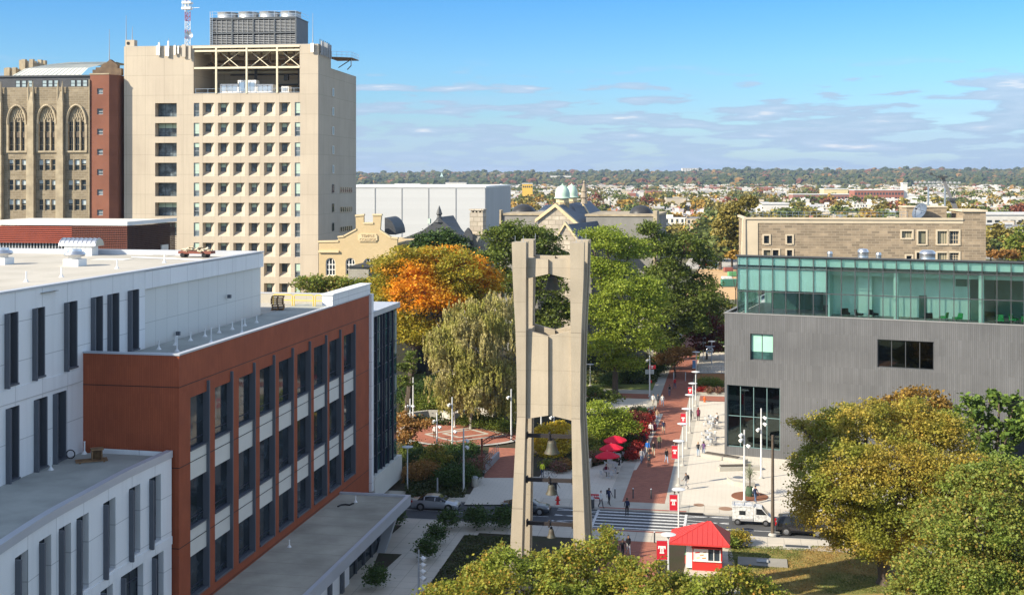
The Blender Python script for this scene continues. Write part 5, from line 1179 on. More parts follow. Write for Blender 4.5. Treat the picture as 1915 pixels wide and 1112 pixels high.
# near side, right: lawn, gold with leaves under the trees
sheet('lawn', St, uvbox(8.6, 80, -60, -12.3), Z1+.01, MAT['lawn_mix'])
px_sheet('path', [(1290, 1020), (1366, 1019), (1385, 1112), (1270, 1112)], Z1+.014, MAT['pave_walk'])
px_sheet('field', [(1275, 560), (1395, 560), (1395, 503), (1305, 503)], .02, MAT['dirt'])
px_sheet('road', [(1275, 503), (1395, 503), (1395, 483), (1290, 483)], .03, MAT['kerb'])
# markings
b = MB()
def mk(u0, u1, v0, v1, z_=.010):
    p = [St.w(*q) for q in uvbox(u0, u1, v0, v1)]; b.face([(q.x, q.y, z_) for q in p])
for i in range(6): mk(-4.3, 4.2, RV0+.7+i*1.08, RV0+1.1+i*1.08)
mk(-4.55, -4.3, RV0, RV1, .014); mk(4.2, 4.45, RV0, RV1, .014)
def dg(u0, v0, u1, v1, w=.16):
    A_, B_ = St.w(u0, v0), St.w(u1, v1); line2(A_.x, A_.y, B_.x, B_.y, w, .012)
for s_ in (-1, 1):
    for q in range(3): dg(s_*4.5, RV0+1.2+q*2.2, s_*8.5, RV0+2.2+q*2.2); dg(s_*4.5, RV0+3.0+q*1.6, s_*8.5, RV0+2.0+q*2.0)
dg(8.5, -6.4, 26, -6.4, .12); dg(19.5, -8.5, 19.5, -6.4, .12); dg(8.5, RV0+.25, 19.5, RV0+.25, .12); dg(-9, -5.2, -40, -5.2, .1)
o = b.build('road_marking', MAT['paint_white']); o['kind'] = 'structure'
sheet('sidewalk', St, uvbox(-4.6, 4.5, RV1, 1.2), Z1+.018, MAT['pave_band']); 
# red tactile strips at both ends of the crossing
sheet('sidewalk', St, uvbox(-4.4, 4.3, RV1+.2, RV1+.55), Z1+.023, M('tactile', (.32, .10, .07), .8)); sheet('sidewalk', St, uvbox(-4.4, 4.3, RV0-.6, RV0-.25), Z1+.023, MAT['tactile'])
for px, py, r in ((1307, 946, .55), (1357, 953, .7)):
    p = G(px, py); o = MB().lathe([(r, 0), (r*.96, .015)], n=24).build('manhole_cover', MAT['manhole'], None, (p.x, p.y, Z1+.02)); tag(o, 'brown iron manhole cover in the sunny sidewalk, '+('left one' if r < .6 else 'larger right one'), 'manhole cover')
p = G(1292, 961); o = MB().box(-1.2, 1.2, -.2, .1, 0, .16).build('storm_drain', MAT['black'], None, (p.x, p.y, .0), -A0); tag(o, 'dark storm drain slot in the far kerb', 'drain')

# low walls, raised beds
def lowwall(name, label, pts, z0, h, th, mat, cat='wall', cope=None):
    t = thing(name, label, cat, (0, 0, 0)); b = MB()
    for i in range(len(pts)-1):
        p, q = Vector(pts[i][:2]).to_3d(), Vector(pts[i+1][:2]).to_3d(); d = (q-p).normalized(); n = Vector((-d.y, d.x, 0))*th/2; zz_ = Vector((0, 0, z0)); zt_ = Vector((0, 0, z0+h))
        b.hexa([p-n+zz_, q-n+zz_, q+n+zz_, p+n+zz_], [p-n+zt_, q-n+zt_, q+n+zt_, p+n+zt_])
    b.build('wall', MAT[mat], t)
    if cope:
        b = MB()
        for i in range(len(pts)-1):
            p, q = Vector(pts[i][:2]).to_3d(), Vector(pts[i+1][:2]).to_3d(); d = (q-p).normalized(); n = Vector((-d.y, d.x, 0))*(th/2+.06); zz_ = Vector((0, 0, z0+h)); zt_ = Vector((0, 0, z0+h+.08))
            b.hexa([p-n+zz_, q-n+zz_, q+n+zz_, p+n+zz_], [p-n+zt_, q-n+zt_, q+n+zt_, p+n+zt_])
        b.build('coping', MAT[cope], t)
    return t
M('orange_brick', (.52, .25, .10), .85, (.44, .20, .08), .6, .5, brick=(.4, .15, .012, (.46, .2, .08), (.42, .3, .2)))
lowwall('terrace_wall', 'orange brick terrace wall with pale coping beside the brick walk', [G(1303, 716), G(1362, 716)], .1, 1.5, .4, 'orange_brick', cope='pave_band')
a_, c_ = G(1304, 716), G(1362, 716)
railing('terrace_railing', 'grey railing on top of the orange terrace wall', Fr(a_.x, a_.y, 0), 0, 0, c_.x-a_.x, 0, 1.68, 1.1, 9, 'galv', .05, bars=3)
sheet('terrace', None, [tuple(G(x, y).xy) for x, y in ((1304, 715.5), (1362, 715.5), (1358, 660), (1312, 660))], 1.55, MAT['pave_walk'], th=1.4)
lowwall('garden_wall', 'curved grey concrete seat wall behind the brick circle', [G(x, y) for x, y in ((750, 792), (775, 786), (800, 783), (825, 783), (845, 790), (862, 781), (900, 778), (925, 786))], .1, 1.1, .5, 'kerb')
lowwall('ramp_wall', 'low dark wall along the brick ramp near the arch', [G(905, 886), G(932, 858)], .1, .8, .3, 'grey_paint')
a_ = G(905, 886); c_ = G(932, 858)
railing('ramp_railing', 'metal railing on the low wall beside the brick ramp', Fr(a_.x, a_.y, 0), 0, 0, c_.x-a_.x, c_.y-a_.y, .9, .9, 7, 'galv', .04, bars=3)
for px, py, n in ((1095, 876, 0), ):
    p = G(px, py); o = MB().box(-1.4, .6, -.4, 2.2, .1, 1.0).build('planter_wall', MAT['pave_light'], None, (p.x, p.y, 0), -A0); tag(o, 'pale stone end wall of the planting bed beside the bell tower', 'wall')
px_sheet('bed_or_dark_lawn', [(1305, 737), (1356, 737), (1356, 719), (1305, 719)], .16, MAT['mulch'])
lowwall('bed_edging', 'pale edging in front of the flower bed under the terrace', [G(1303, 738), G(1356, 738)], .1, .3, .3, 'pave_band')
p = G(1426, 1054); t = thing('utility_pad', 'flat concrete utility pad with a small lid on the lawn', 'utility pad', (p.x, p.y, .1), -A0); MB().box(-2.1, 2.1, -1.1, 1.1, 0, .12).build('pad', M('pad_conc', (.30, .28, .24), .9, amp=.5), t); MB().box(-.5, .5, -.4, .3, .18, .24).build('lid', MAT['grey_paint'], t)
p = G(1490, 1025); t = thing('drain_grate', 'small rectangular grate box at the lawn edge', 'drain', (p.x, p.y, .1), -A0); MB().box(-1.2, 1.2, -.45, .45, 0, .1).build('box', MAT['kerb'], t); MB().box(-1.0, 1.0, -.3, .3, .1, .13).build('grate', MAT['dark_metal'], t)
# benches on the plaza
def bench(label, px0, py0, px1, py1, d=.9, back=.25):
    a, c = G(px0, py0), G(px1, py1); L_ = (c-a).length; an = math.atan2(c.y-a.y, c.x-a.x); t = thing('plaza_bench', label, 'bench', (a.x, a.y, Z1), an, None)
    MB().box(0, L_, 0, d, 0, .42).build('base', MAT['pave_band'], t); b = MB()
    for k in range(4): b.box(.25, L_*.8, .32+k*.2, .48+k*.2, .47, .53)
    b.build('seat', M('bench_wood', (.10, .085, .07), .8, amp=.5), t); b = MB()
    for k in range(5): b.box(.3+k*(L_*.75-.2)/4, .36+k*(L_*.75-.2)/4, .32, 1.06, .42, .47)
    b.build('bracket', MAT['dark_metal'], t)
bench('long pale stone bench with dark slats angled by the grey building', 1311, 856, 1392, 869)
bench('second pale stone bench with dark slats nearer the street', 1346, 883, 1424, 881)
b = MB(); pts_ = [G(x, y) for x, y in ((1362, 903), (1372, 909), (1392, 912), (1412, 911))]
for i in range(3):
    p, q = pts_[i], pts_[i+1]; b.hexa([p, q, q+Vector((0, 1, 0)), p+Vector((0, 1, 0))], [v_+Vector((0, 0, .55)) for v_ in (p, q, q+Vector((0, 1, 0)), p+Vector((0, 1, 0)))])
o = b.build('curved_seat', MAT['pave_band']); tag(o, 'low curved stone seat behind the potted palm', 'bench')
# =================================================================== BELL TOWER
M('tower_concrete', (.43, .365, .275), .9, (.37, .315, .235), .5, .6, speck=.2, streak=.25, grid=(0, 2.45, .04, .28), bump=.3, bs=20)
M('bell_bronze', (.09, .075, .06), .6, (.06, .075, .06), 3, .6, metal=.4)
Ab = R(9); B0 = Fr((957-CX)*88/F, 88, Ab)      # u=0 at the front left leg's outer top edge
bz = lambda py: HC-(py-HY)*88/F
tw = B0.thing('bell_tower', 'tall open concrete bell tower with four flaring legs and folded panels', 'tower')
def P8(px): return B0.u(px)
fl_o = [(453, 957), (520, 958.5), (620, 963), (700, 965), (780, 965.5), (850, 962), (950, 957.5), (1060, 953)]; fl_i = [(453, 983.5), (620, 982.5), (780, 981.5), (1060, 975.5)]
fr_o = [(453, 1092.5), (520, 1087), (620, 1079.5), (700, 1077), (780, 1077), (850, 1078), (950, 1082), (1060, 1085)]; fr_i = [(453, 1065.5), (620, 1064.5), (780, 1062.5), (1060, 1060)]
def interp(t_, y):
    for i in range(len(t_)-1):
        if t_[i][0] <= y <= t_[i+1][0]: k = (y-t_[i][0])/(t_[i+1][0]-t_[i][0]); return t_[i][1]+(t_[i+1][1]-t_[i][1])*k
    return t_[-1][1]
ys = [453, 520, 620, 700, 780, 850, 950, 1060]
DB = P8(1092.5); TH = .62
def levels(t_, y): return P8(interp(t_, y))
prof_o = [levels(fl_o, y) for y in ys]; prof_i = [levels(fl_i, y) for y in ys]; zs_ = [bz(y) for y in ys]
# extend to the ground
prof_o.append(prof_o[-1]-.25); prof_i.append(prof_i[-1]-.25); zs_.append(0)
W_ = DB
def leg(su_, sv_):
    """L-shaped corner leg: a front slab and a side slab, mirrored by su_, sv_"""
    b = MB()
    mu_ = (lambda u: u) if su_ > 0 else (lambda u: W_-u); mv_ = (lambda v: v) if sv_ > 0 else (lambda v: W_-v)
    for i in range(len(zs_)-1):
        o0, o1, i0, i1 = prof_o[i], prof_o[i+1], prof_i[i], prof_i[i+1]
        b.hexa([(mu_(o1), mv_(o1), zs_[i+1]), (mu_(i1), mv_(o1), zs_[i+1]), (mu_(i1), mv_(o1+TH), zs_[i+1]), (mu_(o1), mv_(o1+TH), zs_[i+1])],
               [(mu_(o0), mv_(o0), zs_[i]), (mu_(i0), mv_(o0), zs_[i]), (mu_(i0), mv_(o0+TH), zs_[i]), (mu_(o0), mv_(o0+TH), zs_[i])])
        # inner slab, set back, leaves the vertical slot seen on the side
        s0, s1 = o0+TH+.28, o1+TH+.28
        b.hexa([(mu_(o1+.35), mv_(o1+TH), zs_[i+1]), (mu_(i1-.12), mv_(o1+TH), zs_[i+1]), (mu_(i1-.12), mv_(s1), zs_[i+1]), (mu_(o1+.35), mv_(s1), zs_[i+1])],
               [(mu_(o0+.35), mv_(o0+TH), zs_[i]), (mu_(i0-.12), mv_(o0+TH), zs_[i]), (mu_(i0-.12), mv_(s0), zs_[i]), (mu_(o0+.35), mv_(s0), zs_[i])])
        b.hexa([(mu_(o1+.1), mv_(s1), zs_[i+1]), (mu_(i1), mv_(s1), zs_[i+1]), (mu_(i1), mv_(s1+.45), zs_[i+1]), (mu_(o1+.1), mv_(s1+.45), zs_[i+1])],
               [(mu_(o0+.1), mv_(s0), zs_[i]), (mu_(i0), mv_(s0), zs_[i]), (mu_(i0), mv_(s0+.45), zs_[i]), (mu_(o0+.1), mv_(s0+.45), zs_[i])])
    for i in (2, 4, 6):
        o0, i0 = prof_o[i], prof_i[i]; b.box(min(mu_(o0-.004), mu_(i0+.004)), max(mu_(o0-.004), mu_(i0+.004)), min(mv_(o0-.004), mv_(o0+.02)), max(mv_(o0-.004), mv_(o0+.02)), zs_[i]-.03, zs_[i], 1)
    b.build('leg', [MAT['tower_concrete'], M('joint_dark', (.16, .13, .1), .9)], tw)
    # small lightning rods on top
for su_ in (1, -1):
    for sv_ in (1, -1): leg(su_, sv_)
def panel(tf, name='panel'):
    """folded panel between two legs; tf maps (along 0..W, outwards depth, z)"""
    uL, uR, c = .97, W_-.97, W_/2
    zt_, zc, zb, zbm = bz(622), bz(631), bz(785), bz(776)
    def fold(z0l, z0m, z1l, z1m, th, nm):
        b = MB()
        f0, f1 = .62, .34   # recess at the ends and at the ridge
        for (ua, ub, ra, rb, za0, zb0, za1, zb1) in ((uL, c-.02, f0, f1, z0l, z0m, z1l, z1m), (c+.0, uR, f1+.22, f0-.1, z0m, z0l, z1m, z1l)):
            b.hexa([tf(ua, ra, za0), tf(ub, rb, zb0), tf(ub, rb+th, zb0), tf(ua, ra+th, za0)], [tf(ua, ra, za1), tf(ub, rb, zb1), tf(ub, rb+th, zb1), tf(ua, ra+th, za1)])
        b.build(nm, MAT['tower_concrete'], tw)
    fold(zb, zbm, bz(618), bz(629), .45, name)
    fold(bz(522), bz(512), bz(483), bz(485), .5, 'beam')
tfs = [lambda u, r, z_: (u, r, z_), lambda u, r, z_: (W_-u, W_-r, z_), lambda u, r, z_: (r, W_-u, z_), lambda u, r, z_: (W_-r, u, z_)]
panel(tfs[0]); panel(tfs[1])
for f_ in tfs[2:]:
    b = MB(); b.hexa([f_(1.5, .75, bz(785)), f_(W_-1.5, .75, bz(785)), f_(W_-1.5, 1.15, bz(785)), f_(1.5, 1.15, bz(785))], [f_(1.5, .75, bz(620)), f_(W_-1.5, .75, bz(620)), f_(W_-1.5, 1.15, bz(620)), f_(1.5, 1.15, bz(620))]); b.build('side_panel', MAT['tower_concrete'], tw)
    b = MB(); b.hexa([f_(1.5, .75, bz(520)), f_(W_-1.5, .75, bz(520)), f_(W_-1.5, 1.15, bz(520)), f_(1.5, 1.15, bz(520))], [f_(1.5, .75, bz(486)), f_(W_-1.5, .75, bz(486)), f_(W_-1.5, 1.15, bz(486)), f_(1.5, 1.15, bz(486))]); b.build('side_beam', MAT['tower_concrete'], tw)
for py in (819, 902, 984):
    b = MB()
    for q in (1.15,): b.box(.9, W_-.9, q-.12, q+.12, bz(py)-.12, bz(py)+.14)
    for x in (.9, W_/2-.1, W_-1.0): b.box(x, x+.1, .95, 1.4, bz(py)-.22, bz(py)+.24)
    b.build('steel_bar', M('bar_black', (.03, .025, .025), .6), tw)
b = MB(); b.box(1.0, W_-1.0, .6, 1.6, bz(629)-.25, bz(629)-.05); b.build('ledge', MAT['tower_concrete'], tw)
for su_, px in ((1, 0), ):
    b = MB()
    for u_, v_ in ((.2, .3), (.8, .3), (1.1, 4.4), (4.6, .3), (5.0, .4), (4.9, 4.4)): b.tube([(u_, v_, zs_[0]), (u_, v_, zs_[0]+.45)], .02, 4)
    b.build('lightning_rod', MAT['galv'], tw)
def bell(px, ytop, ybot, wpx, label, v_=1.15, k=1.0):
    u_ = B0.u(px, v_); s_ = (B0.w(u_, v_).y)/F; r = wpx*s_/2; zt_ = B0.zz(u_, v_, ytop); zb = B0.zz(u_, v_, ybot); h = zt_-zb
    t = thing('bell', label, 'bell', B0.w(u_, v_, zb), 0)
    prof = [(r*.90, .0), (r, 0), (r*.97, h*.08), (r*.78, h*.25), (r*.64, h*.5), (r*.58, h*.78), (r*.5, h*.92), (r*.25, h*.99), (.02, h)]
    b = MB(); b.lathe([(.02, h*.3), (r*.85, h*.02)]+prof, n=28); b.build('bell_body', MAT['bell_bronze'], t, smooth=R(50))
    b = MB(); b.box(-r*.3, r*.3, -.06, .06, h*.95, h*1.14); b.tube([(-r*.2, 0, h*1.1), (0, 0, h*1.25), (r*.2, 0, h*1.1)], .05, 6); b.build('yoke', MAT['bar_black'], t)
bell(1033, 517, 541, 31, 'largest bronze bell hanging under the top beam of the tower', 2.2)
bell(1032, 822.5, 847, 29, 'bronze bell hanging from the upper of three steel bars')
bell(1031, 905, 923.5, 21.5, 'smaller bronze bell hanging from the middle steel bar')
bell(1031, 988, 1004, 17, 'smallest bronze bell on the lowest steel bar, just above the leaves')

# =================================================================== KIOSK
KA = A0
kp = G(1322, 1068); kf = Fr(kp.x-1.25, kp.y, KA)
ki = kf.thing('newsstand_kiosk', 'small red and white snack kiosk with a red hipped metal roof', 'kiosk')
M('kiosk_red', (.50, .03, .025), .5, amp=.12); M('kiosk_roof', (.52, .045, .04), .4, amp=.12, spec=.5)
b = MB(); b.box(0, 2.5, 0, 2.6, 0, .95); b.box(0, .12, 0, 2.6, .95, 2.55); b.box(2.38, 2.5, 0, 2.6, .95, 2.55); b.box(.12, 2.38, 2.48, 2.6, .95, 2.55); b.build('body', MAT['kiosk_red'], ki)
b = MB(); b.box(.12, 2.38, .02, .3, 2.1, 2.55); b.box(-.02, 2.52, -.3, .02, 2.05, 2.15); b.build('fascia', MAT['kiosk_red'], ki)
b = MB(); b.box(.05, 2.45, -.1, .02, .92, 1.0); b.box(.12, .2, -.03, .05, 1.0, 2.05); b.box(2.3, 2.38, -.03, .05, 1.0, 2.05); b.box(.12, 2.38, -.03, .05, 1.97, 2.05); b.box(1.28, 1.34, -.03, .05, 1.0, 1.97); b.box(1.78, 1.84, -.02, .05, 1.0, 1.97); b.build('window_frame', MAT['white_frame'], ki)
b = MB(); b.box(1.34, 2.3, .05, .08, 1.0, 1.97); b.build('serving_window', MAT['dark_glass'], ki)
b = MB(); b.box(.2, 1.28, .0, .04, 1.0, 1.97); pn = b.build('menu_board', M('board_white', (.75, .72, .66), .6), ki)
for x, z_, r, c in ((.45, 1.65, .14, (.6, .05, .04)), (.8, 1.45, .12, (.5, .25, .08)), (1.05, 1.7, .1, (.5, .25, .08)), (.5, 1.2, .1, (.7, .45, .1)), (1.0, 1.2, .13, (.5, .2, .05))):
    MB().hexa([(x-r*1.4, -.012, z_-r*.5), (x+r*1.2, -.012, z_-r*.2), (x+r*1.2, -.001, z_-r*.2), (x-r*1.4, -.001, z_-r*.5)], [(x-r*1.2, -.012, z_+r*.2), (x+r*1.4, -.012, z_+r*.5), (x+r*1.4, -.001, z_+r*.5), (x-r*1.2, -.001, z_+r*.2)]).build('menu_picture', M('pic%d' % int(x*100), c, .6), pn)
b = MB(); b.box(-.55, -.02, .05, .1, .3, 2.2); b.box(-.55, -.5, .05, 2.2, .3, 2.2); b.build('display_rack', MAT['white_frame'], ki)
mc = [M('mag%d' % i, c, .6) for i, c in enumerate([(.6, .1, .08), (.1, .25, .55), (.7, .6, .1), (.2, .5, .25), (.75, .7, .65), (.5, .2, .4)])]
for i in range(6): MB().box(-.62, -.56, .2+(i % 3)*.65, .7+(i % 3)*.65, .6+(i//3)*.75, 1.15+(i//3)*.75).build('magazine', mc[i], ki)
ze = 2.55; x0, x1, y0, y1 = -1.9, 3.15, -.75, 3.4; rx0, rx1, ry = 1.3, 1.5, 1.3; zp_ = 4.0
b = MB(); r0, r1 = (rx0, ry, zp_), (rx1, ry, zp_)
c4 = [(x0, y0, ze), (x1, y0, ze), (x1, y1, ze), (x0, y1, ze)]
for fpts in ([c4[0], c4[1], r1, r0], [c4[1], c4[2], r1], [c4[2], c4[3], r0, r1], [c4[3], c4[0], r0]): b.face(fpts)
b.face([c4[3], c4[2], c4[1], c4[0]]); b.box(x0, x1, y0-.02, y0+.04, ze-.14, ze); b.box(x1-.04, x1+.02, y0+.04, y1, ze-.14, ze); b.box(x0-.02, x0+.04, y0+.04, y1, ze-.14, ze)
for k in range(12):   # standing seams on the front slope
    x = x0+.2+(x1-x0-.4)*k/11; t_ = min(1, (x-x0)/(rx0-x0), (x1-x)/(x1-rx1)); b.tube([(x, y0, ze+.02), (x, y0+(ry-y0)*t_, ze+(zp_-ze)*t_+.02)], .025, 4)
for k in range(8):
    y = y0+.3+(y1-y0-.6)*k/7; t_ = min(1, (y-y0)/(ry-y0), (y1-y)/(y1-ry)); b.tube([(x0, y, ze+.02), (x0+(rx0-x0)*t_, y, ze+(zp_-ze)*t_+.02)], .025, 4)
b.tube([c4[0], r0], .05, 5); b.tube([c4[1], r1], .05, 5); b.build('roof', MAT['kiosk_roof'], ki)

# =================================================================== LAMPS, BANNERS, POLES
M('banner_red', (.50, .015, .03), .7, amp=.1); M('letter_white', (.8, .8, .78), .7)
def T_mark(s_, y=0):
    """slab serif T with an outlined look, size s_"""
    b = MB()
    def q(x0, x1, z0, z1): b.box(x0*s_, x1*s_, y-.012, y, z0*s_, z1*s_)
    q(-.5, .5, .32, .5); q(-.5, -.34, .12, .32); q(.34, .5, .12, .32); q(-.22, -.05, -.34, .32); q(.05, .22, -.34, .32); q(-.3, .3, -.5, -.34); q(-.05, .05, .18, .32)
    return b
def lamp(px, pyb, pyt, label, banner=None, Yv=None, arm=0):
    p = G(px, pyb) if Yv is None else Vector(((px-CX)*Yv/F, Yv, 0)); h = HC-(pyt-HY)*p.y/F
    t = thing('street_lamp', label, 'street lamp', (p.x, p.y, Z1), -A0, 'disc lamps along the brick walk' if arm == 0 else None); h -= Z1
    MB().lathe([(.32, 0), (.3, .12), (.1, .2), (.085, .9)], n=12).build('base', MAT['kerb'], t)
    MB().tube([(0, 0, .15), (0, 0, h-.1)], [.075, .06], 8).build('pole', MAT['pole_paint'], t)
    b = MB(); b.lathe([(.05, h-.28), (.14, h-.2), (.14, h-.06), (.62, h), (.62, h+.03), (.3, h+.1), (.02, h+.12)], n=20); b.build('lamp_head', MAT['pole_paint'], t, smooth=R(40))
    if banner:
        z0_, z1_, w_ = banner[:3]
        bt_ = thing('banner', banner[3], 'banner', (p.x, p.y, Z1), -A0+R(4)); b = MB(); b.box(-w_-.1, -.1, -.02, .0, z0_, z1_); bb = b.build('cloth', banner[4] if len(banner) > 4 else MAT['banner_red'], bt_)
        b = MB(); b.tube([(-w_-.15, 0, z1_+.02), (0, 0, z1_+.02)], .025, 5); b.tube([(-w_-.15, 0, z0_-.02), (0, 0, z0_-.02)], .025, 5); b.build('bracket', MAT['galv'], bt_)
        if len(banner) < 5:
            m_ = T_mark(w_*.72, -.022); l_ = m_.build('letter_mark', MAT['letter_white'], bb, (-w_/2-.1, 0, (z0_+z1_)/2+.05))
        bt_['_b'] = 1; del bt_['_b']
    return t
def bzr(p_y, y0, y1): return HC-(y1-HY)*p_y/F-Z1, HC-(y0-HY)*p_y/F-Z1
def banner_for(pyb, y0, y1, w_, label, Yv=None):
    Y = G(0, pyb).y if Yv is None else Yv; a, c = bzr(Y, y0, y1); return (a, c, w_, label)
lamp(1269, 909.6, 824, 'disc topped lamp post at the plaza edge by the walking student', banner_for(909.6, 833, 857, .62, 'red banner with white T near the middle of the brick walk'))
lamp(1269, 1011, 914.6, 'disc topped lamp post beside the crosswalk', banner_for(1011, 925, 954, .72, 'red banner with white T beside the crosswalk'))
lamp(1250, 1098, 999, 'nearest disc topped lamp post left of the kiosk', banner_for(1098, 1011, 1046, .85, 'nearest red banner with white T, left of the kiosk'))
lamp(1276.6, 872, 792, 'disc topped lamp post fourth from the street side of the walk')
lamp(1284, 840, 764, 'disc topped lamp post with a banner halfway up the walk', banner_for(840, 773, 795, .62, 'red banner with white T halfway up the brick walk'))
lamp(1290, 811, 738, 'disc topped lamp post in front of the dark coated pedestrian')
lamp(1295.6, 783, 716.5, 'disc topped lamp post carrying the farthest red banner', banner_for(783, 724, 737, .55, 'farthest small red banner with a white mark'))
lamp(1301, 760.6, 695, 'disc topped lamp post left of the orange hydrant')
lamp(1302, 722, 658, 'disc topped lamp post with a small blue banner by the terrace', (1.9+.9, 4.0, .5, 'small pale blue banner on the lamp post by the terrace', M('banner_blue', (.12, .25, .45), .7)))
lamp(1331, 700, 638, 'far disc topped lamp post on the shaded terrace, right one')
lamp(1315, 690, 631.5, 'far disc topped lamp post in the shade, left one')
lamp(1103.7, 723, 681, 'lone disc topped lamp post on the dark lawn right of the bell tower', arm=1)
lamp(762, 921, 835, 'lone disc topped lamp post beside the white bay of the terracotta building', arm=1)
def flood(px, pyb, pyt, heads, label, mat='pole_paint', r=.09, Yv=None):
    p = G(px, pyb) if Yv is None else Vector(((px-CX)*Yv/F, Yv, 0)); h = HC-(pyt-HY)*p.y/F-Z1
    t = thing('spotlight_pole', label, 'light pole', (p.x, p.y, Z1)); MB().lathe([(r*3, 0), (r*2.6, .15), (r*1.3, .22)], n=12).build('base', MAT['kerb'], t); MB().tube([(0, 0, .1), (0, 0, h)], [r*1.25, r*.8], 8).build('pole', MAT[mat], t)
    for i, (dz, sx) in enumerate(heads):
        b = MB(); z_ = h-dz; b.tube([(0, 0, z_), (sx*.3, -.05, z_)], .03, 5); b.tube([(sx*.25, -.05, z_+.05), (sx*.5, -.25, z_-.12)], [.13, .19], 10); b.build('spotlight', MAT['white_paint'], t)
    return t
flood(1215, 743, 640.7, [(1.2, 1), (2.6, -1)], 'tall white spotlight pole with red signs left of the brick walk')
flood(1392, 940, 803, [(1.0, -1), (1.6, 1), (.5, -1)], 'spotlight pole beside the potted palm')
flood(1423.5, 895.7, 763, [(1.0, 1), (1.7, 1), (2.3, -1)], 'tallest pale spotlight pole in front of the big dark window')
flood(1445, 1002.8, 813, [], 'thick brown utility pole at the near kerb by the black car', 'bark', .14)
flood(845.7, 839, 742, [(.9, -1), (4.2, 1)], 'spotlight pole at the right of the brick circle, before the birch'); flood(867, 922, 801, [(1.2, 1), (1.9, 1)], 'spotlight pole standing at the sidewalk by the hedge')
flood(772.7, 790, 705, [(6, 1)], 'distant spotlight pole left in the shrubs beside the lawn'); flood(767, 831.6, 745, [(.9, -1), (.9, 1)], 'spotlight pole left of the brick circle behind the red leaved shrub')
flood(817, 845, 771, [(1, -1), (1.7, 1)], 'spotlight pole just right of the pedestrian on the brick circle'); flood(850, 800.5, 757, [(.8, 1)], 'short spotlight pole at the back of the brick circle')
flood(956, 827, 727, [(1.0, -1)], 'spotlight pole with a small white notice at the bell tower left'); flood(818, 925, 893, [], 'short grey post beside the hedge at the sidewalk', 'grey_paint')
flood(783, 1150, 1027, [(.6, 1), (1.1, 1), (1.6, 1), (2.1, 1)], 'near pole with four stacked spotlights at the bottom left of the tree', 'grey_paint', .08)
flood(1036, 823, 772, [(.5, -1)], 'spotlight pole seen through the bell tower before yellow leaves'); flood(1012, 812, 775, [], 'thin pole seen through the left of the bell tower opening')
flood(1331, 712, 640, [], 'dark post carrying the ornate sign on the terrace', 'grey_paint')
# signs
p = G(1216, 742); t = thing('direction_sign', 'red and grey direction signs on the tall white pole', 'sign', (p.x, p.y-.25, Z1), 0)
hh = lambda y: HC-(y-HY)*p.y/F-Z1
b = MB(); b.box(-.3, .8, -.03, .0, hh(689), hh(682)); s1 = b.build('red_board', MAT['banner_red'], t); b = MB(); b.box(-.8, .55, -.03, .0, hh(698.5), hh(690)); b.build('grey_board', M('sign_grey', (.35, .4, .4), .6), t); b = MB(); b.box(-.1, .22, -.05, .0, hh(715), hh(710)); b.build('small_plate', MAT['banner_red'], t)
T_mark(.42).build('letter_mark', MAT['letter_white'], s1, (.25, -.032, hh(685.5)))
p = G(1327, 700); t = thing('ornate_sign', 'round openwork metal emblem sign hanging from the terrace post', 'sign', (p.x, p.y, 0)); zc_ = HC-(655.5-HY)*p.y/F
b = MB()
for r in (.62, .52): b.tube([(r*math.cos(a*math.pi/8), 0, zc_+r*math.sin(a*math.pi/8)) for a in range(17)], .04, 5)
b.tube([(-.4, 0, zc_), (.4, 0, zc_)], .05, 5); b.tube([(0, 0, zc_-.5), (0, 0, zc_+.5)], .05, 5); b.tube([(-.7, 0, zc_+.75), (.9, 0, zc_+.75)], .05, 5)
for s_ in (-1, 1): b.tube([(s_*.25+.18*math.cos(a*math.pi/4), 0, zc_+.25+.18*math.sin(a*math.pi/4)) for a in range(9)], .03, 4); b.tube([(s_*.25+.18*math.cos(a*math.pi/4), 0, zc_-.25+.18*math.sin(a*math.pi/4)) for a in range(9)], .03, 4)
b.build('emblem', MAT['galv'], t)
# arch over the ramp
pA, pB = G(901, 884), G(975, 884); t = thing('garden_arch', 'shallow rusty lattice arch on brick pillars over the ramp', 'arch', (pA.x, pA.y, 0)); L_ = pB.x-pA.x
for i, x in enumerate((0, L_)): MB().box(x-.38, x+.38, -.35, .35, 0, 1.95).build('pillar', MAT['brick_red'], t); 
b = MB()
ar = [(L_*k/16, 0, 3.1+1.0*math.sin(math.pi*k/16)) for k in range(17)]; ar2 = [(x, 0, z_+.42) for x, y, z_ in ar]
b.tube(ar, .05, 5); b.tube(ar2, .05, 5)
for k in range(17): b.tube([ar[k], ar2[k]], .03, 4)
for k in range(0, 16, 1): b.tube([ar[k], ar2[k+1]], .025, 4)
for x in (0, L_): b.tube([(x, 0, 1.95), (x, 0, 3.9)], .12, 6)
b.build('lattice', M('rust', (.18, .06, .04), .8), t)
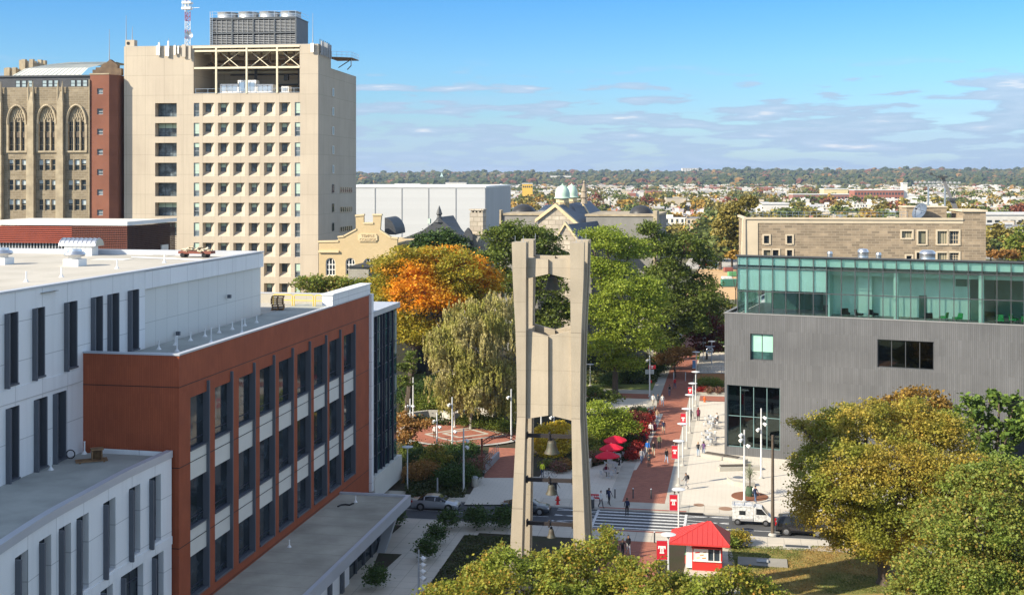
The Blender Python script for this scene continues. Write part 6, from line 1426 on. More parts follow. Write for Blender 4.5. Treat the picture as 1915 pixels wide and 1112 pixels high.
# bollards, hydrants, bins
for i, (px, py) in enumerate(((1150, 933), (1184, 933), (1217.7, 934), (1147, 1012), (1224, 1017))):
    p = G(px, py); t = thing('bollard', ['dark bollard left of the brick walk at the far side of the street', 'dark bollard in the brick walk, left of two beyond the crossing', 'dark bollard in the brick walk, right of two beyond the crossing', 'near bollard left of the brick walk below the crossing', 'near bollard right of the brick walk below the crossing'][i], 'bollard', (p.x, p.y, Z1)); MB().tube([(0, 0, 0), (0, 0, .95)], .07, 10).build('post', MAT['dark_metal'], t); MB().lathe([(.08, .95), (.085, 1.0), (.04, 1.06)], n=10).build('cap', MAT['galv'], t)
for i, (px, py) in enumerate(((1260, 713), (1282, 713))):
    p = G(px, py); o = MB().lathe([(.1, 0), (.08, .1), (.07, 1.3), (.09, 1.35), (.03, 1.42)], n=8).build('bollard', MAT['pole_paint'], None, (p.x, p.y, Z1)); tag(o, 'pale post in the far shaded brick walk, %s one' % ('left', 'right')[i], 'bollard')
def hydrant(px, py, m, label):
    p = G(px, py); t = thing('fire_hydrant', label, 'fire hydrant', (p.x, p.y, Z1)); b = MB(); b.lathe([(.2, 0), (.2, .06), (.13, .1), (.13, .55), (.17, .6), (.15, .72), (.06, .82), (.03, .88)], n=14); b.build('barrel', m, t, smooth=R(40)); b = MB(); b.tube([(-.26, 0, .45), (.26, 0, .45)], .07, 8); b.tube([(0, -.24, .45), (0, 0, .45)], .08, 8); b.build('outlets', m, t)
hydrant(1317.8, 753, M('hyd_orange', (.7, .12, .02), .5), 'orange fire hydrant on the sunny plaza'); hydrant(1043, 944.6, MAT['red_paint'], 'red fire hydrant seen through the legs of the bell tower')
for px, py, m, lb in ((1105, 951, 'dark_metal', 'dark litter bin at the kerb right of the bell tower'), (888, 911, 'pave_band', 'pale round litter bin beside the hedge'), (1479, 852, 'pole_paint', 'white and blue bin at the grey building corner')):
    p = G(px, py); t = thing('litter_bin', lb, 'litter bin', (p.x, p.y, Z1)); MB().lathe([(.33, 0), (.36, .1), (.36, .85), (.34, .9)], n=18).build('bin_body', MAT[m], t, smooth=R(40)); MB().lathe([(.38, .9), (.38, .98), (.2, 1.1), (.1, 1.1)], n=18).build('lid', MAT['blue_lid'] if 'blue_lid' in MAT else M('blue_lid', (.1, .25, .4), .5) if px > 1400 else MAT['grey_paint'], t)
p = G(1108, 937); t = thing('red_sign_wall', 'low red sign panel with white lettering left of the crossing', 'sign', (p.x, p.y, Z1), -A0); MB().box(-.9, .9, -.05, .05, .2, .65).build('panel', MAT['banner_red'], t)
b = MB(); b.box(-.8, -.7, -.04, .04, 0, .2); b.box(.7, .8, -.04, .04, 0, .2); b.build('feet', MAT['dark_metal'], t)
b = MB()
for i in range(9): b.box(-.75+i*.17, -.66+i*.17, -.06, -.051, .36, .52)
b.build('lettering', MAT['letter_white'], t)
# potted palm
p = G(1402, 930); t = thing('potted_palm', 'small pale spiky palm in a dark green pot on a round brown bed', 'potted plant', (p.x, p.y, Z1))
MB().lathe([(1.9, 0), (1.9, .06), (.1, .09)], n=32).build('round_bed', M('rust_bed', (.22, .09, .05), .9, speck=.4), t); MB().lathe([(.42, .08), (.45, .4), (.36, 1.0), (.3, 1.05), (.3, .98)], n=18).build('pot', M('pot_green', (.05, .09, .05), .7, speck=.4), t)
b = MB(); r_ = random.Random(3)
for i in range(70):
    a = r_.random()*6.28; e = r_.uniform(-.1, 1.45); L_ = r_.uniform(.9, 1.5); z0_ = r_.uniform(1.6, 2.9); d = Vector((math.cos(a)*math.cos(e), math.sin(a)*math.cos(e), math.sin(e))); q = Vector((0, 0, z0_)); m_ = q+d*L_*.6; e_ = q+d*L_+Vector((0, 0, -.15)); s_ = d.cross(Vector((0, 0, 1)))*.035; b.face([q-s_, m_-s_*1.4, e_, m_+s_*1.4, q+s_])
b.build('leaves', LEAF('palm_leaf', [(.20, .24, .14), (.34, .36, .24)]), t); MB().tube([(0, 0, .9), (.05, 0, 2.0), (0, 0, 3.0)], [.08, .06, .04], 6).build('stem', MAT['bark'], t)

# =================================================================== CAFE TABLES, CHAIRS, UMBRELLAS
M('umb_red', (.62, .01, .035), .75, amp=.1); M('mesh_metal', (.50, .51, .52), .5, metal=.3, amp=.1)
def chair_parts(t):
    b = MB(); b.lathe([(.02, .43), (.22, .43), (.23, .45), (.02, .46)], n=12); b.build('seat', MAT['mesh_metal'], t)
    b = MB()
    for k in range(6):
        a0, a1 = math.pi*(.1+.8*k/6), math.pi*(.1+.8*(k+1)/6); r0, r1 = .23, .27
        b.face([(r0*math.cos(a0), r0*math.sin(a0), .5), (r0*math.cos(a1), r0*math.sin(a1), .5), (r1*math.cos(a1), r1*math.sin(a1), .86), (r1*math.cos(a0), r1*math.sin(a0), .86)])
    b.tube([(.27*math.cos(math.pi*(.05+.9*k/8)), .27*math.sin(math.pi*(.05+.9*k/8)), .87) for k in range(9)], .018, 5); b.build('backrest', MAT['mesh_metal'], t)
    for x, y in ((-.18, -.16), (.18, -.16), (-.18, .18), (.18, .18)): MB().tube([(x*.8, y*.8, .43), (x*1.25, y*1.25, 0)], .015, 5).build('leg', MAT['mesh_metal'], t)
ch0 = None; tb0 = None
def cafe_chair(x, y, a, label):
    global ch0
    if ch0 is None: ch0 = thing('cafe_chair', label, 'chair'); chair_parts(ch0); c = ch0
    else: c = copy_tree(ch0)
    c.location = (x, y, Z1+.01); c.rotation_euler = (0, 0, a); c['label'] = label; c['group'] = 'metal cafe chairs'; return c
def cafe_table(p, label, cl, chairs=(45, 135, 225, 315)):
    global tb0
    if tb0 is None:
        tb0 = thing('cafe_table', label, 'table'); MB().lathe([(.48, .72), (.5, .73), (.5, .75), (.02, .76)], n=24).build('tabletop', MAT['mesh_metal'], tb0); MB().tube([(0, 0, 0), (0, 0, .73)], .045, 8).build('post', MAT['mesh_metal'], tb0); MB().lathe([(.28, 0), (.26, .04), (.05, .07)], n=16).build('foot', MAT['mesh_metal'], tb0); c = tb0
    else: c = copy_tree(tb0)
    c.location = (p.x, p.y, Z1+.01); c['label'] = label; c['group'] = 'round metal cafe tables'
    for a in chairs:
        a_ = R(a); cafe_chair(p.x+.78*math.cos(a_), p.y+.78*math.sin(a_), a_-HP, cl)
um0_ = None
U_PTS = [(1152.5, 861.7, 'farthest', 'back'), (1146, 878, 'middle', 'middle'), (1137.6, 894.5, 'nearest', 'front')]
for px, py, w1, w2 in U_PTS:
    p = G(px, py)
    cafe_table(p, 'round metal cafe table under the %s red umbrella' % w1, 'metal cafe chair drawn up to the table under the %s red umbrella' % w1, (20, 110, 200, 290))
    lbl = '%s of the three red cafe umbrellas by the brick walk' % w1
    if um0_ is None:
        um0_ = thing('cafe_umbrella', lbl, 'umbrella'); b = MB(); n = 8; rr_ = 1.38
        for k in range(n):
            a0, a1 = 2*math.pi*k/n, 2*math.pi*(k+1)/n; am = (a0+a1)/2
            for (ra, rb, za, zb_) in ((0.02, .7, 2.92, 2.72), (.7, rr_, 2.72, 2.38)):
                b.face([(ra*math.cos(a0), ra*math.sin(a0), za), (rb*math.cos(a0), rb*math.sin(a0), zb_), (rb*.95*math.cos(am), rb*.95*math.sin(am), zb_-.02), (ra*.97*math.cos(am), ra*.97*math.sin(am), za-.0)]); b.face([(ra*.97*math.cos(am), ra*.97*math.sin(am), za), (rb*.95*math.cos(am), rb*.95*math.sin(am), zb_-.02), (rb*math.cos(a1), rb*math.sin(a1), zb_), (ra*math.cos(a1), ra*math.sin(a1), za)])
            b.face([(rr_*math.cos(a0), rr_*math.sin(a0), 2.38), (rr_*.95*math.cos(am), rr_*.95*math.sin(am), 2.36), (rr_*.95*math.cos(am), rr_*.95*math.sin(am), 2.22), (rr_*math.cos(a0), rr_*math.sin(a0), 2.24)]); b.face([(rr_*.95*math.cos(am), rr_*.95*math.sin(am), 2.36), (rr_*math.cos(a1), rr_*math.sin(a1), 2.38), (rr_*math.cos(a1), rr_*math.sin(a1), 2.24), (rr_*.95*math.cos(am), rr_*.95*math.sin(am), 2.22)])
        b.build('canopy', MAT['umb_red'], um0_); MB().tube([(0, 0, .05), (0, 0, 2.98)], .03, 6).build('pole', MAT['galv'], um0_)
        b = MB()
        for k in range(n): a0 = 2*math.pi*k/n; b.tube([(0, 0, 2.3), (.8*math.cos(a0), .8*math.sin(a0), 2.66)], .012, 4)
        b.build('ribs', MAT['galv'], um0_); c = um0_
    else: c = copy_tree(um0_)
    c.location = (p.x, p.y, Z1+.01); c.rotation_euler = (R(-4), 0, px*.1); c['label'] = lbl; c['group'] = 'red cafe umbrellas'
for px, py, w1 in ((1331, 792, 'farthest metal table on the right plaza, where people sit'), (1329, 803, 'metal table second from the back on the right plaza'), (1325, 821, 'metal table third from the back on the right plaza'), (1326, 833, 'nearest metal table on the right plaza')):
    cafe_table(G(px, py), w1, 'metal cafe chair at the '+w1.split(' on')[0], (10, 100, 190, 280))
# =================================================================== PEOPLE
SK = {k: M('skin_'+k, c, .6, amp=.1) for k, c in dict(light=(.50, .32, .24), mid=(.34, .19, .12), dark=(.12, .065, .045)).items()}
def cloth(n, c): return M('cloth_'+n, c, .85, tuple(x*.7 for x in c), 6, .4)
CL = {n: cloth(n, c) for n, c in dict(black=(.02, .02, .024), white=(.72, .71, .68), grey=(.30, .30, .31), blue=(.03, .18, .60), red=(.55, .02, .03), jeans=(.09, .14, .24), paleblue=(.30, .40, .52), olive=(.16, .18, .10), maroon=(.16, .02, .05), khaki=(.45, .40, .30), brown=(.12, .07, .04), purple=(.20, .10, .26), hivis=(.85, .85, .05), navy=(.02, .03, .08), tan=(.4, .28, .18), dkgrey=(.07, .07, .08)).items()}
HAIR = {n: M('hair_'+n, c, .5, amp=.3) for n, c in dict(black=(.012, .01, .01), brown=(.06, .03, .015), blond=(.42, .28, .12), red=(.22, .05, .02)).items()}
def skel(pose):
    """joint positions in m (x right, y forward = -y is front), z up"""
    J = {}
    hipz = {'sit': .52}.get(pose, .93)
    J['pel'] = (0, 0, hipz); J['spine'] = (0, .0, hipz+.2); J['chest'] = (0, .0, hipz+.38); J['neck'] = (0, 0, hipz+.55); J['head'] = (0, -.03, hipz+.68); J['crown'] = (0, -.01, hipz+.80)
    a = {'walkA': 1, 'walkB': -1}.get(pose, 0)
    for s_, n in ((1, 'R'), (-1, 'L')):
        st = a*s_
        if pose == 'sit': hip, knee, ank, toe = (s_*.1, 0, .5), (s_*.13, -.45, .52), (s_*.13, -.42, .09), (s_*.14, -.60, .04)
        else: hip, knee, ank, toe = (s_*.09, 0, .88), (s_*.10, -.10*st-.03 if st >= 0 else .02, .49), (s_*.10, -.28*st if st > 0 else -.32*st, .08 if st >= 0 else .14), (s_*.12, (-.28*st if st > 0 else -.32*st)-.17, .04)
        J['hip'+n], J['knee'+n], J['ank'+n], J['toe'+n] = hip, knee, ank, toe
        sh = (s_*.17, 0, hipz+.49)
        if pose == 'sit': el, wr = (s_*.24, -.12, hipz+.27), (s_*.14, -.36, hipz+.22)
        elif pose == 'hold': el, wr = (s_*.25, -.02, 1.16), (s_*.08, -.26, 1.18)
        else: el, wr = (s_*.24, .12*st+.02, 1.15), (s_*.25, .20*st-.10, .92)
        J['sh'+n], J['el'+n], J['wr'+n] = sh, el, wr
    return J
def person_mesh(pose):
    J = skel(pose); V, E, RD = [], [], []; bones = []
    idx = {}
    def add(n, p, r):
        idx[n] = len(V); V.append(p); RD.append(r); return idx[n]
    rad = dict(pel=(.155, .11), spine=(.135, .10), chest=(.165, .115), neck=(.055, .06), head=(.078, .095), crown=(.062, .075))
    for n in ('pel', 'spine', 'chest', 'neck', 'head', 'crown'): add(n, J[n], rad[n])
    for n in 'RL':
        add('hip'+n, J['hip'+n], (.09, .095)); add('knee'+n, J['knee'+n], (.06, .065)); add('ank'+n, J['ank'+n], (.042, .045)); add('toe'+n, J['toe'+n], (.04, .03))
        add('sh'+n, J['sh'+n], (.058, .06)); add('el'+n, J['el'+n], (.042, .042)); add('wr'+n, J['wr'+n], (.026, .022))
        w = Vector(J['wr'+n]); e = Vector(J['el'+n]); d = (w-e).normalized(); palm = w+d*.07; add('palm'+n, tuple(palm), (.03, .018))
        side = d.cross(Vector((0, 1, 0))); side = side.normalized() if side.length > .1 else Vector((1, 0, 0))
        for k, (o_, L_) in enumerate(((-.024, .065), (-.008, .078), (.008, .074), (.024, .058))):
            k1 = palm+side*o_+d*L_*.5; k2 = k1+d*L_*.4+Vector((0, -.02, 0)); add('f%d%s' % (k, n), tuple(k1), (.009, .009)); add('g%d%s' % (k, n), tuple(k2), (.008, .008))
        tm = w+d*.03-side*.035+Vector((0, -.02, 0)); add('t'+n, tuple(tm), (.011, .011)); add('u'+n, tuple(tm+d*.03+Vector((0, -.012, 0))), (.009, .009))
    def bone(a, b, m): E.append((idx[a], idx[b])); bones.append((idx[a], idx[b], m))
    bone('pel', 'spine', 1); bone('spine', 'chest', 1); bone('chest', 'neck', 1); bone('neck', 'head', 0); bone('head', 'crown', 0)
    for n in 'RL':
        bone('pel', 'hip'+n, 2); bone('hip'+n, 'knee'+n, 2); bone('knee'+n, 'ank'+n, 2); bone('ank'+n, 'toe'+n, 3); bone('chest', 'sh'+n, 1); bone('sh'+n, 'el'+n, 1); bone('el'+n, 'wr'+n, 1); bone('wr'+n, 'palm'+n, 0)
        for k in range(4): bone('palm'+n, 'f%d%s' % (k, n), 0); bone('f%d%s' % (k, n), 'g%d%s' % (k, n), 0)
        bone('wr'+n, 't'+n, 0); bone('t'+n, 'u'+n, 0)
    me = bpy.data.meshes.new('person_base'); me.from_pydata(V, E, []); o = bpy.data.objects.new('tmp', me); col.objects.link(o)
    md = o.modifiers.new('s', 'SKIN'); sv = me.skin_vertices[0].data
    for i, r in enumerate(RD): sv[i].radius = r; sv[i].use_root = (i == 0)
    ms = o.modifiers.new('b', 'SUBSURF'); ms.levels = 1
    dg = bpy.context.evaluated_depsgraph_get(); dg.update(); m2 = bpy.data.meshes.new_from_object(o.evaluated_get(dg)); bpy.data.objects.remove(o)
    m2.name = 'person'; m2.materials.clear()
    for k in (SK['light'], CL['black'], CL['jeans'], CL['black']): m2.materials.append(k)
    Vv = [Vector(v) for v in V]
    for p in m2.polygons:
        c = p.center; best = (9, 0)
        for a, b, m in bones:
            A_, B_ = Vv[a], Vv[b]; d = B_-A_; t_ = max(0, min(1, (c-A_).dot(d)/max(1e-9, d.length_squared))); q = (c-(A_+d*t_)).length-(RD[a][0]*(1-t_)+RD[b][0]*t_)*.6
            if q < best[0]: best = (q, m)
        p.material_index = best[1]; p.use_smooth = True
    # nose, eyes, ears kept on the head of the same mesh
    h = J['head']
    f = MB(); f.v = [tuple(v.co) for v in m2.vertices]; f.f = [tuple(p.vertices) for p in m2.polygons]; f.m = [p.material_index for p in m2.polygons]
    f.hexa([(h[0]-.014, h[1]-.10, h[2]-.02), (h[0]+.014, h[1]-.10, h[2]-.02), (h[0]+.012, h[1]-.06, h[2]-.02), (h[0]-.012, h[1]-.06, h[2]-.02)], [(h[0]-.006, h[1]-.085, h[2]+.03), (h[0]+.006, h[1]-.085, h[2]+.03), (h[0]+.006, h[1]-.06, h[2]+.03), (h[0]-.006, h[1]-.06, h[2]+.03)], 0)
    for s_ in (-1, 1): f.lathe([(.008, -.012), (.008, .02)], (h[0]+s_*.075, h[1], h[2]), 6, 0); f.lathe([(.001, -.008), (.009, 0), (.001, .008)], (h[0]+s_*.03, h[1]-.078, h[2]+.028), 6, 3)
    f.lathe([(.002, 0), (.022, .004), (.002, .008)], (h[0], h[1]-.078, h[2]-.045), 6, 3)
    m3 = f.mesh('person', [SK['light'], CL['black'], CL['jeans'], CL['black']]); m3.shade_smooth(); return m3, h
_pm = {p: person_mesh(p) for p in ('walkA', 'walkB', 'stand', 'hold', 'sit')}
def hair_mesh(long):
    b = MB(); n = 12; rings = [(-.35, .9), (0, 1.0), (.4, .93), (.75, .66), (.97, .2)] if not long else [(-2.3, .8), (-1.2, 1.05), (-.4, 1.05), (0, 1.02), (.4, .95), (.75, .68), (.98, .2)]
    for i in range(len(rings)-1):
        for k in range(n):
            def pt(r_, k_):
                a = 2*math.pi*k_/n; z_, w = r_; y = math.sin(a)*w*.112; x = math.cos(a)*w*.098
                if z_ < .3 and y < -.02: y = -.01+.0*y; 
                return (x, y+.012, z_*.115+.03)
            b.face([pt(rings[i], k), pt(rings[i], k+1), pt(rings[i+1], k+1), pt(rings[i+1], k)])
    m = b.mesh('hair', HAIR['black']); m.shade_smooth(); return m
_hm = {0: hair_mesh(False), 1: hair_mesh(True)}
_hm2 = {}
def person(px, py, face, pose, top, bot, label, skin='mid', hair='black', long=0, bag=None, z=None, coat=0, size=1.0, group=None, Yv=None, hat=None):
    p = G(px, py) if Yv is None else P(px, py, Yv)
    me, h = _pm[pose]; o = link('person', me, None, (p.x, p.y, Z1+.012 if z is None else z), face); o.scale = (size,)*3
    for i, m_ in enumerate((SK[skin], CL[top], CL[bot], CL['dkgrey' if bot != 'dkgrey' else 'black'])): o.material_slots[i].link = 'OBJECT'; o.material_slots[i].material = m_
    tag(o, label, 'person', group)
    k = (hair, long)
    if k not in _hm2: m_ = _hm[long].copy(); m_.materials.clear(); m_.materials.append(HAIR[hair]); _hm2[k] = m_
    hh = link('hair', _hm2[k], o, h)
    if coat:
        zc = h[2]-.68-.93+.93
        b = MB(); b.lathe([(.23, -.35), (.20, .0), (.16, .25), (.17, .42)], (0, .01, .95), 14, sx=1, sy=.75); b.build('coat', CL[top], o, smooth=True)
    if bag:
        b = MB(); b.box(-.15, .15, .13, .28, h[2]-.52, h[2]-.12); b.box(-.11, .11, .28, .33, h[2]-.5, h[2]-.25); q = b.build('backpack', CL[bag], o)
    return o
PI = math.pi
def fc(dx, dy): return math.atan2(dx, -dy)*1.0 if 0 else math.atan2(dy, dx)+HP   # body faces -y at 0
N_, S_ = PI, 0.0
person(1172.6, 967, N_+.1, 'stand', 'black', 'black', 'person in black standing in the middle of the crosswalk', 'dark', bag='navy', size=1.04)
person(1123.7, 951, S_+.5, 'walkA', 'white', 'dkgrey', 'person in a white jacket walking at the left end of the crossing', 'light', 'brown', 0)
person(1138.8, 946, S_+.6, 'walkB', 'navy', 'black', 'person in a dark striped jumper walking behind the white jacketed one', 'dark', bag='black')
person(1175, 1039, S_+.2, 'walkA', 'black', 'white', 'person in a black top and pale loose trousers below the crossing', 'mid', 'black', 1)
person(1164.5, 1047, S_+.3, 'walkB', 'black', 'dkgrey', 'person all in black beside the pale trousers below the crossing', 'dark')
person(1151, 1050, S_+.3, 'stand', 'dkgrey', 'black', 'leftmost shadowed person half hidden by the near tree leaves', 'dark')
person(1213.6, 875.6, S_, 'hold', 'dkgrey', 'black', 'person in dark clothes looking down, nearest on the brick walk', 'mid', bag='black', size=1.05)
person(1246.4, 868, S_+.2, 'walkA', 'black', 'paleblue', 'person in a black jacket and pale jeans at the right of the walk', 'mid', 'black', 1)
person(1211, 852, S_, 'walkB', 'blue', 'khaki', 'person in a bright blue shirt and khaki trousers', 'light', 'black')
person(1222, 853, S_, 'walkA', 'black', 'khaki', 'person in a dark top walking beside the blue shirt', 'light', 'brown')
person(1233, 840.5, S_, 'stand', 'olive', 'black', 'person in an olive green jacket on the brick walk', 'mid')
person(1209, 835, S_, 'walkA', 'red', 'black', 'person in a red t-shirt with a white mark', 'mid')
person(1204.5, 838, S_+.2, 'walkB', 'black', 'black', 'person in black just left of the red t-shirt', 'dark')
person(1217, 816, S_, 'walkB', 'white', 'black', 'person in a white shirt and dark trousers behind the red t-shirt', 'light')
person(1225, 815, S_, 'walkA', 'maroon', 'black', 'person in a maroon coat beside the white shirt', 'mid', 'brown', 1, coat=1)
person(1216, 788, S_, 'walkA', 'black', 'black', 'person in black walking at the left edge of the walk by the red shrubs', 'dark')
person(1229, 790, S_, 'walkB', 'tan', 'paleblue', 'person in tan top and blue jeans behind the maroon coat', 'light', 'brown', 1)
person(1224, 784, S_, 'walkA', 'brown', 'dkgrey', 'person in brown between the black clad and blue jeaned walkers', 'mid')
person(1221.5, 760, S_, 'walkB', 'white', 'khaki', 'farthest left walker in white at the top of the walk', 'light')
person(1230.5, 760, S_, 'stand', 'dkgrey', 'black', 'farthest middle walker in dark grey between two in white', 'mid')
person(1239, 761, S_, 'walkA', 'white', 'paleblue', 'farthest right walker in a white top at the top of the walk', 'light', 'brown')
person(1306, 788, N_, 'stand', 'maroon', 'black', 'person in a long dark coat standing alone on the plaza', 'mid', 'red', 1, coat=1, size=1.05)
person(1292, 789, S_, 'walkB', 'dkgrey', 'black', 'person in grey mostly behind the lamp posts on the plaza', 'dark')
person(1305.6, 855, S_, 'stand', 'black', 'paleblue', 'blond person in a black jacket and blue jeans by the bench', 'light', 'blond', 1)
person(1315.7, 854, S_-.3, 'walkA', 'purple', 'paleblue', 'person in a purple patterned top and jeans by the bench', 'dark', 'black', 0, bag='black')
person(1283, 917, HP*-1+.2, 'walkA', 'dkgrey', 'grey', 'student striding left across the plaza in grey trousers with backpack', 'mid', bag='black', size=1.02)
person(1412.6, 942, S_+.5, 'walkB', 'navy', 'jeans', 'person in a dark jacket and jeans beside the potted palm', 'mid', bag='white')
person(1261.5, 856, S_, 'walkA', 'dkgrey', 'black', 'person mostly hidden behind the middle red banner', 'mid')
person(1261.5, 953, S_, 'stand', 'black', 'black', 'person mostly hidden behind the banner at the crosswalk', 'dark')
person(812.7, 821, S_, 'stand', 'white', 'brown', 'person in a white top standing on the brick circle', 'light', 'brown', 1)
person(786, 725, 1.2, 'walkA', 'dkgrey', 'black', 'dark clad person running past the distant lawn at left', 'dark', Yv=None)
person(1039.5, 929, 1.0, 'walkB', 'black', 'black', 'person in black seen through the bell tower beside a bell', 'dark', bag='black')
person(1200, 868, S_+.1, 'walkB', 'grey', 'jeans', 'person in a grey hoodie at the left edge of the brick walk near the umbrellas', 'mid', size=1.0)
person(1241, 812, S_, 'walkA', 'navy', 'khaki', 'person in navy with khaki trousers near the middle of the brick walk', 'light', 'brown')
person(1252, 742, N_, 'walkB', 'grey', 'jeans', 'person walking away in grey far up the brick walk', 'mid', bag='black')
person(1262, 728, N_+.2, 'walkA', 'red', 'jeans', 'small distant person in red at the shade edge of the brick walk', 'mid')
person(1340, 905, HP, 'walkA', 'tan', 'jeans', 'person in a tan jacket crossing the plaza below the benches', 'light', 'brown') if 0 else None
sp_ = G(1331, 792); person(0, 0, -1.3, 'sit', 'white', 'black', 'seated person in a white shirt at the farthest plaza table', 'light', 'brown', Yv=None) if 0 else None
def seated(x, y, a, top, bot, label, **k):
    o = person(957, 900, a, 'sit', top, bot, label, **k); o.location = (x, y, Z1+.02); return o
seated(sp_.x+.75, sp_.y+.2, -HP, 'white', 'grey', 'seated person in a white shirt at the farthest plaza table', skin='light', hair='brown')
seated(sp_.x+.35, sp_.y-2.6, -HP, 'dkgrey', 'black', 'seated person in dark clothes at the second plaza table', skin='mid')
sp_ = G(1137.6, 894.5); seated(sp_.x-.15, sp_.y+.8, .2, 'maroon', 'black', 'seated red haired person under the nearest red umbrella', skin='light', hair='red', long=1)
sp_ = G(1146, 878); seated(sp_.x+.75, sp_.y-.1, -HP, 'black', 'black', 'seated person in black under the middle red umbrella', skin='mid')
# cyclist in hi-vis with a bicycle
p = G(1016, 893); person(1014, 894, .3, 'stand', 'hivis', 'navy', 'person in a hi-vis yellow jacket holding a bicycle', 'mid')
t = thing('bicycle', 'dark bicycle beside the person in the hi-vis jacket', 'bicycle', (p.x+.75, p.y-.1, Z1+.01), 0)
for x in (-.5, .5):
    wv_ = MB().tube([(x+.33*math.cos(a*PI/10), 0, .34+.33*math.sin(a*PI/10)) for a in range(21)], .02, 5).build('wheel', MAT['black'], t)
    b = MB()
    for a in range(8): b.tube([(x, 0, .34), (x+.32*math.cos(a*PI/4), 0, .34+.32*math.sin(a*PI/4))], .004, 3)
    b.build('spokes', MAT['galv'], wv_)
b = MB(); b.tube([(-.5, 0, .34), (-.15, 0, .34), (.35, 0, .85), (-.25, 0, .85), (-.5, 0, .34)], .018, 5); b.tube([(-.15, 0, .34), (-.27, 0, .95)], .018, 5); b.tube([(.5, 0, .34), (.35, 0, .95)], .018, 5); b.build('frame', MAT['dark_metal'], t)
MB().box(-.38, -.16, -.07, .07, .95, 1.0).build('saddle', MAT['black'], t); MB().tube([(.3, -.27, 1.0), (.36, 0, .98), (.3, .27, 1.0)], .016, 5).build('handlebar', MAT['black'], t)

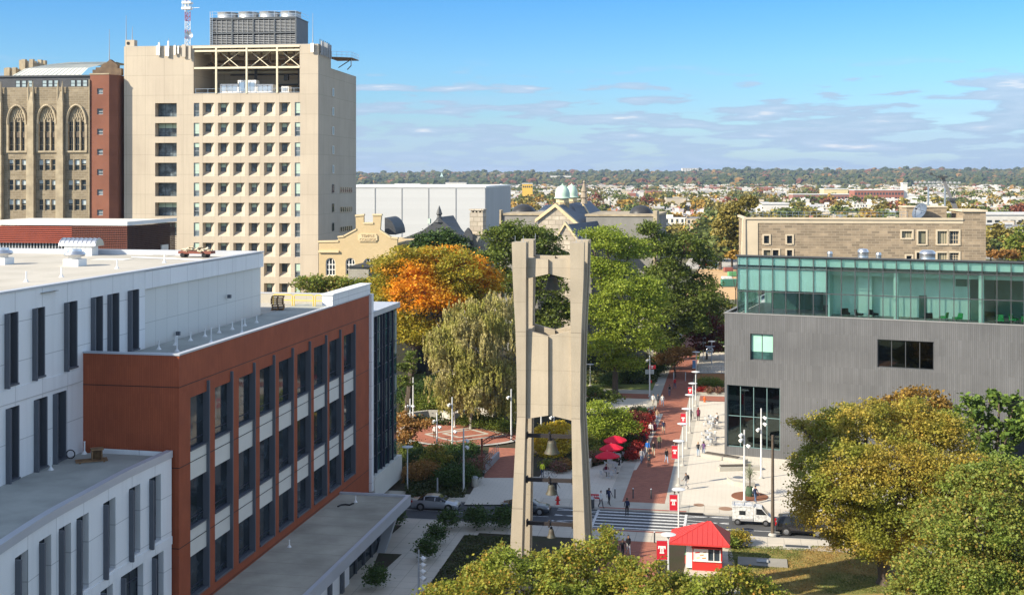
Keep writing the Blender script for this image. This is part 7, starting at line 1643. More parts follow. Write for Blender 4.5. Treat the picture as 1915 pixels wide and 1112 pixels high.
# =================================================================== VEHICLES
GLASS('car_glass', (.012, .015, .018), .03, .3)
M('tyre', (.02, .02, .02), .85); M('lamp_red', (.4, .01, .01), .3); M('lamp_clear', (.7, .7, .68), .2); M('rim', (.5, .5, .52), .3, metal=.9)
def paint(n, c, metal=.0): return M('paint_'+n, c, .3, tuple(x*.9 for x in c), 1, .1, metal=metal, coat=.7, spec=.5)
def car(kind, label, X, Y, rz, pm, group=None, cat='car', name='parked_car', wheel_r=.33):
    """length along x (front +x). stations: x, z_belt, z_roof, w_roof (0 = no cabin)"""
    t = thing(name, label, cat, (X, Y, .01), rz, group)
    if kind == 'sedan': L, W, stn = 4.8, .91, [(-2.4, .70, 0, 0), (-2.3, .93, 0, 0), (-1.75, 1.02, 0, 0), (-1.05, 1.0, 1.36, .60), (-.35, .97, 1.44, .62), (.35, .95, 1.40, .60), (1.15, .94, 0, 0), (1.95, .84, 0, 0), (2.3, .72, 0, 0), (2.4, .55, 0, 0)]
    else: L, W, stn = 4.8, .96, [(-2.38, .85, 0, 0), (-2.32, 1.08, 0, 0), (-2.05, 1.12, 1.66, .66), (-1.0, 1.12, 1.76, .70), (0, 1.10, 1.75, .70), (.45, 1.08, 1.68, .68), (1.15, 1.08, 0, 0), (2.0, 1.02, 0, 0), (2.3, .92, 0, 0), (2.38, .6, 0, 0)]
    body, gl = MB(), MB(); zl = .22 if kind == 'sedan' else .3
    rings = []
    for x, zb, zr_, wr in stn:
        e = 1-.14*(abs(x)/2.4)**4; w = W*e
        if zr_: up = [(w*.97, zb), (wr, zr_-.06), (wr*.8, zr_)]
        else: up = [(w*.95, zb-.05), (w*.7, zb+.0), (w*.4, zb+.02)]
        half = [(w*.9, zl), (w, zl+.2), (w*1.0, (zl+zb)/2+.1)]+up
        rings.append([(x, -y, z_) for y, z_ in half]+[(x, y, z_) for y, z_ in reversed(half)])
    n = len(rings[0])
    for i in range(len(rings)-1):
        c0, c1 = bool(stn[i][2]), bool(stn[i+1][2])
        for k in range(n-1):
            f4 = [rings[i][k], rings[i+1][k], rings[i+1][k+1], rings[i][k+1]]
            side = k in (3, n-5); topk = k in (4, 5, 6, n-6)
            if (c0 and c1 and side): gl.face(f4)
            elif (c0 != c1) and k in (3, 4, 5, 6, 7) : gl.face(f4)
            else: body.face(f4)
    body.face(list(reversed(rings[0]))); body.face(rings[-1])
    for i in range(len(rings)-1): body.face([rings[i][0], rings[i][-1], rings[i+1][-1], rings[i+1][0]])
    body.build('body', pm, t, smooth=R(35)); gl.build('windows', MAT['car_glass'], t)
    b = MB()
    for x in (-1.05, 0.05):
        for s_ in (-1, 1): b.box(x-.035, x+.035, s_*.80-.1, s_*.80+.1, 1.0, 1.3 if kind == 'sedan' else 1.6)
    if kind == 'sedan': pass
    b.v = [(x, y*(1.0 if z_ < 1.1 else .80)*1.06, z_) for x, y, z_ in b.v]; b.build('pillar', pm, t)
    for x in (-1.42, 1.45):
        for s_ in (-1, 1):
            MB().tube([(x, s_*(W*.985-.0), wheel_r), (x, s_*(W*.985+.012), wheel_r)], wheel_r+.09, 20).build('wheel_arch', MAT['black'], t)
            w_ = MB().tube([(x, s_*(W-.16), wheel_r), (x, s_*(W+.03), wheel_r)], wheel_r, 20).build('wheel', MAT['tyre'], t)
            MB().lathe([(.02, 0), (wheel_r*.25, .01), (wheel_r*.66, .0), (wheel_r*.68, -.02)], n=16).build('rim', MAT['rim'], w_).matrix_local = Matrix.Translation((x, s_*(W+.045), wheel_r))@Matrix.Rotation(-s_*HP, 4, 'X')
    for s_ in (-1, 1):
        MB().box(2.2, 2.36, s_*.62-.16, s_*.62+.16, .58 if kind == 'sedan' else .74, .70 if kind == 'sedan' else .88).build('headlight', MAT['lamp_clear'], t)
        MB().box(-2.42, -2.28, s_*.66-.14, s_*.66+.14, .74 if kind == 'sedan' else .88, .88 if kind == 'sedan' else 1.15).build('tail_light', MAT['lamp_red'], t)
        MB().box(.62, .8, s_*(W+.08)-.08, s_*(W+.08)+.08, .95, 1.08).build('mirror', pm, t)
    b = MB(); b.box(2.3, 2.43, -.45, .45, .32, .52); b.build('grille', MAT['black'], t)
    if kind == 'suv':
        b = MB()
        for s_ in (-1, 1): b.tube([(-1.7, s_*.62, 1.80), (.2, s_*.62, 1.80)], .03, 5)
        b.build('roof_rack', MAT['galv'], t)
    return t
p = G(815, 955); car('sedan', 'silver sedan driving in shade along the street at left', p.x, p.y+.9, -A0, paint('silver', (.42, .44, .47), .5), name='silver_car')
p = G(985, 962); car('sedan', 'dark sedan on the street seen through the bell tower legs', p.x, p.y+.9, -A0, paint('dark', (.03, .035, .045)), name='dark_car')
p = G(1497, 1003); car('suv', 'black suv parked at the near kerb behind the brown pole', p.x+.3, p.y+.95, -A0, paint('black', (.012, .012, .016)), name='parked_car', wheel_r=.37)
p = G(1610, 1012); car('suv', 'dark suv parked under the golden tree, mostly hidden', p.x+.3, p.y+.95, -A0, paint('grey', (.05, .055, .06)), name='parked_car', wheel_r=.37)
p = G(1700, 985); car('sedan', 'pale car glimpsed through the golden tree', p.x+.3, p.y+.95, -A0, paint('pale', (.55, .55, .55)), name='parked_car')
# small white utility truck
p = G(1407, 983); t = thing('utility_truck', 'small white utility truck with a boxy bed and rounded cab', 'truck', (p.x, p.y+.8, .01), -A0)
pw = paint('white', (.78, .77, .74)); 
b = MB(); b.box(-1.75, .25, -.72, .72, .62, 1.75); b.box(-1.75, .25, -.72, .72, .42, .62, 1); b.box(-1.8, .28, -.76, .76, 1.75, 1.83); b.build('box_body', [pw, M('trim_grey', (.3, .3, .31), .6)], t)
b = MB(); b.extr([(.3, -.72, .42), (1.85, -.72, .42), (1.9, -.72, .85), (1.62, -.72, 1.05), (1.05, -.72, 1.72), (.4, -.72, 1.78), (.3, -.72, 1.7)], (0, 1.44, 0)); b.build('cab', pw, t, smooth=R(30))
b = MB(); b.face([(.5, -.73, 1.08), (1.5, -.73, 1.08), (1.02, -.73, 1.62), (.5, -.73, 1.66)]); b.face([(1.66, -.62, 1.08), (1.66, .62, 1.08), (1.12, .6, 1.69), (1.12, -.6, 1.69)]); b.build('window', MAT['car_glass'], t)
MB().box(-1.1, -.5, -.735, -.722, 1.0, 1.4).build('side_window', MAT['car_glass'], t)
b = MB(); b.box(.42, .44, -.728, -.721, .5, 1.7); b.box(1.42, 1.44, -.728, -.721, .5, 1.05); b.box(.62, .8, -.74, -.72, .92, .96); b.build('door_seam', MAT['trim_grey'], t)
for x in (-1.25, 1.4):
    for s_ in (-1, 1):
        w_ = MB().tube([(x, s_*.58, .3), (x, s_*.76, .3)], .3, 18).build('wheel', MAT['tyre'], t); MB().tube([(x, s_*.765, .3), (x, s_*.775, .3)], .17, 12).build('rim', MAT['rim'], w_)
b = MB()
for s_ in (-1, 1): b.tube([(-1.7, s_*.6, 1.95), (.2, s_*.6, 1.95)], .03, 5); 
for x in (-1.7, -.75, .2): b.tube([(x, -.6, 1.95), (x, .6, 1.95)], .03, 5); b.tube([(x, -.6, 1.83), (x, -.6, 1.95)], .03, 5)
b.build('roof_rack', MAT['galv'], t)
# red trailer / equipment at the dirt field
p = G(1320, 498); car('suv', 'red vehicle parked by the dirt field beyond the trees', p.x, p.y, .1, paint('red', (.45, .02, .03)), name='parked_car')
p = G(1334, 497); car('sedan', 'blue vehicle parked beside the red one at the dirt field', p.x, p.y, .1, paint('blue', (.03, .10, .22)), name='parked_car')
for i, (px, py, c, w, h, lb) in enumerate(((1364, 536, (.06, .20, .15), 5, 2.3, 'green site container beside the dirt field'), (1359, 524, (.7, .7, .68), 3, 1.2, 'heap of white sacks at the dirt field edge'), (1369, 517, (.12, .35, .15), 2.6, 1.6, 'bright green skip at the dirt field edge'), (1362, 508, (.3, .1, .08), 3, 1.5, 'red and black machine at the dirt field edge'))):
    p = G(px, py); t = thing('site_container', lb, 'container', (p.x, p.y, .03), .1); m_ = M('site%d' % i, c, .6, amp=.4); b = MB(); b.box(-w/2, w/2, -1, 1, .2, h); b.build('body', m_, t); b = MB()
    for k in range(int(w*2)): b.box(-w/2+.1+k*.5, -w/2+.3+k*.5, -1.06, -1.0, .25, h-.05)
    b.build('rib', m_, t); MB().box(-w/2, w/2, -1.05, 1.05, 0, .2).build('skid', MAT['dark_metal'], t)
for i, (px, py, c) in enumerate(((1342, 468, (.04, .05, .07)), (1358, 466, (.08, .1, .14)), (1350, 460, (.5, .5, .5)), (1336, 461, (.05, .06, .1)))):
    p = G(px, py); car('sedan', 'far parked car in the lot left of the fieldstone building', p.x, p.y, .2, paint('lot%d' % i, c), group='cars in the far lot', name='parked_car')
# =================================================================== VEGETATION
LEAF('leaf_oak', [(.16, .20, .03), (.30, .31, .04), (.46, .40, .06), (.22, .27, .04), (.52, .26, .05)], .42, patch=[(.20, .26, .035), (.34, .37, .06)], ps=.35)
LEAF('leaf_gold', [(.26, .22, .04), (.44, .35, .055), (.62, .46, .08), (.30, .27, .045), (.52, .34, .06)], .42, patch=[(.19, .23, .035), (.33, .34, .05)], ps=.22)
LEAF('leaf_mixed', [(.13, .18, .035), (.23, .27, .05), (.36, .35, .07), (.17, .22, .04), (.46, .25, .06)], .38, patch=[(.15, .22, .035), (.28, .33, .055)], ps=.33)
LEAF('leaf_brown', [(.26, .15, .03), (.38, .24, .05), (.20, .12, .025)], .35)
LEAF('leaf_pine', [(.06, .11, .02), (.12, .19, .03), (.20, .27, .045)], .2)
LEAF('leaf_orange', [(.24, .25, .03), (.40, .34, .04), (.54, .38, .04)], .45, patch=[(.82, .30, .02), (.95, .45, .03)], ps=.10)
LEAF('leaf_birch', [(.34, .30, .12), (.54, .47, .20), (.46, .41, .15), (.60, .50, .24)], .4, patch=[(.30, .31, .07), (.46, .42, .10)], ps=.2)
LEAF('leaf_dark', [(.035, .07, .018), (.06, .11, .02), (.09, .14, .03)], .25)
LEAF('leaf_green', [(.08, .12, .02), (.14, .18, .03), (.20, .24, .04)], .35)
LEAF('leaf_ginkgo', [(.20, .27, .03), (.30, .38, .045), (.42, .46, .07)], .45)
LEAF('leaf_redtree', [(.12, .02, .02), (.22, .05, .03), (.10, .05, .03)], .3)
LEAF('leaf_rust', [(.34, .16, .04), (.45, .24, .08), (.25, .18, .05)], .4)
LEAF('leaf_yellow', [(.60, .44, .03), (.75, .55, .06), (.5, .42, .05)], .45)
LEAF('leaf_red', [(.28, .025, .02), (.42, .04, .03), (.18, .03, .02)], .35)
LEAF('leaf_pink', [(.35, .12, .12), (.14, .16, .05), (.25, .08, .08)], .3)
LEAF('leaf_far_green', [(.09, .12, .03), (.14, .17, .04), (.20, .21, .05)], .2)
LEAF('leaf_far_olive', [(.18, .16, .04), (.27, .22, .05), (.36, .28, .06)], .2)
LEAF('leaf_far_orange', [(.34, .20, .04), (.45, .28, .05), (.26, .18, .04)], .2)
LEAF('leaf_far_red', [(.22, .07, .04), (.28, .10, .05), (.18, .07, .04)], .2)
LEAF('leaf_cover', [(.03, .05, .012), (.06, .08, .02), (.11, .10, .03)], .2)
NR = np.random.default_rng(11)
def leafmesh(name, P_, size, mat, up=.35, aspect=1.0, drop=0.0, nrm=None):
    n = len(P_); d = NR.normal(size=(n, 3)); d[:, 2] = np.abs(d[:, 2])+up
    if nrm is not None: d = d*.55+nrm*.9
    d /= np.linalg.norm(d, axis=1)[:, None]
    r = NR.normal(size=(n, 3)); a = np.cross(d, r); a /= np.linalg.norm(a, axis=1)[:, None]; b = np.cross(d, a)
    if drop:
        b = np.tile(np.array([0, 0, -1.0]), (n, 1))+NR.normal(size=(n, 3))*.18; b /= np.linalg.norm(b, axis=1)[:, None]; a = np.cross(b, r); a /= np.linalg.norm(a, axis=1)[:, None]
    s = size*NR.uniform(.45, 1.45, size=(n, 1)); a = a*s*.5; b = b*s*.5*aspect
    V = np.stack([P_-b, P_+a*.9-b*.1, P_+b, P_-a*.9-b*.1], 1).reshape(-1, 3).astype(np.float32)
    me = bpy.data.meshes.new(name); me.vertices.add(4*n); me.vertices.foreach_set('co', V.ravel()); me.loops.add(4*n); me.loops.foreach_set('vertex_index', np.arange(4*n, dtype=np.int32))
    me.polygons.add(n); me.polygons.foreach_set('loop_start', np.arange(0, 4*n, 4, dtype=np.int32)); me.update(); me.materials.append(mat); return me
def crown_pts(lobes, n, clump=.9, flat=.45, per=26, fill=.12, bump=0, under=-.55):
    if bump:
        L2 = []
        for l in lobes:
            for _ in range(bump):
                v = NR.normal(size=3); v /= np.linalg.norm(v); v[2] = abs(v[2])*1.1-.35; k = NR.uniform(.26, .52); L2.append((l[0]+v[0]*l[3]*.85, l[1]+v[1]*l[4]*.85, l[2]+v[2]*l[5]*.85, l[3]*k, l[4]*k, l[5]*k*.8))
        lobes = [(a, b, c, d*.78, e*.78, f*.78) for a, b, c, d, e, f in lobes]+L2
    L = np.array(lobes); vol = (L[:, 3]*L[:, 5]); pr = vol/vol.sum(); nc = max(6, int(n*(1-fill)/per)); C = []; Nn = []
    while len(C) < nc:
        k = NR.choice(len(L), p=pr); v = NR.normal(size=3); v /= np.linalg.norm(v)
        if v[2] < under: continue
        rr = NR.uniform(.74, 1.04); p = L[k, :3]+v*L[k, 3:6]*rr
        q = (p-L[:, :3])/L[:, 3:6]; q = np.sqrt((q**2).sum(1)); q[k] = 9
        if (q < .72).any(): continue
        C.append(p); Nn.append(v)
    C = np.array(C); Nn = np.array(Nn); sz = NR.uniform(.6, 1.3, size=len(C)); 
    idx = np.repeat(np.arange(len(C)), per); o = NR.normal(size=(len(idx), 3)); o *= (clump*sz[idx])[:, None]*np.array([.5, .5, .5*flat]); P1 = C[idx]+o; N1 = Nn[idx]
    m = int(n*fill); k = NR.choice(len(L), size=m, p=pr); v = NR.normal(size=(m, 3)); v /= np.linalg.norm(v, axis=1)[:, None]; P2 = L[k, :3]+v*L[k, 3:6]*NR.uniform(.2, .75, size=(m, 1))
    return np.vstack([P1, P2]), np.vstack([N1, v]), C
def ptree(name, label, Y, base, lobes, mat, leaf, n=None, group=None, trunk_r=.3, clump=1.0, flat=.45, cat='tree', bark='bark', aspect=1.0, weep=0, z0=.1, dens=1.0, twigs=0, depth=1.0, bareb=0):
    """base = photo column of the trunk, lobes = (px, py, radius px[, dY]) traced at distance Y, given real depth"""
    bx = (base-CX)*Y/F; s = Y/F; L = []
    for q in lobes:
        px, py, rp = q[:3]; dy = q[3] if len(q) > 3 else NR.uniform(-.5, .5)*rp*s; c = P(px, py, Y+dy); r = rp*s
        L.append((c.x-bx, dy, c.z-z0, r, r*depth, r*.92))
    leaf *= .74 if 130 < Y < 260 else 1
    area = sum(4*math.pi*l[3]*l[5] for l in L)*.62
    if n is None: n = int(min(130000, area*2.5*dens/(leaf*leaf*.5*aspect)))
    t = thing(name, label, cat, (bx, Y, z0), 0, group)
    Pt, Nn, C = crown_pts(L, n, clump*.66, flat, per=int(26 if n < 20000 else 34), bump=9, fill=.13)
    if weep:
        m = n; c3 = C[NR.integers(len(C), size=m//26)]; c3 = c3+NR.normal(size=c3.shape)*np.array([.35, .35, .3]); ix = np.repeat(np.arange(len(c3)), 26); Pt = c3[ix]+NR.normal(size=(len(ix), 3))*.07; w_ = NR.uniform(.35, 1.15, size=len(c3))[ix]*weep; k_ = NR.uniform(0, 1, size=len(ix)); Pt[:, 2] -= k_*w_; Pt[:, 0] += k_*.12*np.sin(ix)
        Pt = Pt[Pt[:, 2] > .9]; Nn = None
    link('crown', leafmesh('crown', Pt, leaf, MAT[mat], aspect=aspect, drop=weep, nrm=None), t)
    b = MB(); top = max(L, key=lambda l: l[2]); cz = sum(l[2] for l in L)/len(L); cxm = sum(l[0] for l in L)/len(L); fork = max(1.2, min(cz*.55, cz-1))
    b.tube([(0, 0, -.1), (.03, 0, .5), (cxm*.15, 0, fork*.6), (cxm*.35, 0, fork)], [trunk_r*1.5, trunk_r*1.05, trunk_r*.9, trunk_r*.8], 9)
    st = (cxm*.35, 0, fork)
    for l in L:
        mid = (st[0]*.5+l[0]*.5+NR.normal()*.3, st[1]*.5+l[1]*.5, st[2]*.45+l[2]*.5); b.tube([st, mid, (l[0], l[1], l[2]), (l[0]+NR.normal()*l[3]*.3, l[1], l[2]+l[5]*.6)], [trunk_r*.55, trunk_r*.38, trunk_r*.22, .03], 6)
    if twigs:
        for _ in range(twigs):
            c = C[NR.integers(len(C))]; l = L[int(np.argmin([np.linalg.norm(np.array(q[:3])-c) for q in L]))]; b.tube([(l[0], l[1], l[2]), tuple((np.array(l[:3])+c)/2+NR.normal(size=3)*.3), tuple(c*1.02)], [.07, .045, .015], 4)
    tr = b.build('trunk', MAT[bark], t)
    return t
# foreground
ptree('oak_tree', 'yellow green oak crown at the bottom centre below the bell tower', 74, 1010, [(835, 1118, 42, 0), (890, 1092, 50, 1), (955, 1078, 50, -1), (1005, 1060, 44, 1.5), (1060, 1062, 48, -.5), (1110, 1038, 40, .5), (1139, 1001, 20, .3), (1160, 1078, 42, -1), (930, 1140, 70, -2), (1050, 1140, 75, -2), (1140, 1140, 60, 0), (940, 1040, 26, .5), (1000, 1230, 110, 0)], 'leaf_oak', .165, clump=.8, flat=.5, trunk_r=.25, twigs=60)
ptree('oak_tree', 'smaller green gold oak crown at the bottom, before the kiosk', 71, 1290, [(1215, 1085, 36, 0), (1232, 1058, 18, .3), (1265, 1108, 45, 1), (1325, 1105, 38, -.5), (1372, 1085, 28, 0), (1388, 1068, 16, .2), (1420, 1118, 38, 0), (1300, 1150, 70, 0), (1460, 1130, 28, .5), (1215, 1140, 60, -1)], 'leaf_oak', .165, clump=.8, flat=.5, trunk_r=.22, twigs=30)
ptree('golden_tree', 'large broad golden green tree in front of the slate clad building', 101, 1655, [(1560, 815, 56, 2), (1620, 795, 60, 0), (1700, 800, 68, 1), (1765, 830, 66, 0), (1520, 870, 42, 0), (1590, 890, 85, -3), (1690, 900, 95, -4), (1780, 910, 80, -2), (1510, 930, 30, 0), (1560, 960, 62, -2), (1650, 985, 75, -4), (1740, 990, 75, -3), (1660, 1030, 45, -2), (1590, 1010, 40, -1), (1500, 800, 20, 1)], 'leaf_gold', .175, clump=1.25, flat=.35, trunk_r=.55, twigs=90)
ptree('brown_tree', 'rust brown tree top rising behind the golden tree', 118, 1712, [(1722, 748, 34, 0), (1680, 758, 32, 1), (1755, 775, 30, 0), (1712, 790, 45, 0)], 'leaf_brown', .3, clump=1.1, trunk_r=.3, twigs=25)
ptree('mixed_tree', 'dense green tree with orange tips filling the bottom right corner', 84, 1830, [(1810, 905, 42, 1), (1860, 900, 48, 0), (1915, 905, 52, 0), (1760, 985, 58, 0), (1830, 985, 75, -2), (1905, 1000, 80, -2), (1745, 1075, 62, -1), (1830, 1090, 85, -3), (1920, 1100, 90, -3), (1700, 1100, 35, 0), (1880, 870, 24, .5)], 'leaf_mixed', .175, clump=1.05, flat=.45, trunk_r=.4, twigs=50)
t = ptree('pine_tree', 'dark green pine behind the golden tree at the right edge', 113, 1850, [(1812, 765, 26, 0), (1850, 755, 30, 1), (1895, 760, 32, 0), (1830, 805, 38, 0), (1885, 810, 42, -1), (1860, 840, 40, 0), (1910, 790, 36, 1), (1810, 745, 12, 0), (1868, 742, 14, 0)], 'leaf_pine', .34, clump=.8, flat=.8, trunk_r=.3, aspect=1.4, dens=.8)
# middle distance
ptree('orange_tree', 'large maple with orange and yellow green foliage left of the bell tower', 172, 762, [(760, 505, 52, 0), (815, 492, 46, 2), (870, 505, 48, 0), (905, 540, 45, 3), (725, 545, 36, 2), (775, 560, 55, -3), (840, 560, 50, -1), (745, 610, 38, 0), (790, 625, 42, -2), (720, 500, 28, 2), (890, 600, 45, 3)], 'leaf_orange', .42, clump=1.9, flat=.45, trunk_r=.5, twigs=40)
ptree('birch_tree', 'tall weeping birch with drooping olive yellow foliage left of the bell tower', 163, 880, [(872, 598, 48, 0), (925, 585, 44, 0), (838, 640, 40, -1), (890, 650, 52, -2), (945, 640, 42, 0), (850, 700, 42, -2), (910, 705, 48, -2), (950, 700, 34, 1), (830, 668, 30, 0), (880, 735, 40, -1), (935, 740, 34, 0), (850, 745, 30, 0)], 'leaf_birch', .26, n=64000, clump=1.4, flat=.8, trunk_r=.22, bark='pale_bark', aspect=1.7, weep=1.9, twigs=70)
ptree('birch_tree', 'slender pale birch trunk close to the bell tower left leg', 166, 948, [(948, 690, 26, 0), (952, 730, 24, 0)], 'leaf_birch', .24, n=7000, clump=1.2, flat=.8, trunk_r=.14, bark='pale_bark', aspect=2.2, weep=3.0, twigs=10)
ptree('dark_tree', 'dark green tree behind the top left of the bell tower', 190, 985, [(968, 448, 40, 0), (935, 480, 38, 1), (1005, 455, 40, 0), (1035, 480, 36, 1), (950, 530, 42, 0), (1010, 540, 50, -1), (1045, 590, 42, 0), (925, 440, 18, 0), (980, 610, 45, 0)], 'leaf_green', .45, clump=1.7, flat=.5, trunk_r=.45, twigs=25)
ptree('dark_tree', 'dark green tree top left of the stone chimney, behind the orange tree', 197, 800, [(792, 458, 30, 0), (835, 455, 30, 1), (760, 475, 24, 0), (865, 478, 26, 0), (890, 490, 22, 0), (740, 490, 18, 0), (810, 500, 40, 0)], 'leaf_dark', .48, clump=1.6, trunk_r=.35)
ptree('ginkgo_tree', 'bright green layered tree right of the bell tower', 190, 1150, [(1135, 452, 36, 0), (1175, 470, 38, 1), (1120, 505, 32, 0), (1165, 535, 52, -1), (1215, 560, 42, 0), (1125, 580, 40, -2), (1180, 610, 56, -3), (1130, 650, 38, -2), (1215, 640, 36, -1), (1105, 440, 20, 0), (1165, 680, 30, -1)], 'leaf_ginkgo', .40, clump=2.2, flat=.30, trunk_r=.45, twigs=40)
ptree('broad_tree', 'tall darker green tree beside the brick walk, left of the dirt field', 212, 1228, [(1235, 465, 36, 0), (1280, 465, 40, 0), (1315, 490, 30, 1), (1255, 520, 48, 0), (1290, 560, 42, -1), (1250, 590, 52, -1), (1215, 430, 22, 0), (1295, 610, 35, 0), (1250, 640, 35, 0), (1310, 530, 28, 1)], 'leaf_green', .44, clump=1.8, flat=.4, trunk_r=.5, twigs=30)
ptree('small_tree', 'orange brown small tree in the shade beside the brick walk', 205, 1262, [(1262, 665, 24, 0), (1240, 675, 16, 0), (1283, 660, 12, 0)], 'leaf_rust', .4, clump=1.2, trunk_r=.15)
ptree('small_tree', 'olive green tree between the brick walk and the dirt field', 235, 1335, [(1335, 562, 22, 0), (1318, 580, 20, 0), (1352, 578, 20, 0), (1335, 600, 26, 0)], 'leaf_mixed', .5, clump=1.5, trunk_r=.2)
ptree('red_leaved_tree', 'dark red leaved tree beside the shaded terrace', 215, 1322, [(1322, 605, 22, 0), (1305, 625, 22, 0), (1338, 625, 22, 0), (1320, 645, 26, 0)], 'leaf_redtree', .45, clump=1.3, trunk_r=.2)
ptree('dark_tree', 'deep shaded tree over the terrace beside the slate clad building', 225, 1345, [(1342, 640, 20, 0), (1325, 660, 20, 0), (1350, 665, 18, 0)], 'leaf_dark', .45, clump=1.3, trunk_r=.2)
for px, lob, lb in ((585, [(575, 535, 22, 0), (600, 530, 20, 0), (588, 555, 28, 0)], 'leftmost olive tree top behind the yellow railing'), (640, [(630, 535, 24, 0), (655, 538, 20, 0), (640, 560, 28, 0)], 'middle olive tree top in front of the yellow hall'), (695, [(685, 540, 24, 0), (710, 530, 22, 0), (700, 560, 30, 0)], 'olive tree top beside the raised parapet and orange tree')):
    ptree('olive_tree', lb, 180, px, lob, 'leaf_mixed', .42, clump=1.5, trunk_r=.25)
ptree('small_tree', 'young green tree just right of the glazed bay', 152, 760, [(757, 690, 16, 0), (770, 670, 14, 0), (755, 715, 15, 0)], 'leaf_green', .34, clump=1.0, trunk_r=.1, z0=.12)
ptree('maple_tree', 'small maple with red and green leaves right of the glazed bay', 146, 752, [(755, 790, 20, 0), (775, 800, 18, 0), (748, 820, 22, 0), (795, 795, 12, 0)], 'leaf_rust', .30, clump=1.0, trunk_r=.1)
ptree('yellow_tree', 'small yellow leaved tree above the hedge, left of the tall pole', 139, 817, [(815, 848, 18, 0), (800, 858, 14, 0), (832, 860, 15, 0), (818, 872, 14, 0)], 'leaf_gold', .28, clump=.9, trunk_r=.08)
ptree('yellow_tree', 'bright yellow tree seen through the bell tower legs', 148, 1032, [(1030, 812, 24, 0), (1045, 800, 18, 0), (1015, 830, 20, 0), (1035, 842, 24, -1), (1010, 805, 12, 0), (1018, 862, 18, -1), (1045, 865, 16, -1), (1055, 825, 14, 0)], 'leaf_yellow', .28, clump=.9, trunk_r=.1)
ptree('dogwood_tree', 'yellow green bushy tree in the bed right of the bell tower', 151, 1135, [(1120, 765, 24, 0), (1150, 790, 28, 0), (1115, 800, 26, -1), (1175, 800, 18, 0), (1140, 815, 24, -1), (1165, 775, 14, 0)], 'leaf_ginkgo', .3, clump=1.1, flat=.35, trunk_r=.12)
ptree('dogwood_tree', 'darker green bushy tree behind the yellow green one in the bed', 168, 1125, [(1115, 738, 20, 0), (1140, 745, 18, 0), (1110, 755, 20, 0)], 'leaf_green', .34, clump=1.1, trunk_r=.12)
ptree('olive_tree', 'golden olive tree at the left end of the fieldstone building', 335, 1385, [(1392, 385, 24, 0), (1365, 405, 24, 0), (1350, 430, 24, 0), (1385, 430, 28, 0), (1370, 455, 24, 0), (1405, 378, 14, 0)], 'leaf_far_olive', .8, clump=2.4, trunk_r=.4, dens=1.2)
ptree('small_tree', 'small bright orange tree at the left foot of the fieldstone building', 262, 1376, [(1375, 475, 11, 0), (1368, 482, 9, 0), (1385, 482, 9, 0)], 'leaf_far_orange', .5, clump=1.3, trunk_r=.12)
ptree('olive_tree', 'green tree right of the fieldstone building at the right edge', 300, 1902, [(1900, 455, 22, 0), (1915, 435, 18, 0), (1890, 470, 16, 0), (1915, 480, 24, 0)], 'leaf_mixed', .6, clump=2, trunk_r=.25)
for i, px in enumerate((1855, 1875, 1893)): ptree('small_tree', 'rust coloured small tree in the row right of the fieldstone building', 285, px, [(px, 473, 10, 0), (px+5, 480, 9, 0)], 'leaf_rust', .5, clump=1.2, trunk_r=.1, group='rust trees beside the field')
# shrubs
shr = {}
def shrub(px, py, r, mat, label, group=None, h=None, name='shrub', z0=Z1, Yv=None, leaf=.16):
    k = (mat, round(r, 1), h)
    p = G(px, py)
    if k not in shr:
        h_ = h or r*1.3; Pt, Nn, C = crown_pts([(0, 0, h_*.5, r, r, h_*.5), (r*.4, r*.2, h_*.45, r*.7, r*.7, h_*.42), (-r*.4, -.1, h_*.42, r*.7, r*.7, h_*.4)], int(1900*r*r/(leaf/.16)**2)+500, r*.6, .7, 16, .1, under=-.2)
        shr[k] = leafmesh('shrub', Pt, leaf, MAT[mat])
    o = link(name, shr[k], None, (p.x, p.y, z0), rnd.uniform(0, 6)); tag(o, label, 'shrub', group); return o
for i in range(11):
    t_ = i/10; px, py = 1183+(1213-1183)*t_, 862-(862-784)*t_; shrub(px, py, .75, 'leaf_red', 'bright red shrub in the row along the left of the brick walk', 'red shrubs along the brick walk', h=1.1)
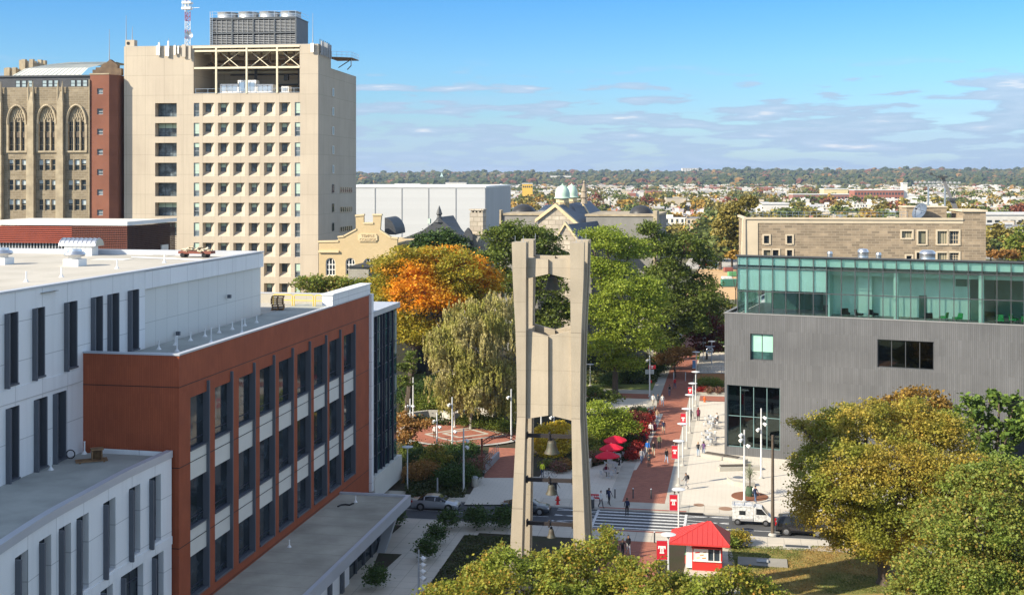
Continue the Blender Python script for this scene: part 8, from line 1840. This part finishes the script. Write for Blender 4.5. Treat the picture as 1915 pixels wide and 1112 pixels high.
for px, py, r, m_, lb in ((1108, 868, 1.0, 'leaf_pink', 'pink flowering shrub beside the bell tower right leg'), (1125, 860, 1.1, 'leaf_mixed', 'olive shrub left behind the farthest umbrella'), (1160, 850, 1.0, 'leaf_dark', 'dark shrub in the bed between trees and umbrellas'), (1178, 838, 1.1, 'leaf_dark', 'dark shrub left of the middle red shrubs'), (1186, 800, 1.4, 'leaf_redtree', 'dark purple shrub behind the red row'), (1195, 785, 1.2, 'leaf_dark', 'dark green shrub at the top of the red row'), (1140, 846, 1.2, 'leaf_dark', 'dark shrub under the dogwood'), (1100, 845, 1.2, 'leaf_mixed', 'olive shrub against the bell tower right leg'),
                          (1045, 884, .8, 'leaf_pink', 'reddish shrub seen low through the bell tower'), (1056, 880, .8, 'leaf_rust', 'rusty shrub seen through the right of the bell tower opening'), (1020, 876, .6, 'leaf_mixed', 'olive shrub behind the hi-vis person'),
                          (1378, 1020, .9, 'leaf_gold', 'golden low shrub right of the kiosk'), (1366, 1026, .7, 'leaf_mixed', 'small green shrub touching the kiosk right side'),
                          (862, 905, 1.5, 'leaf_dark', 'rounded dark hedge bush left of the pale litter bin'), (842, 912, 1.5, 'leaf_dark', 'dark hedge bush beside the short grey post'), (880, 890, 1.2, 'leaf_pink', 'reddish shrub at the brick pillar'), (895, 878, 1.0, 'leaf_pink', 'pinkish shrub behind the brick pillar'), (862, 880, 1.4, 'leaf_dark', 'dark spreading shrub behind the hedge'), (835, 878, 1.4, 'leaf_green', 'green shrub behind the yellow tree'), (785, 870, 1.3, 'leaf_dark', 'dark shrub left of the yellow tree'), (770, 858, 1.3, 'leaf_green', 'green shrub by the lone lamp post'), (845, 860, 1.3, 'leaf_dark', 'dark shrub at the front edge of the brick circle'), (875, 856, 1.2, 'leaf_dark', 'dark shrub right front of the brick circle'),
                          (795, 895, 1.3, 'leaf_rust', 'rusty orange ground shrub lit by the sun near the hedge'), (775, 900, 1.2, 'leaf_rust', 'rusty low shrub near the lone lamp post'),
                          (880, 800, 1.2, 'leaf_green', 'low green shrub under the birch, left'), (905, 803, 1.2, 'leaf_green', 'low green shrub under the birch, middle'), (928, 806, 1.2, 'leaf_green', 'low green shrub under the birch, right'), (945, 812, 1.2, 'leaf_green', 'low green shrub behind the bell tower left leg'), (790, 775, 1.8, 'leaf_mixed', 'clipped olive hedge behind the grey seat wall'), (815, 775, 1.8, 'leaf_mixed', 'second clipped olive hedge behind the grey seat wall'), (840, 768, 2.0, 'leaf_dark', 'dark mound of shrubs left under the birch'), (775, 760, 2.2, 'leaf_dark', 'dark shrub mass behind the left seat wall'), (805, 752, 2.2, 'leaf_dark', 'dark shrub mass below the distant lawn'), (835, 750, 2.2, 'leaf_dark', 'dark shrub mass at the foot of the orange tree'),
                          (1318, 728, 1.2, 'leaf_mixed', 'olive shrub in the flower bed under the orange wall'), (1335, 728, 1.2, 'leaf_mixed', 'second olive shrub in the flower bed under the orange wall'), (1312, 736, .7, 'leaf_red', 'red flowers at the left of the bed under the orange wall'), (1328, 737, .7, 'leaf_pink', 'pink flowers in the bed under the orange wall'), (1345, 737, .7, 'leaf_pink', 'pink flowers at the right of the bed under the orange wall'),
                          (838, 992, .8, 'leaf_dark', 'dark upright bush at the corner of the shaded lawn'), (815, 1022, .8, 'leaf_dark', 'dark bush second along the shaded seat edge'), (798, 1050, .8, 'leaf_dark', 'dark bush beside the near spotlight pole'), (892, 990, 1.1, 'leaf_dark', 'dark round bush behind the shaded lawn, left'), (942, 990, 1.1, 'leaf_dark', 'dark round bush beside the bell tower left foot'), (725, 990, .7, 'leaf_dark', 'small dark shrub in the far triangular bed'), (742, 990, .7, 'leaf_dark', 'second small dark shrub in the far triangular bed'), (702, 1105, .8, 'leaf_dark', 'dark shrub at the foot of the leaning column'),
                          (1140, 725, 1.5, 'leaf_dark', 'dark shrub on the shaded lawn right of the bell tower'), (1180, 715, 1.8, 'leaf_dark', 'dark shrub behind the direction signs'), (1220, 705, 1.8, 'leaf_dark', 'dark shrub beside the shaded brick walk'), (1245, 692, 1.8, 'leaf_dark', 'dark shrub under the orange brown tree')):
    shrub(px, py, r, m_, lb, h=1.9 if py > 985 and px < 960 else None)
# ground cover in the beds: uncountable
def cover(name, label, quad, n, mat, z=Z1, h=.35, leaf=.2):
    q = [G(*c) for c in quad]; a, b_ = NR.random(n), NR.random(n)
    p = np.array([[*( (q[0]*(1-u)+q[1]*u)*(1-v)+(q[3]*(1-u)+q[2]*u)*v)] for u, v in zip(a, b_)]); p[:, 2] = z+NR.random(n)**1.5*h*(.5+.5*np.sin(p[:, 0]*2.1)*np.sin(p[:, 1]*1.7))
    o = link(name, leafmesh(name, p, leaf, MAT[mat])); tag(o, label, 'plants', kind='stuff')
cover('ground_cover', 'low dark planting in the bed between brick circle and street', [(760, 932), (868, 932), (900, 850), (750, 850)], 14000, 'leaf_cover', leaf=.26, h=.6)
cover('ground_cover', 'low planting in the bed right of the bell tower', [(1060, 880), (1178, 862), (1215, 775), (1080, 775)], 12000, 'leaf_cover', leaf=.26, h=.6)
cover('ground_cover', 'dark leaf cover painting shade onto the lawn left of the bell tower foot', [(800, 1100), (960, 1100), (960, 1006), (870, 1004)], 9000, 'leaf_cover', leaf=.14, h=.22)  # leaf flecks that darken the lawn in place of shade
cover('fallen_leaves', 'orange fallen leaves on the lit ground by the hedge', [(750, 905), (840, 905), (835, 885), (760, 885)], 5000, 'leaf_rust', leaf=.16, h=.08)
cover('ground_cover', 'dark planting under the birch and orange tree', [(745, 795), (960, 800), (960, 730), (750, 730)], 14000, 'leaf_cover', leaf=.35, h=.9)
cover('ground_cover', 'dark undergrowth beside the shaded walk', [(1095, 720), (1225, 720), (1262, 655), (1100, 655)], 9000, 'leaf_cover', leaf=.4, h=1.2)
cover('grass_tufts', 'rough grass on the sunny lawn', [(1362, 1112), (1790, 1112), (1700, 1022), (1362, 1024)], 46000, 'leaf_lawn' if 'leaf_lawn' in MAT else LEAF('leaf_lawn', [(.13, .17, .04), (.20, .22, .05), (.10, .14, .03)], .3, patch=[(.42, .27, .08), (.34, .20, .07)], ps=.12).name, leaf=.10, h=.08)

# =================================================================== FAR CITY AND HILLS
def cw_(c, n): return M('house_'+n, c, .85, tuple(x*.75 for x in c), .2, .4)
HM = [cw_((.66, .63, .57), 'white'), cw_((.50, .43, .33), 'cream'), cw_((.33, .14, .10), 'brick'), cw_((.42, .40, .38), 'grey'), cw_((.58, .50, .36), 'buff')]
rfm = [M('far_roof_white', (.62, .61, .59), .8, amp=.4), M('far_roof_grey', (.22, .22, .22), .9, amp=.4), M('far_roof_silver', (.45, .46, .47), .5, amp=.3)]
wmat = M('far_window', (.05, .06, .07), .2)
def house_mb(b, w, d, h, m, rm, x=0, y=0, z=0, win=True, gable=0):
    b.box(x-w/2, x+w/2, y, y+d, z, z+h-.3, m)
    if gable:
        b.extr([(x-w/2, y-.05, z+h-.3), (x+w/2, y-.05, z+h-.3), (x, y-.05, z+h+w*.42)], (0, d, 0), m)
    else: b.box(x-w/2-.1, x+w/2+.1, y-.1, y+d+.1, z+h-.3, z+h, rm); b.box(x-w/2, x-w/2+.3, y, y+d, z+h, z+h+.7, m); b.box(x-w*.1, x+w*.15, y+d*.6, y+d*.6+.9, z+h, z+h+1.4, m)
    if win:
        nx = max(1, int(w/2.2))
        for f in range(int(h//3)):
            for i in range(nx):
                u = x-w/2+w*(i+.5)/nx; b.box(u-.5, u+.5, y-.04, y+.02, z+.9+f*3, z+2.5+f*3, 2 if True else m)
hv = []
for k in range(14):
    b = MB(); w = rnd.choice([5, 6, 7, 9, 12, 16]); h = rnd.choice([6.5, 7.5, 9, 9.5]); house_mb(b, w, rnd.choice([10, 14, 18]), h, 0, 1, win=True, gable=0)
    mi = [0, 0, 0, 1, 1, 2, 2, 3, 0, 4, 0, 1, 0, 3][k]; ri = [0, 0, 2, 1, 0, 0, 1, 2, 0, 0, 1, 0, 0, 2][k]
    hv.append((b.mesh('row_house', [HM[mi], rfm[ri], wmat]), w, ['white walled', 'cream walled', 'red brick', 'grey walled', 'buff'][mi], h))
def far_crown(matn, seed):
    L = [(0, 0, 5.5, 3.6, 3.6, 3.2), (2.2, .5, 4.8, 2.6, 2.6, 2.5), (-2.1, -.4, 5, 2.7, 2.7, 2.5), (.4, 0, 7.6, 2.3, 2.3, 2.0)]
    L = [(a+NR.normal()*.6, b, c+NR.normal()*.4, d, e, f) for a, b, c, d, e, f in L]
    Pt, Nn, C = crown_pts(L, 1500, 1.9, .5, 14, .15); me = leafmesh('crown', Pt, 1.0, MAT[matn]); b = MB(); b.tube([(0, 0, 0), (0, 0, 3), (.3, 0, 5.5)], [.35, .28, .12], 6); return me, b.mesh('trunk', MAT['bark'])
FC = {m: [far_crown(m, i) for i in range(2)] for m in ('leaf_far_green', 'leaf_far_olive', 'leaf_far_orange', 'leaf_far_red')}
fn = {'leaf_far_green': 'green', 'leaf_far_olive': 'olive', 'leaf_far_orange': 'orange', 'leaf_far_red': 'russet'}
def ft(x, y, s, m):
    c, tr = FC[m][rnd.randrange(2)]; t = thing('city_tree', '%s tree among the distant houses' % fn[m], 'tree', (x, y, 0), rnd.uniform(0, 6), '%s trees in the distant neighbourhood' % fn[m]); t.scale = (s*1.15, s*1.15, s); link('crown', c, t); link('trunk', tr, t)
def blob(b, x, y, z, r, h, m):
    n = len(b.v); nn = 6; ph = rnd.uniform(0, 6)
    for q, (rr, zz_) in enumerate(((.8, 0), (1.0, .4), (.85, .8))):
        for k in range(nn): a = ph+q*.5+k*2*math.pi/nn; j = rnd.uniform(.75, 1.2); b.v.append((x+math.cos(a)*r*rr*j, y+math.sin(a)*r*rr*j, z+h*(zz_+rnd.uniform(-.08, .08))))
    b.v.append((x+rnd.uniform(-.3, .3)*r, y, z+h*.98))
    for q in range(2):
        for k in range(nn): k2 = (k+1) % nn; b.f.append((n+q*nn+k, n+q*nn+k2, n+(q+1)*nn+k2, n+(q+1)*nn+k)); b.m.append(m)
    for k in range(nn): b.f.append((n+2*nn+k, n+2*nn+(k+1) % nn, n+3*nn)); b.m.append(m)
rk = []; Yr = 470
while Yr < 3900: rk.append(Yr); Yr *= 1.062
FL = []; nh = 0; ntree = 0; far_b = MB(); far_t = MB()
fmats = HM+rfm+[wmat]
def blocked(px, py):
    return False
for ri, Y in enumerate(rk):
    x0, x1 = (655-CX)*Y/F-10, (1925-CX)*Y/F+10; x = x0+rnd.uniform(0, 20); dense = .44 if Y < 1500 else .32
    while x < x1:
        px = CX+F*x/Y; run = rnd.randint(2, 7)
        if rnd.random() < dense and not (px < 940 and Y < 620) and not (1200 < px < 1420 and Y < 640):
            k = rnd.randrange(14)
            for _ in range(run):
                if rnd.random() < .35: k = rnd.randrange(14)
                me, w, nm, h = hv[k]; sc = 1+rnd.uniform(0, .25)+(.25 if Y > 1500 else 0)
                if CX+F*(x-w)/Y < 945 and Y < 1150: x += w*sc; continue     # hidden by the arena hall
                if nh < 285:
                    o = link('row_house', me, None, (x, Y+rnd.uniform(-8, 8), 0), R(-10)+rnd.choice([0, 0, 0, .12])); o.scale = (sc, 1, sc*rnd.uniform(.9, 1.1)); tag(o, '%s flat roofed house in the distant neighbourhood' % nm, 'house', 'distant %s houses' % nm); nh += 1
                else:
                    q = len(far_b.v); bb = MB(); house_mb(bb, w*sc, 14, h*sc, [0, 0, 0, 1, 2, 3, 4][rnd.randrange(7)], 5+rnd.choice([0, 0, 1, 2]), x=x, y=Y+rnd.uniform(-15, 15), win=False); far_b.add(bb)
                x += w*sc+.05
        else: x += rnd.uniform(15, 40)*(Y/900)**.5
    # trees between the rows
    nt_ = int((x1-x0)/(14 if Y < 1500 else 9.5))
    for _ in range(nt_):
        xx = rnd.uniform(x0, x1); yy = Y-rnd.uniform(6, 30); px = CX+F*xx/yy
        if (px < 940 and Y < 700) or (px > 1395 and px < 1850 and Y < 560 and rnd.random() < .5): continue
        m = rnd.choices(['leaf_far_green', 'leaf_far_olive', 'leaf_far_orange', 'leaf_far_red'], [5, 5, 1.8, .9])[0]; s = rnd.uniform(.7, 1.5)*1.1
        if ntree < 255: ft(xx, yy, s, m); ntree += 1
        elif yy < 2100: FL.append((xx, yy, s, m))
        else: blob(far_t, xx, yy, 0, 4.6*s, 9.5*s, {'leaf_far_green': 0, 'leaf_far_olive': 1, 'leaf_far_orange': 2, 'leaf_far_red': 3}[m])
o = far_b.build('distant_houses', fmats); tag(o, 'mass of white and brick houses far away towards the hills', 'houses', kind='stuff')
FM = [M('wood_green', (.055, .075, .022), .95, (.035, .05, .018), .02, .6, speck=.4), M('wood_olive', (.12, .11, .035), .95, (.08, .08, .03), .02, .6, speck=.4), M('wood_orange', (.26, .15, .045), .95, amp=.5, speck=.4), M('wood_red', (.17, .075, .04), .95, amp=.5, speck=.4)]
# hills
ridge = [(-400, 328), (300, 327), (670, 326), (760, 324), (850, 323), (1000, 324), (1150, 322), (1240, 322.5), (1330, 319), (1400, 317.5), (1500, 320), (1600, 319), (1700, 316), (1800, 318), (1915, 318.5), (2300, 317)]
def ry(px):
    for i in range(len(ridge)-1):
        if ridge[i][0] <= px <= ridge[i+1][0]: k = (px-ridge[i][0])/(ridge[i+1][0]-ridge[i][0]); return ridge[i][1]+(ridge[i+1][1]-ridge[i][1])*k
    return ridge[-1][1]
YR = 5600; b = MB(); ng = 60; rows_ = [(3300, 0), (3900, .25), (4500, .55), (5100, .8), (YR, .93), (6400, .8), (9500, 0)]
def hz(px, f): return max(0, (HC-(ry(px)-HY)*YR/F-9)*f)
grid = []
for (Yq, f) in rows_:
    grid.append([((-400+2700*i/ng-CX)*YR/F*(1 if Yq > YR else Yq/YR), Yq, hz(-400+2700*i/ng, f)*(1+.10*math.sin(i*1.1+Yq*.003))-.05*(f == 0)) for i in range(ng+1)])
for r_ in range(len(grid)-1):
    for i in range(ng): b.face([grid[r_][i], grid[r_][i+1], grid[r_+1][i+1], grid[r_+1][i]])
o = b.build('hills', FM[1]); o['kind'] = 'structure'
wood = MB()
for _ in range(9500):
    t_ = rnd.random()**.8; Yq = 3000+t_*(YR-3000+250); px = rnd.uniform(640, 1945); x = (px-CX)*Yq/F
    f = 0
    for i in range(len(rows_)-1):
        if rows_[i][0] <= Yq <= rows_[i+1][0]: k = (Yq-rows_[i][0])/(rows_[i+1][0]-rows_[i][0]); f = rows_[i][1]+(rows_[i+1][1]-rows_[i][1])*k
    s = rnd.uniform(.7, 1.4); m = rnd.choices([0, 1, 2, 3], [7, 4, .4, .8])[0]; s *= 1.45 if rnd.random() < .07 else 1; blob(wood, x, Yq, hz(px, f)-3, 8*s, 17*s, m)
o = wood.build('forest', FM); tag(o, 'autumn woods covering the far hills', 'forest', kind='stuff')
for mn in fn:
    q = [c for c in FL if c[3] == mn]
    if not q: continue
    PP = []
    for (x, y, s, _) in q:
        k = 110 if y < 1200 else 60; v = NR.normal(size=(k, 3)); v /= np.linalg.norm(v, axis=1)[:, None]; v[:, 2] = np.where(v[:, 2] < -.5, -v[:, 2], v[:, 2]); bl = NR.uniform(.75, 1.15, size=(k, 1)); PP.append(np.array([x, y, 5.4*s])+v*bl*np.array([4.6*s, 4.2*s, 4.3*s])+np.sin(v[:, ::-1]*5+x)*.5*s)
    PP = np.vstack(PP); o = link('distant_trees', leafmesh('distant_trees', PP, 2.7, MAT[mn])); tag(o, 'uncounted %s trees between the far houses' % fn[mn], 'trees', kind='stuff')
o = far_t.build('distant_trees', FM); tag(o, 'autumn trees between the far houses', 'trees', kind='stuff')
# landmarks in the distance
def lm(name, label, cat, px0, px1, yb, yt, m, rm=None, Y=None, wins=None, d=20, name2=None):
    Yq = Y or G(0, yb).y; x0, x1 = (px0-CX)*Yq/F, (px1-CX)*Yq/F; zt_ = HC-(yt-HY)*Yq/F; t = thing(name, label, cat, (x0, Yq, 0), 0)
    MB().box(0, x1-x0, 0, d, 0, zt_).build('wall', m, t); MB().box(-.4, x1-x0+.4, -.4, d+.4, zt_, zt_+.8).build('roof', rm or rfm[0], t)
    if wins:
        nx, nz = wins; b = MB()
        for i in range(nx):
            for j in range(nz): u = (x1-x0)*(i+.5)/nx; q = zt_*(.15+.8*j/nz) if Y is None else zt_-4.5*(nz-j); b.box(u-(x1-x0)/nx*.3, u+(x1-x0)/nx*.3, -.1, .0, q, q+2.2)
        b.build('windows', wmat, t)
    return t
lm('school_building', 'long red brick block with white cornice in the middle distance', 'building', 1598, 1690, 378, 356, M('school_brick', (.30, .12, .085), .85, amp=.3), Y=1250, wins=(16, 3)); lm('water_tank', 'white square tower on the distant brick block', 'tower', 1688, 1697, 378, 343, HM[0], Y=1255, d=6)
lm('factory_building', 'low red brick block with blue panels left of the school', 'building', 1483, 1598, 378, 364, M('fact_brick', (.28, .14, .11), .85, amp=.3), Y=1300, wins=(18, 2)); lm('yellow_block', 'pale yellow block above the low brick factory', 'building', 1541, 1586, 368, 354, M('paleyellow', (.66, .55, .3), .8), Y=1400)
lm('office_block', 'long white block with rows of dark windows above the grey hall', 'building', 833, 872, 352, 342, HM[0], Y=1900, wins=(11, 2)); lm('yellow_building', 'bright yellow building right of the grey hall', 'building', 977, 996, 353, 344, M('bright_yellow', (.72, .45, .08), .8), Y=1500, wins=(5, 1)); lm('red_block', 'low red topped block above the grey hall', 'building', 738, 785, 352, 344.5, M('redblock', (.42, .12, .1), .8), Y=1500)
lm('high_rise', 'pale apartment high rise on the hill crest', 'building', 1276, 1306, 322, 314.8, HM[0], Y=5300, wins=(6, 5), d=30); lm('white_warehouse', 'long white warehouse left behind the fieldstone building', 'building', 1425, 1475, 400, 382, HM[0], Y=760); lm('white_warehouse', 'long white building with cream shutters right of the fieldstone building', 'building', 1843, 1960, 430, 402, HM[0], Y=560, wins=(8, 1)); lm('white_warehouse', 'low pale warehouse with grey roof among distant trees', 'building', 1225, 1262, 386, 377, HM[3], Y=1500)
lm('dome_hall', 'wide low white roofed hall on the far hillside', 'building', 1030, 1068, 334, 329, HM[0], Y=4200, d=40)
b = MB(); Yq = 4300; x0 = (826-CX)*Yq/F; b.prism([(x0-9, Yq-9), (x0+9, Yq-9), (x0+9, Yq+9), (x0-9, Yq+9)], 0, 22); b.face([(x0-9, Yq-9, 22), (x0+9, Yq-9, 22), (x0, Yq, 48)]); b.face([(x0+9, Yq-9, 22), (x0+9, Yq+9, 22), (x0, Yq, 48)]); b.face([(x0-9, Yq+9, 22), (x0-9, Yq-9, 22), (x0, Yq, 48)]); o = b.build('green_spire', M('spire_green', (.45, .6, .52), .6)); tag(o, 'pale green pyramid roofed tower far above the grey hall', 'tower')
b = MB(); Yq = 4400; x0 = (928-CX)*Yq/F
for dx, h in ((-28, 20), (-12, 34), (6, 26), (22, 30)): b.box(x0+dx-7, x0+dx+7, Yq, Yq+20, 0, h+14)
o = b.build('hill_building', M('hillb', (.35, .25, .2), .9)); tag(o, 'cluster of brown institutional towers on the far hillside', 'building')
# red brick gabled house close by
p = G(1300, 432); t = thing('gabled_house', 'red brick twin house with a steep gable and white windows', 'house', (p.x, p.y, 0), R(-8)); M('house_red', (.40, .12, .08), .85, amp=.3)
b = MB(); b.box(-4.4, 9.5, 0, 12, 0, 7.6); b.extr([(-4.0, -.3, 7.6), (1.2, -.3, 7.6), (-1.4, -.3, 11.6)], (0, 5, 0)); b.box(-4.0, 1.2, -.3, 0, 0, 7.6); b.build('wall', MAT['house_red'], t)
b = MB(); b.box(1.3, 9.8, -.1, 12.2, 7.6, 8.0); b.box(-3.0, .2, -.9, -.3, 3.9, 7.0); b.build('trim', HM[0], t)
for x in (-2.6, -1.6, -.6): window(t, x+.2, -.93, 4.6, .8, 1.9, 0, 1, (.5,), .1, MAT['white_frame'], MAT['dark_glass'])
window(t, 6.2, -.02, 4.0, 1.6, 2.2, 0, 1, (.5,), .14, MAT['white_frame'], MAT['dark_glass']); window(t, 6.2, -.02, .8, 1.6, 2.2, 0, 1, (.5,), .14, MAT['white_frame'], MAT['dark_glass'])
# sports field right
px_sheet('field', [(1843, 470), (1990, 470), (1990, 462), (1843, 462)], .03, MAT['grass'])
lm('field_screen', 'tall pale grey fence screen beside the sports field', 'fence', 1843, 1893, 455, 420, M('screen_grey', (.42, .44, .48), .8), Y=500, d=.4)
t = thing('black_fence', 'black banner fence with white lettering at the right edge', 'fence', (0, 0, 0)); a_, c_ = P(1843, 492, 262), P(1990, 492, 258); b = MB(); b.hexa([(a_.x, a_.y, 0), (c_.x, c_.y, 0), (c_.x, c_.y+.1, 0), (a_.x, a_.y+.1, 0)], [(a_.x, a_.y, a_.z+.5), (c_.x, c_.y, c_.z+.5), (c_.x, c_.y+.1, c_.z+.5), (a_.x, a_.y+.1, a_.z+.5)]); b.build('panel', MAT['black'], t)
for px in (1724, 1855, 1868, 1878, 1885): pass
t = thing('radio_mast', 'thin distant mast on the hill at the right', 'mast', ((1851-CX)*5000/F, 5000, 0)); MB().tube([(0, 0, 0), (0, 0, 100)], [1.2, .5], 4).build('mast_pole', MAT['grey_paint'], t)
# air
def haze():
    m, tr = newmat('haze'); nb = NB(tr); o = nb.n('ShaderNodeOutputMaterial'); v = nb.n('ShaderNodeVolumePrincipled'); v.inputs['Color'].default_value = (.62, .76, 1, 1); v.inputs['Density'].default_value = HAZE; v.inputs['Anisotropy'].default_value = .3; nb.l(v.outputs[0], o.inputs['Volume'])
    b = MB(); b.box(-7000, 10000, -300, 15000, -1, 130); o = b.build('haze', m); o['kind'] = 'stuff'; o['label'] = 'thin blue air haze over the whole scene'; o['category'] = 'haze'
HAZE = .00006
haze()
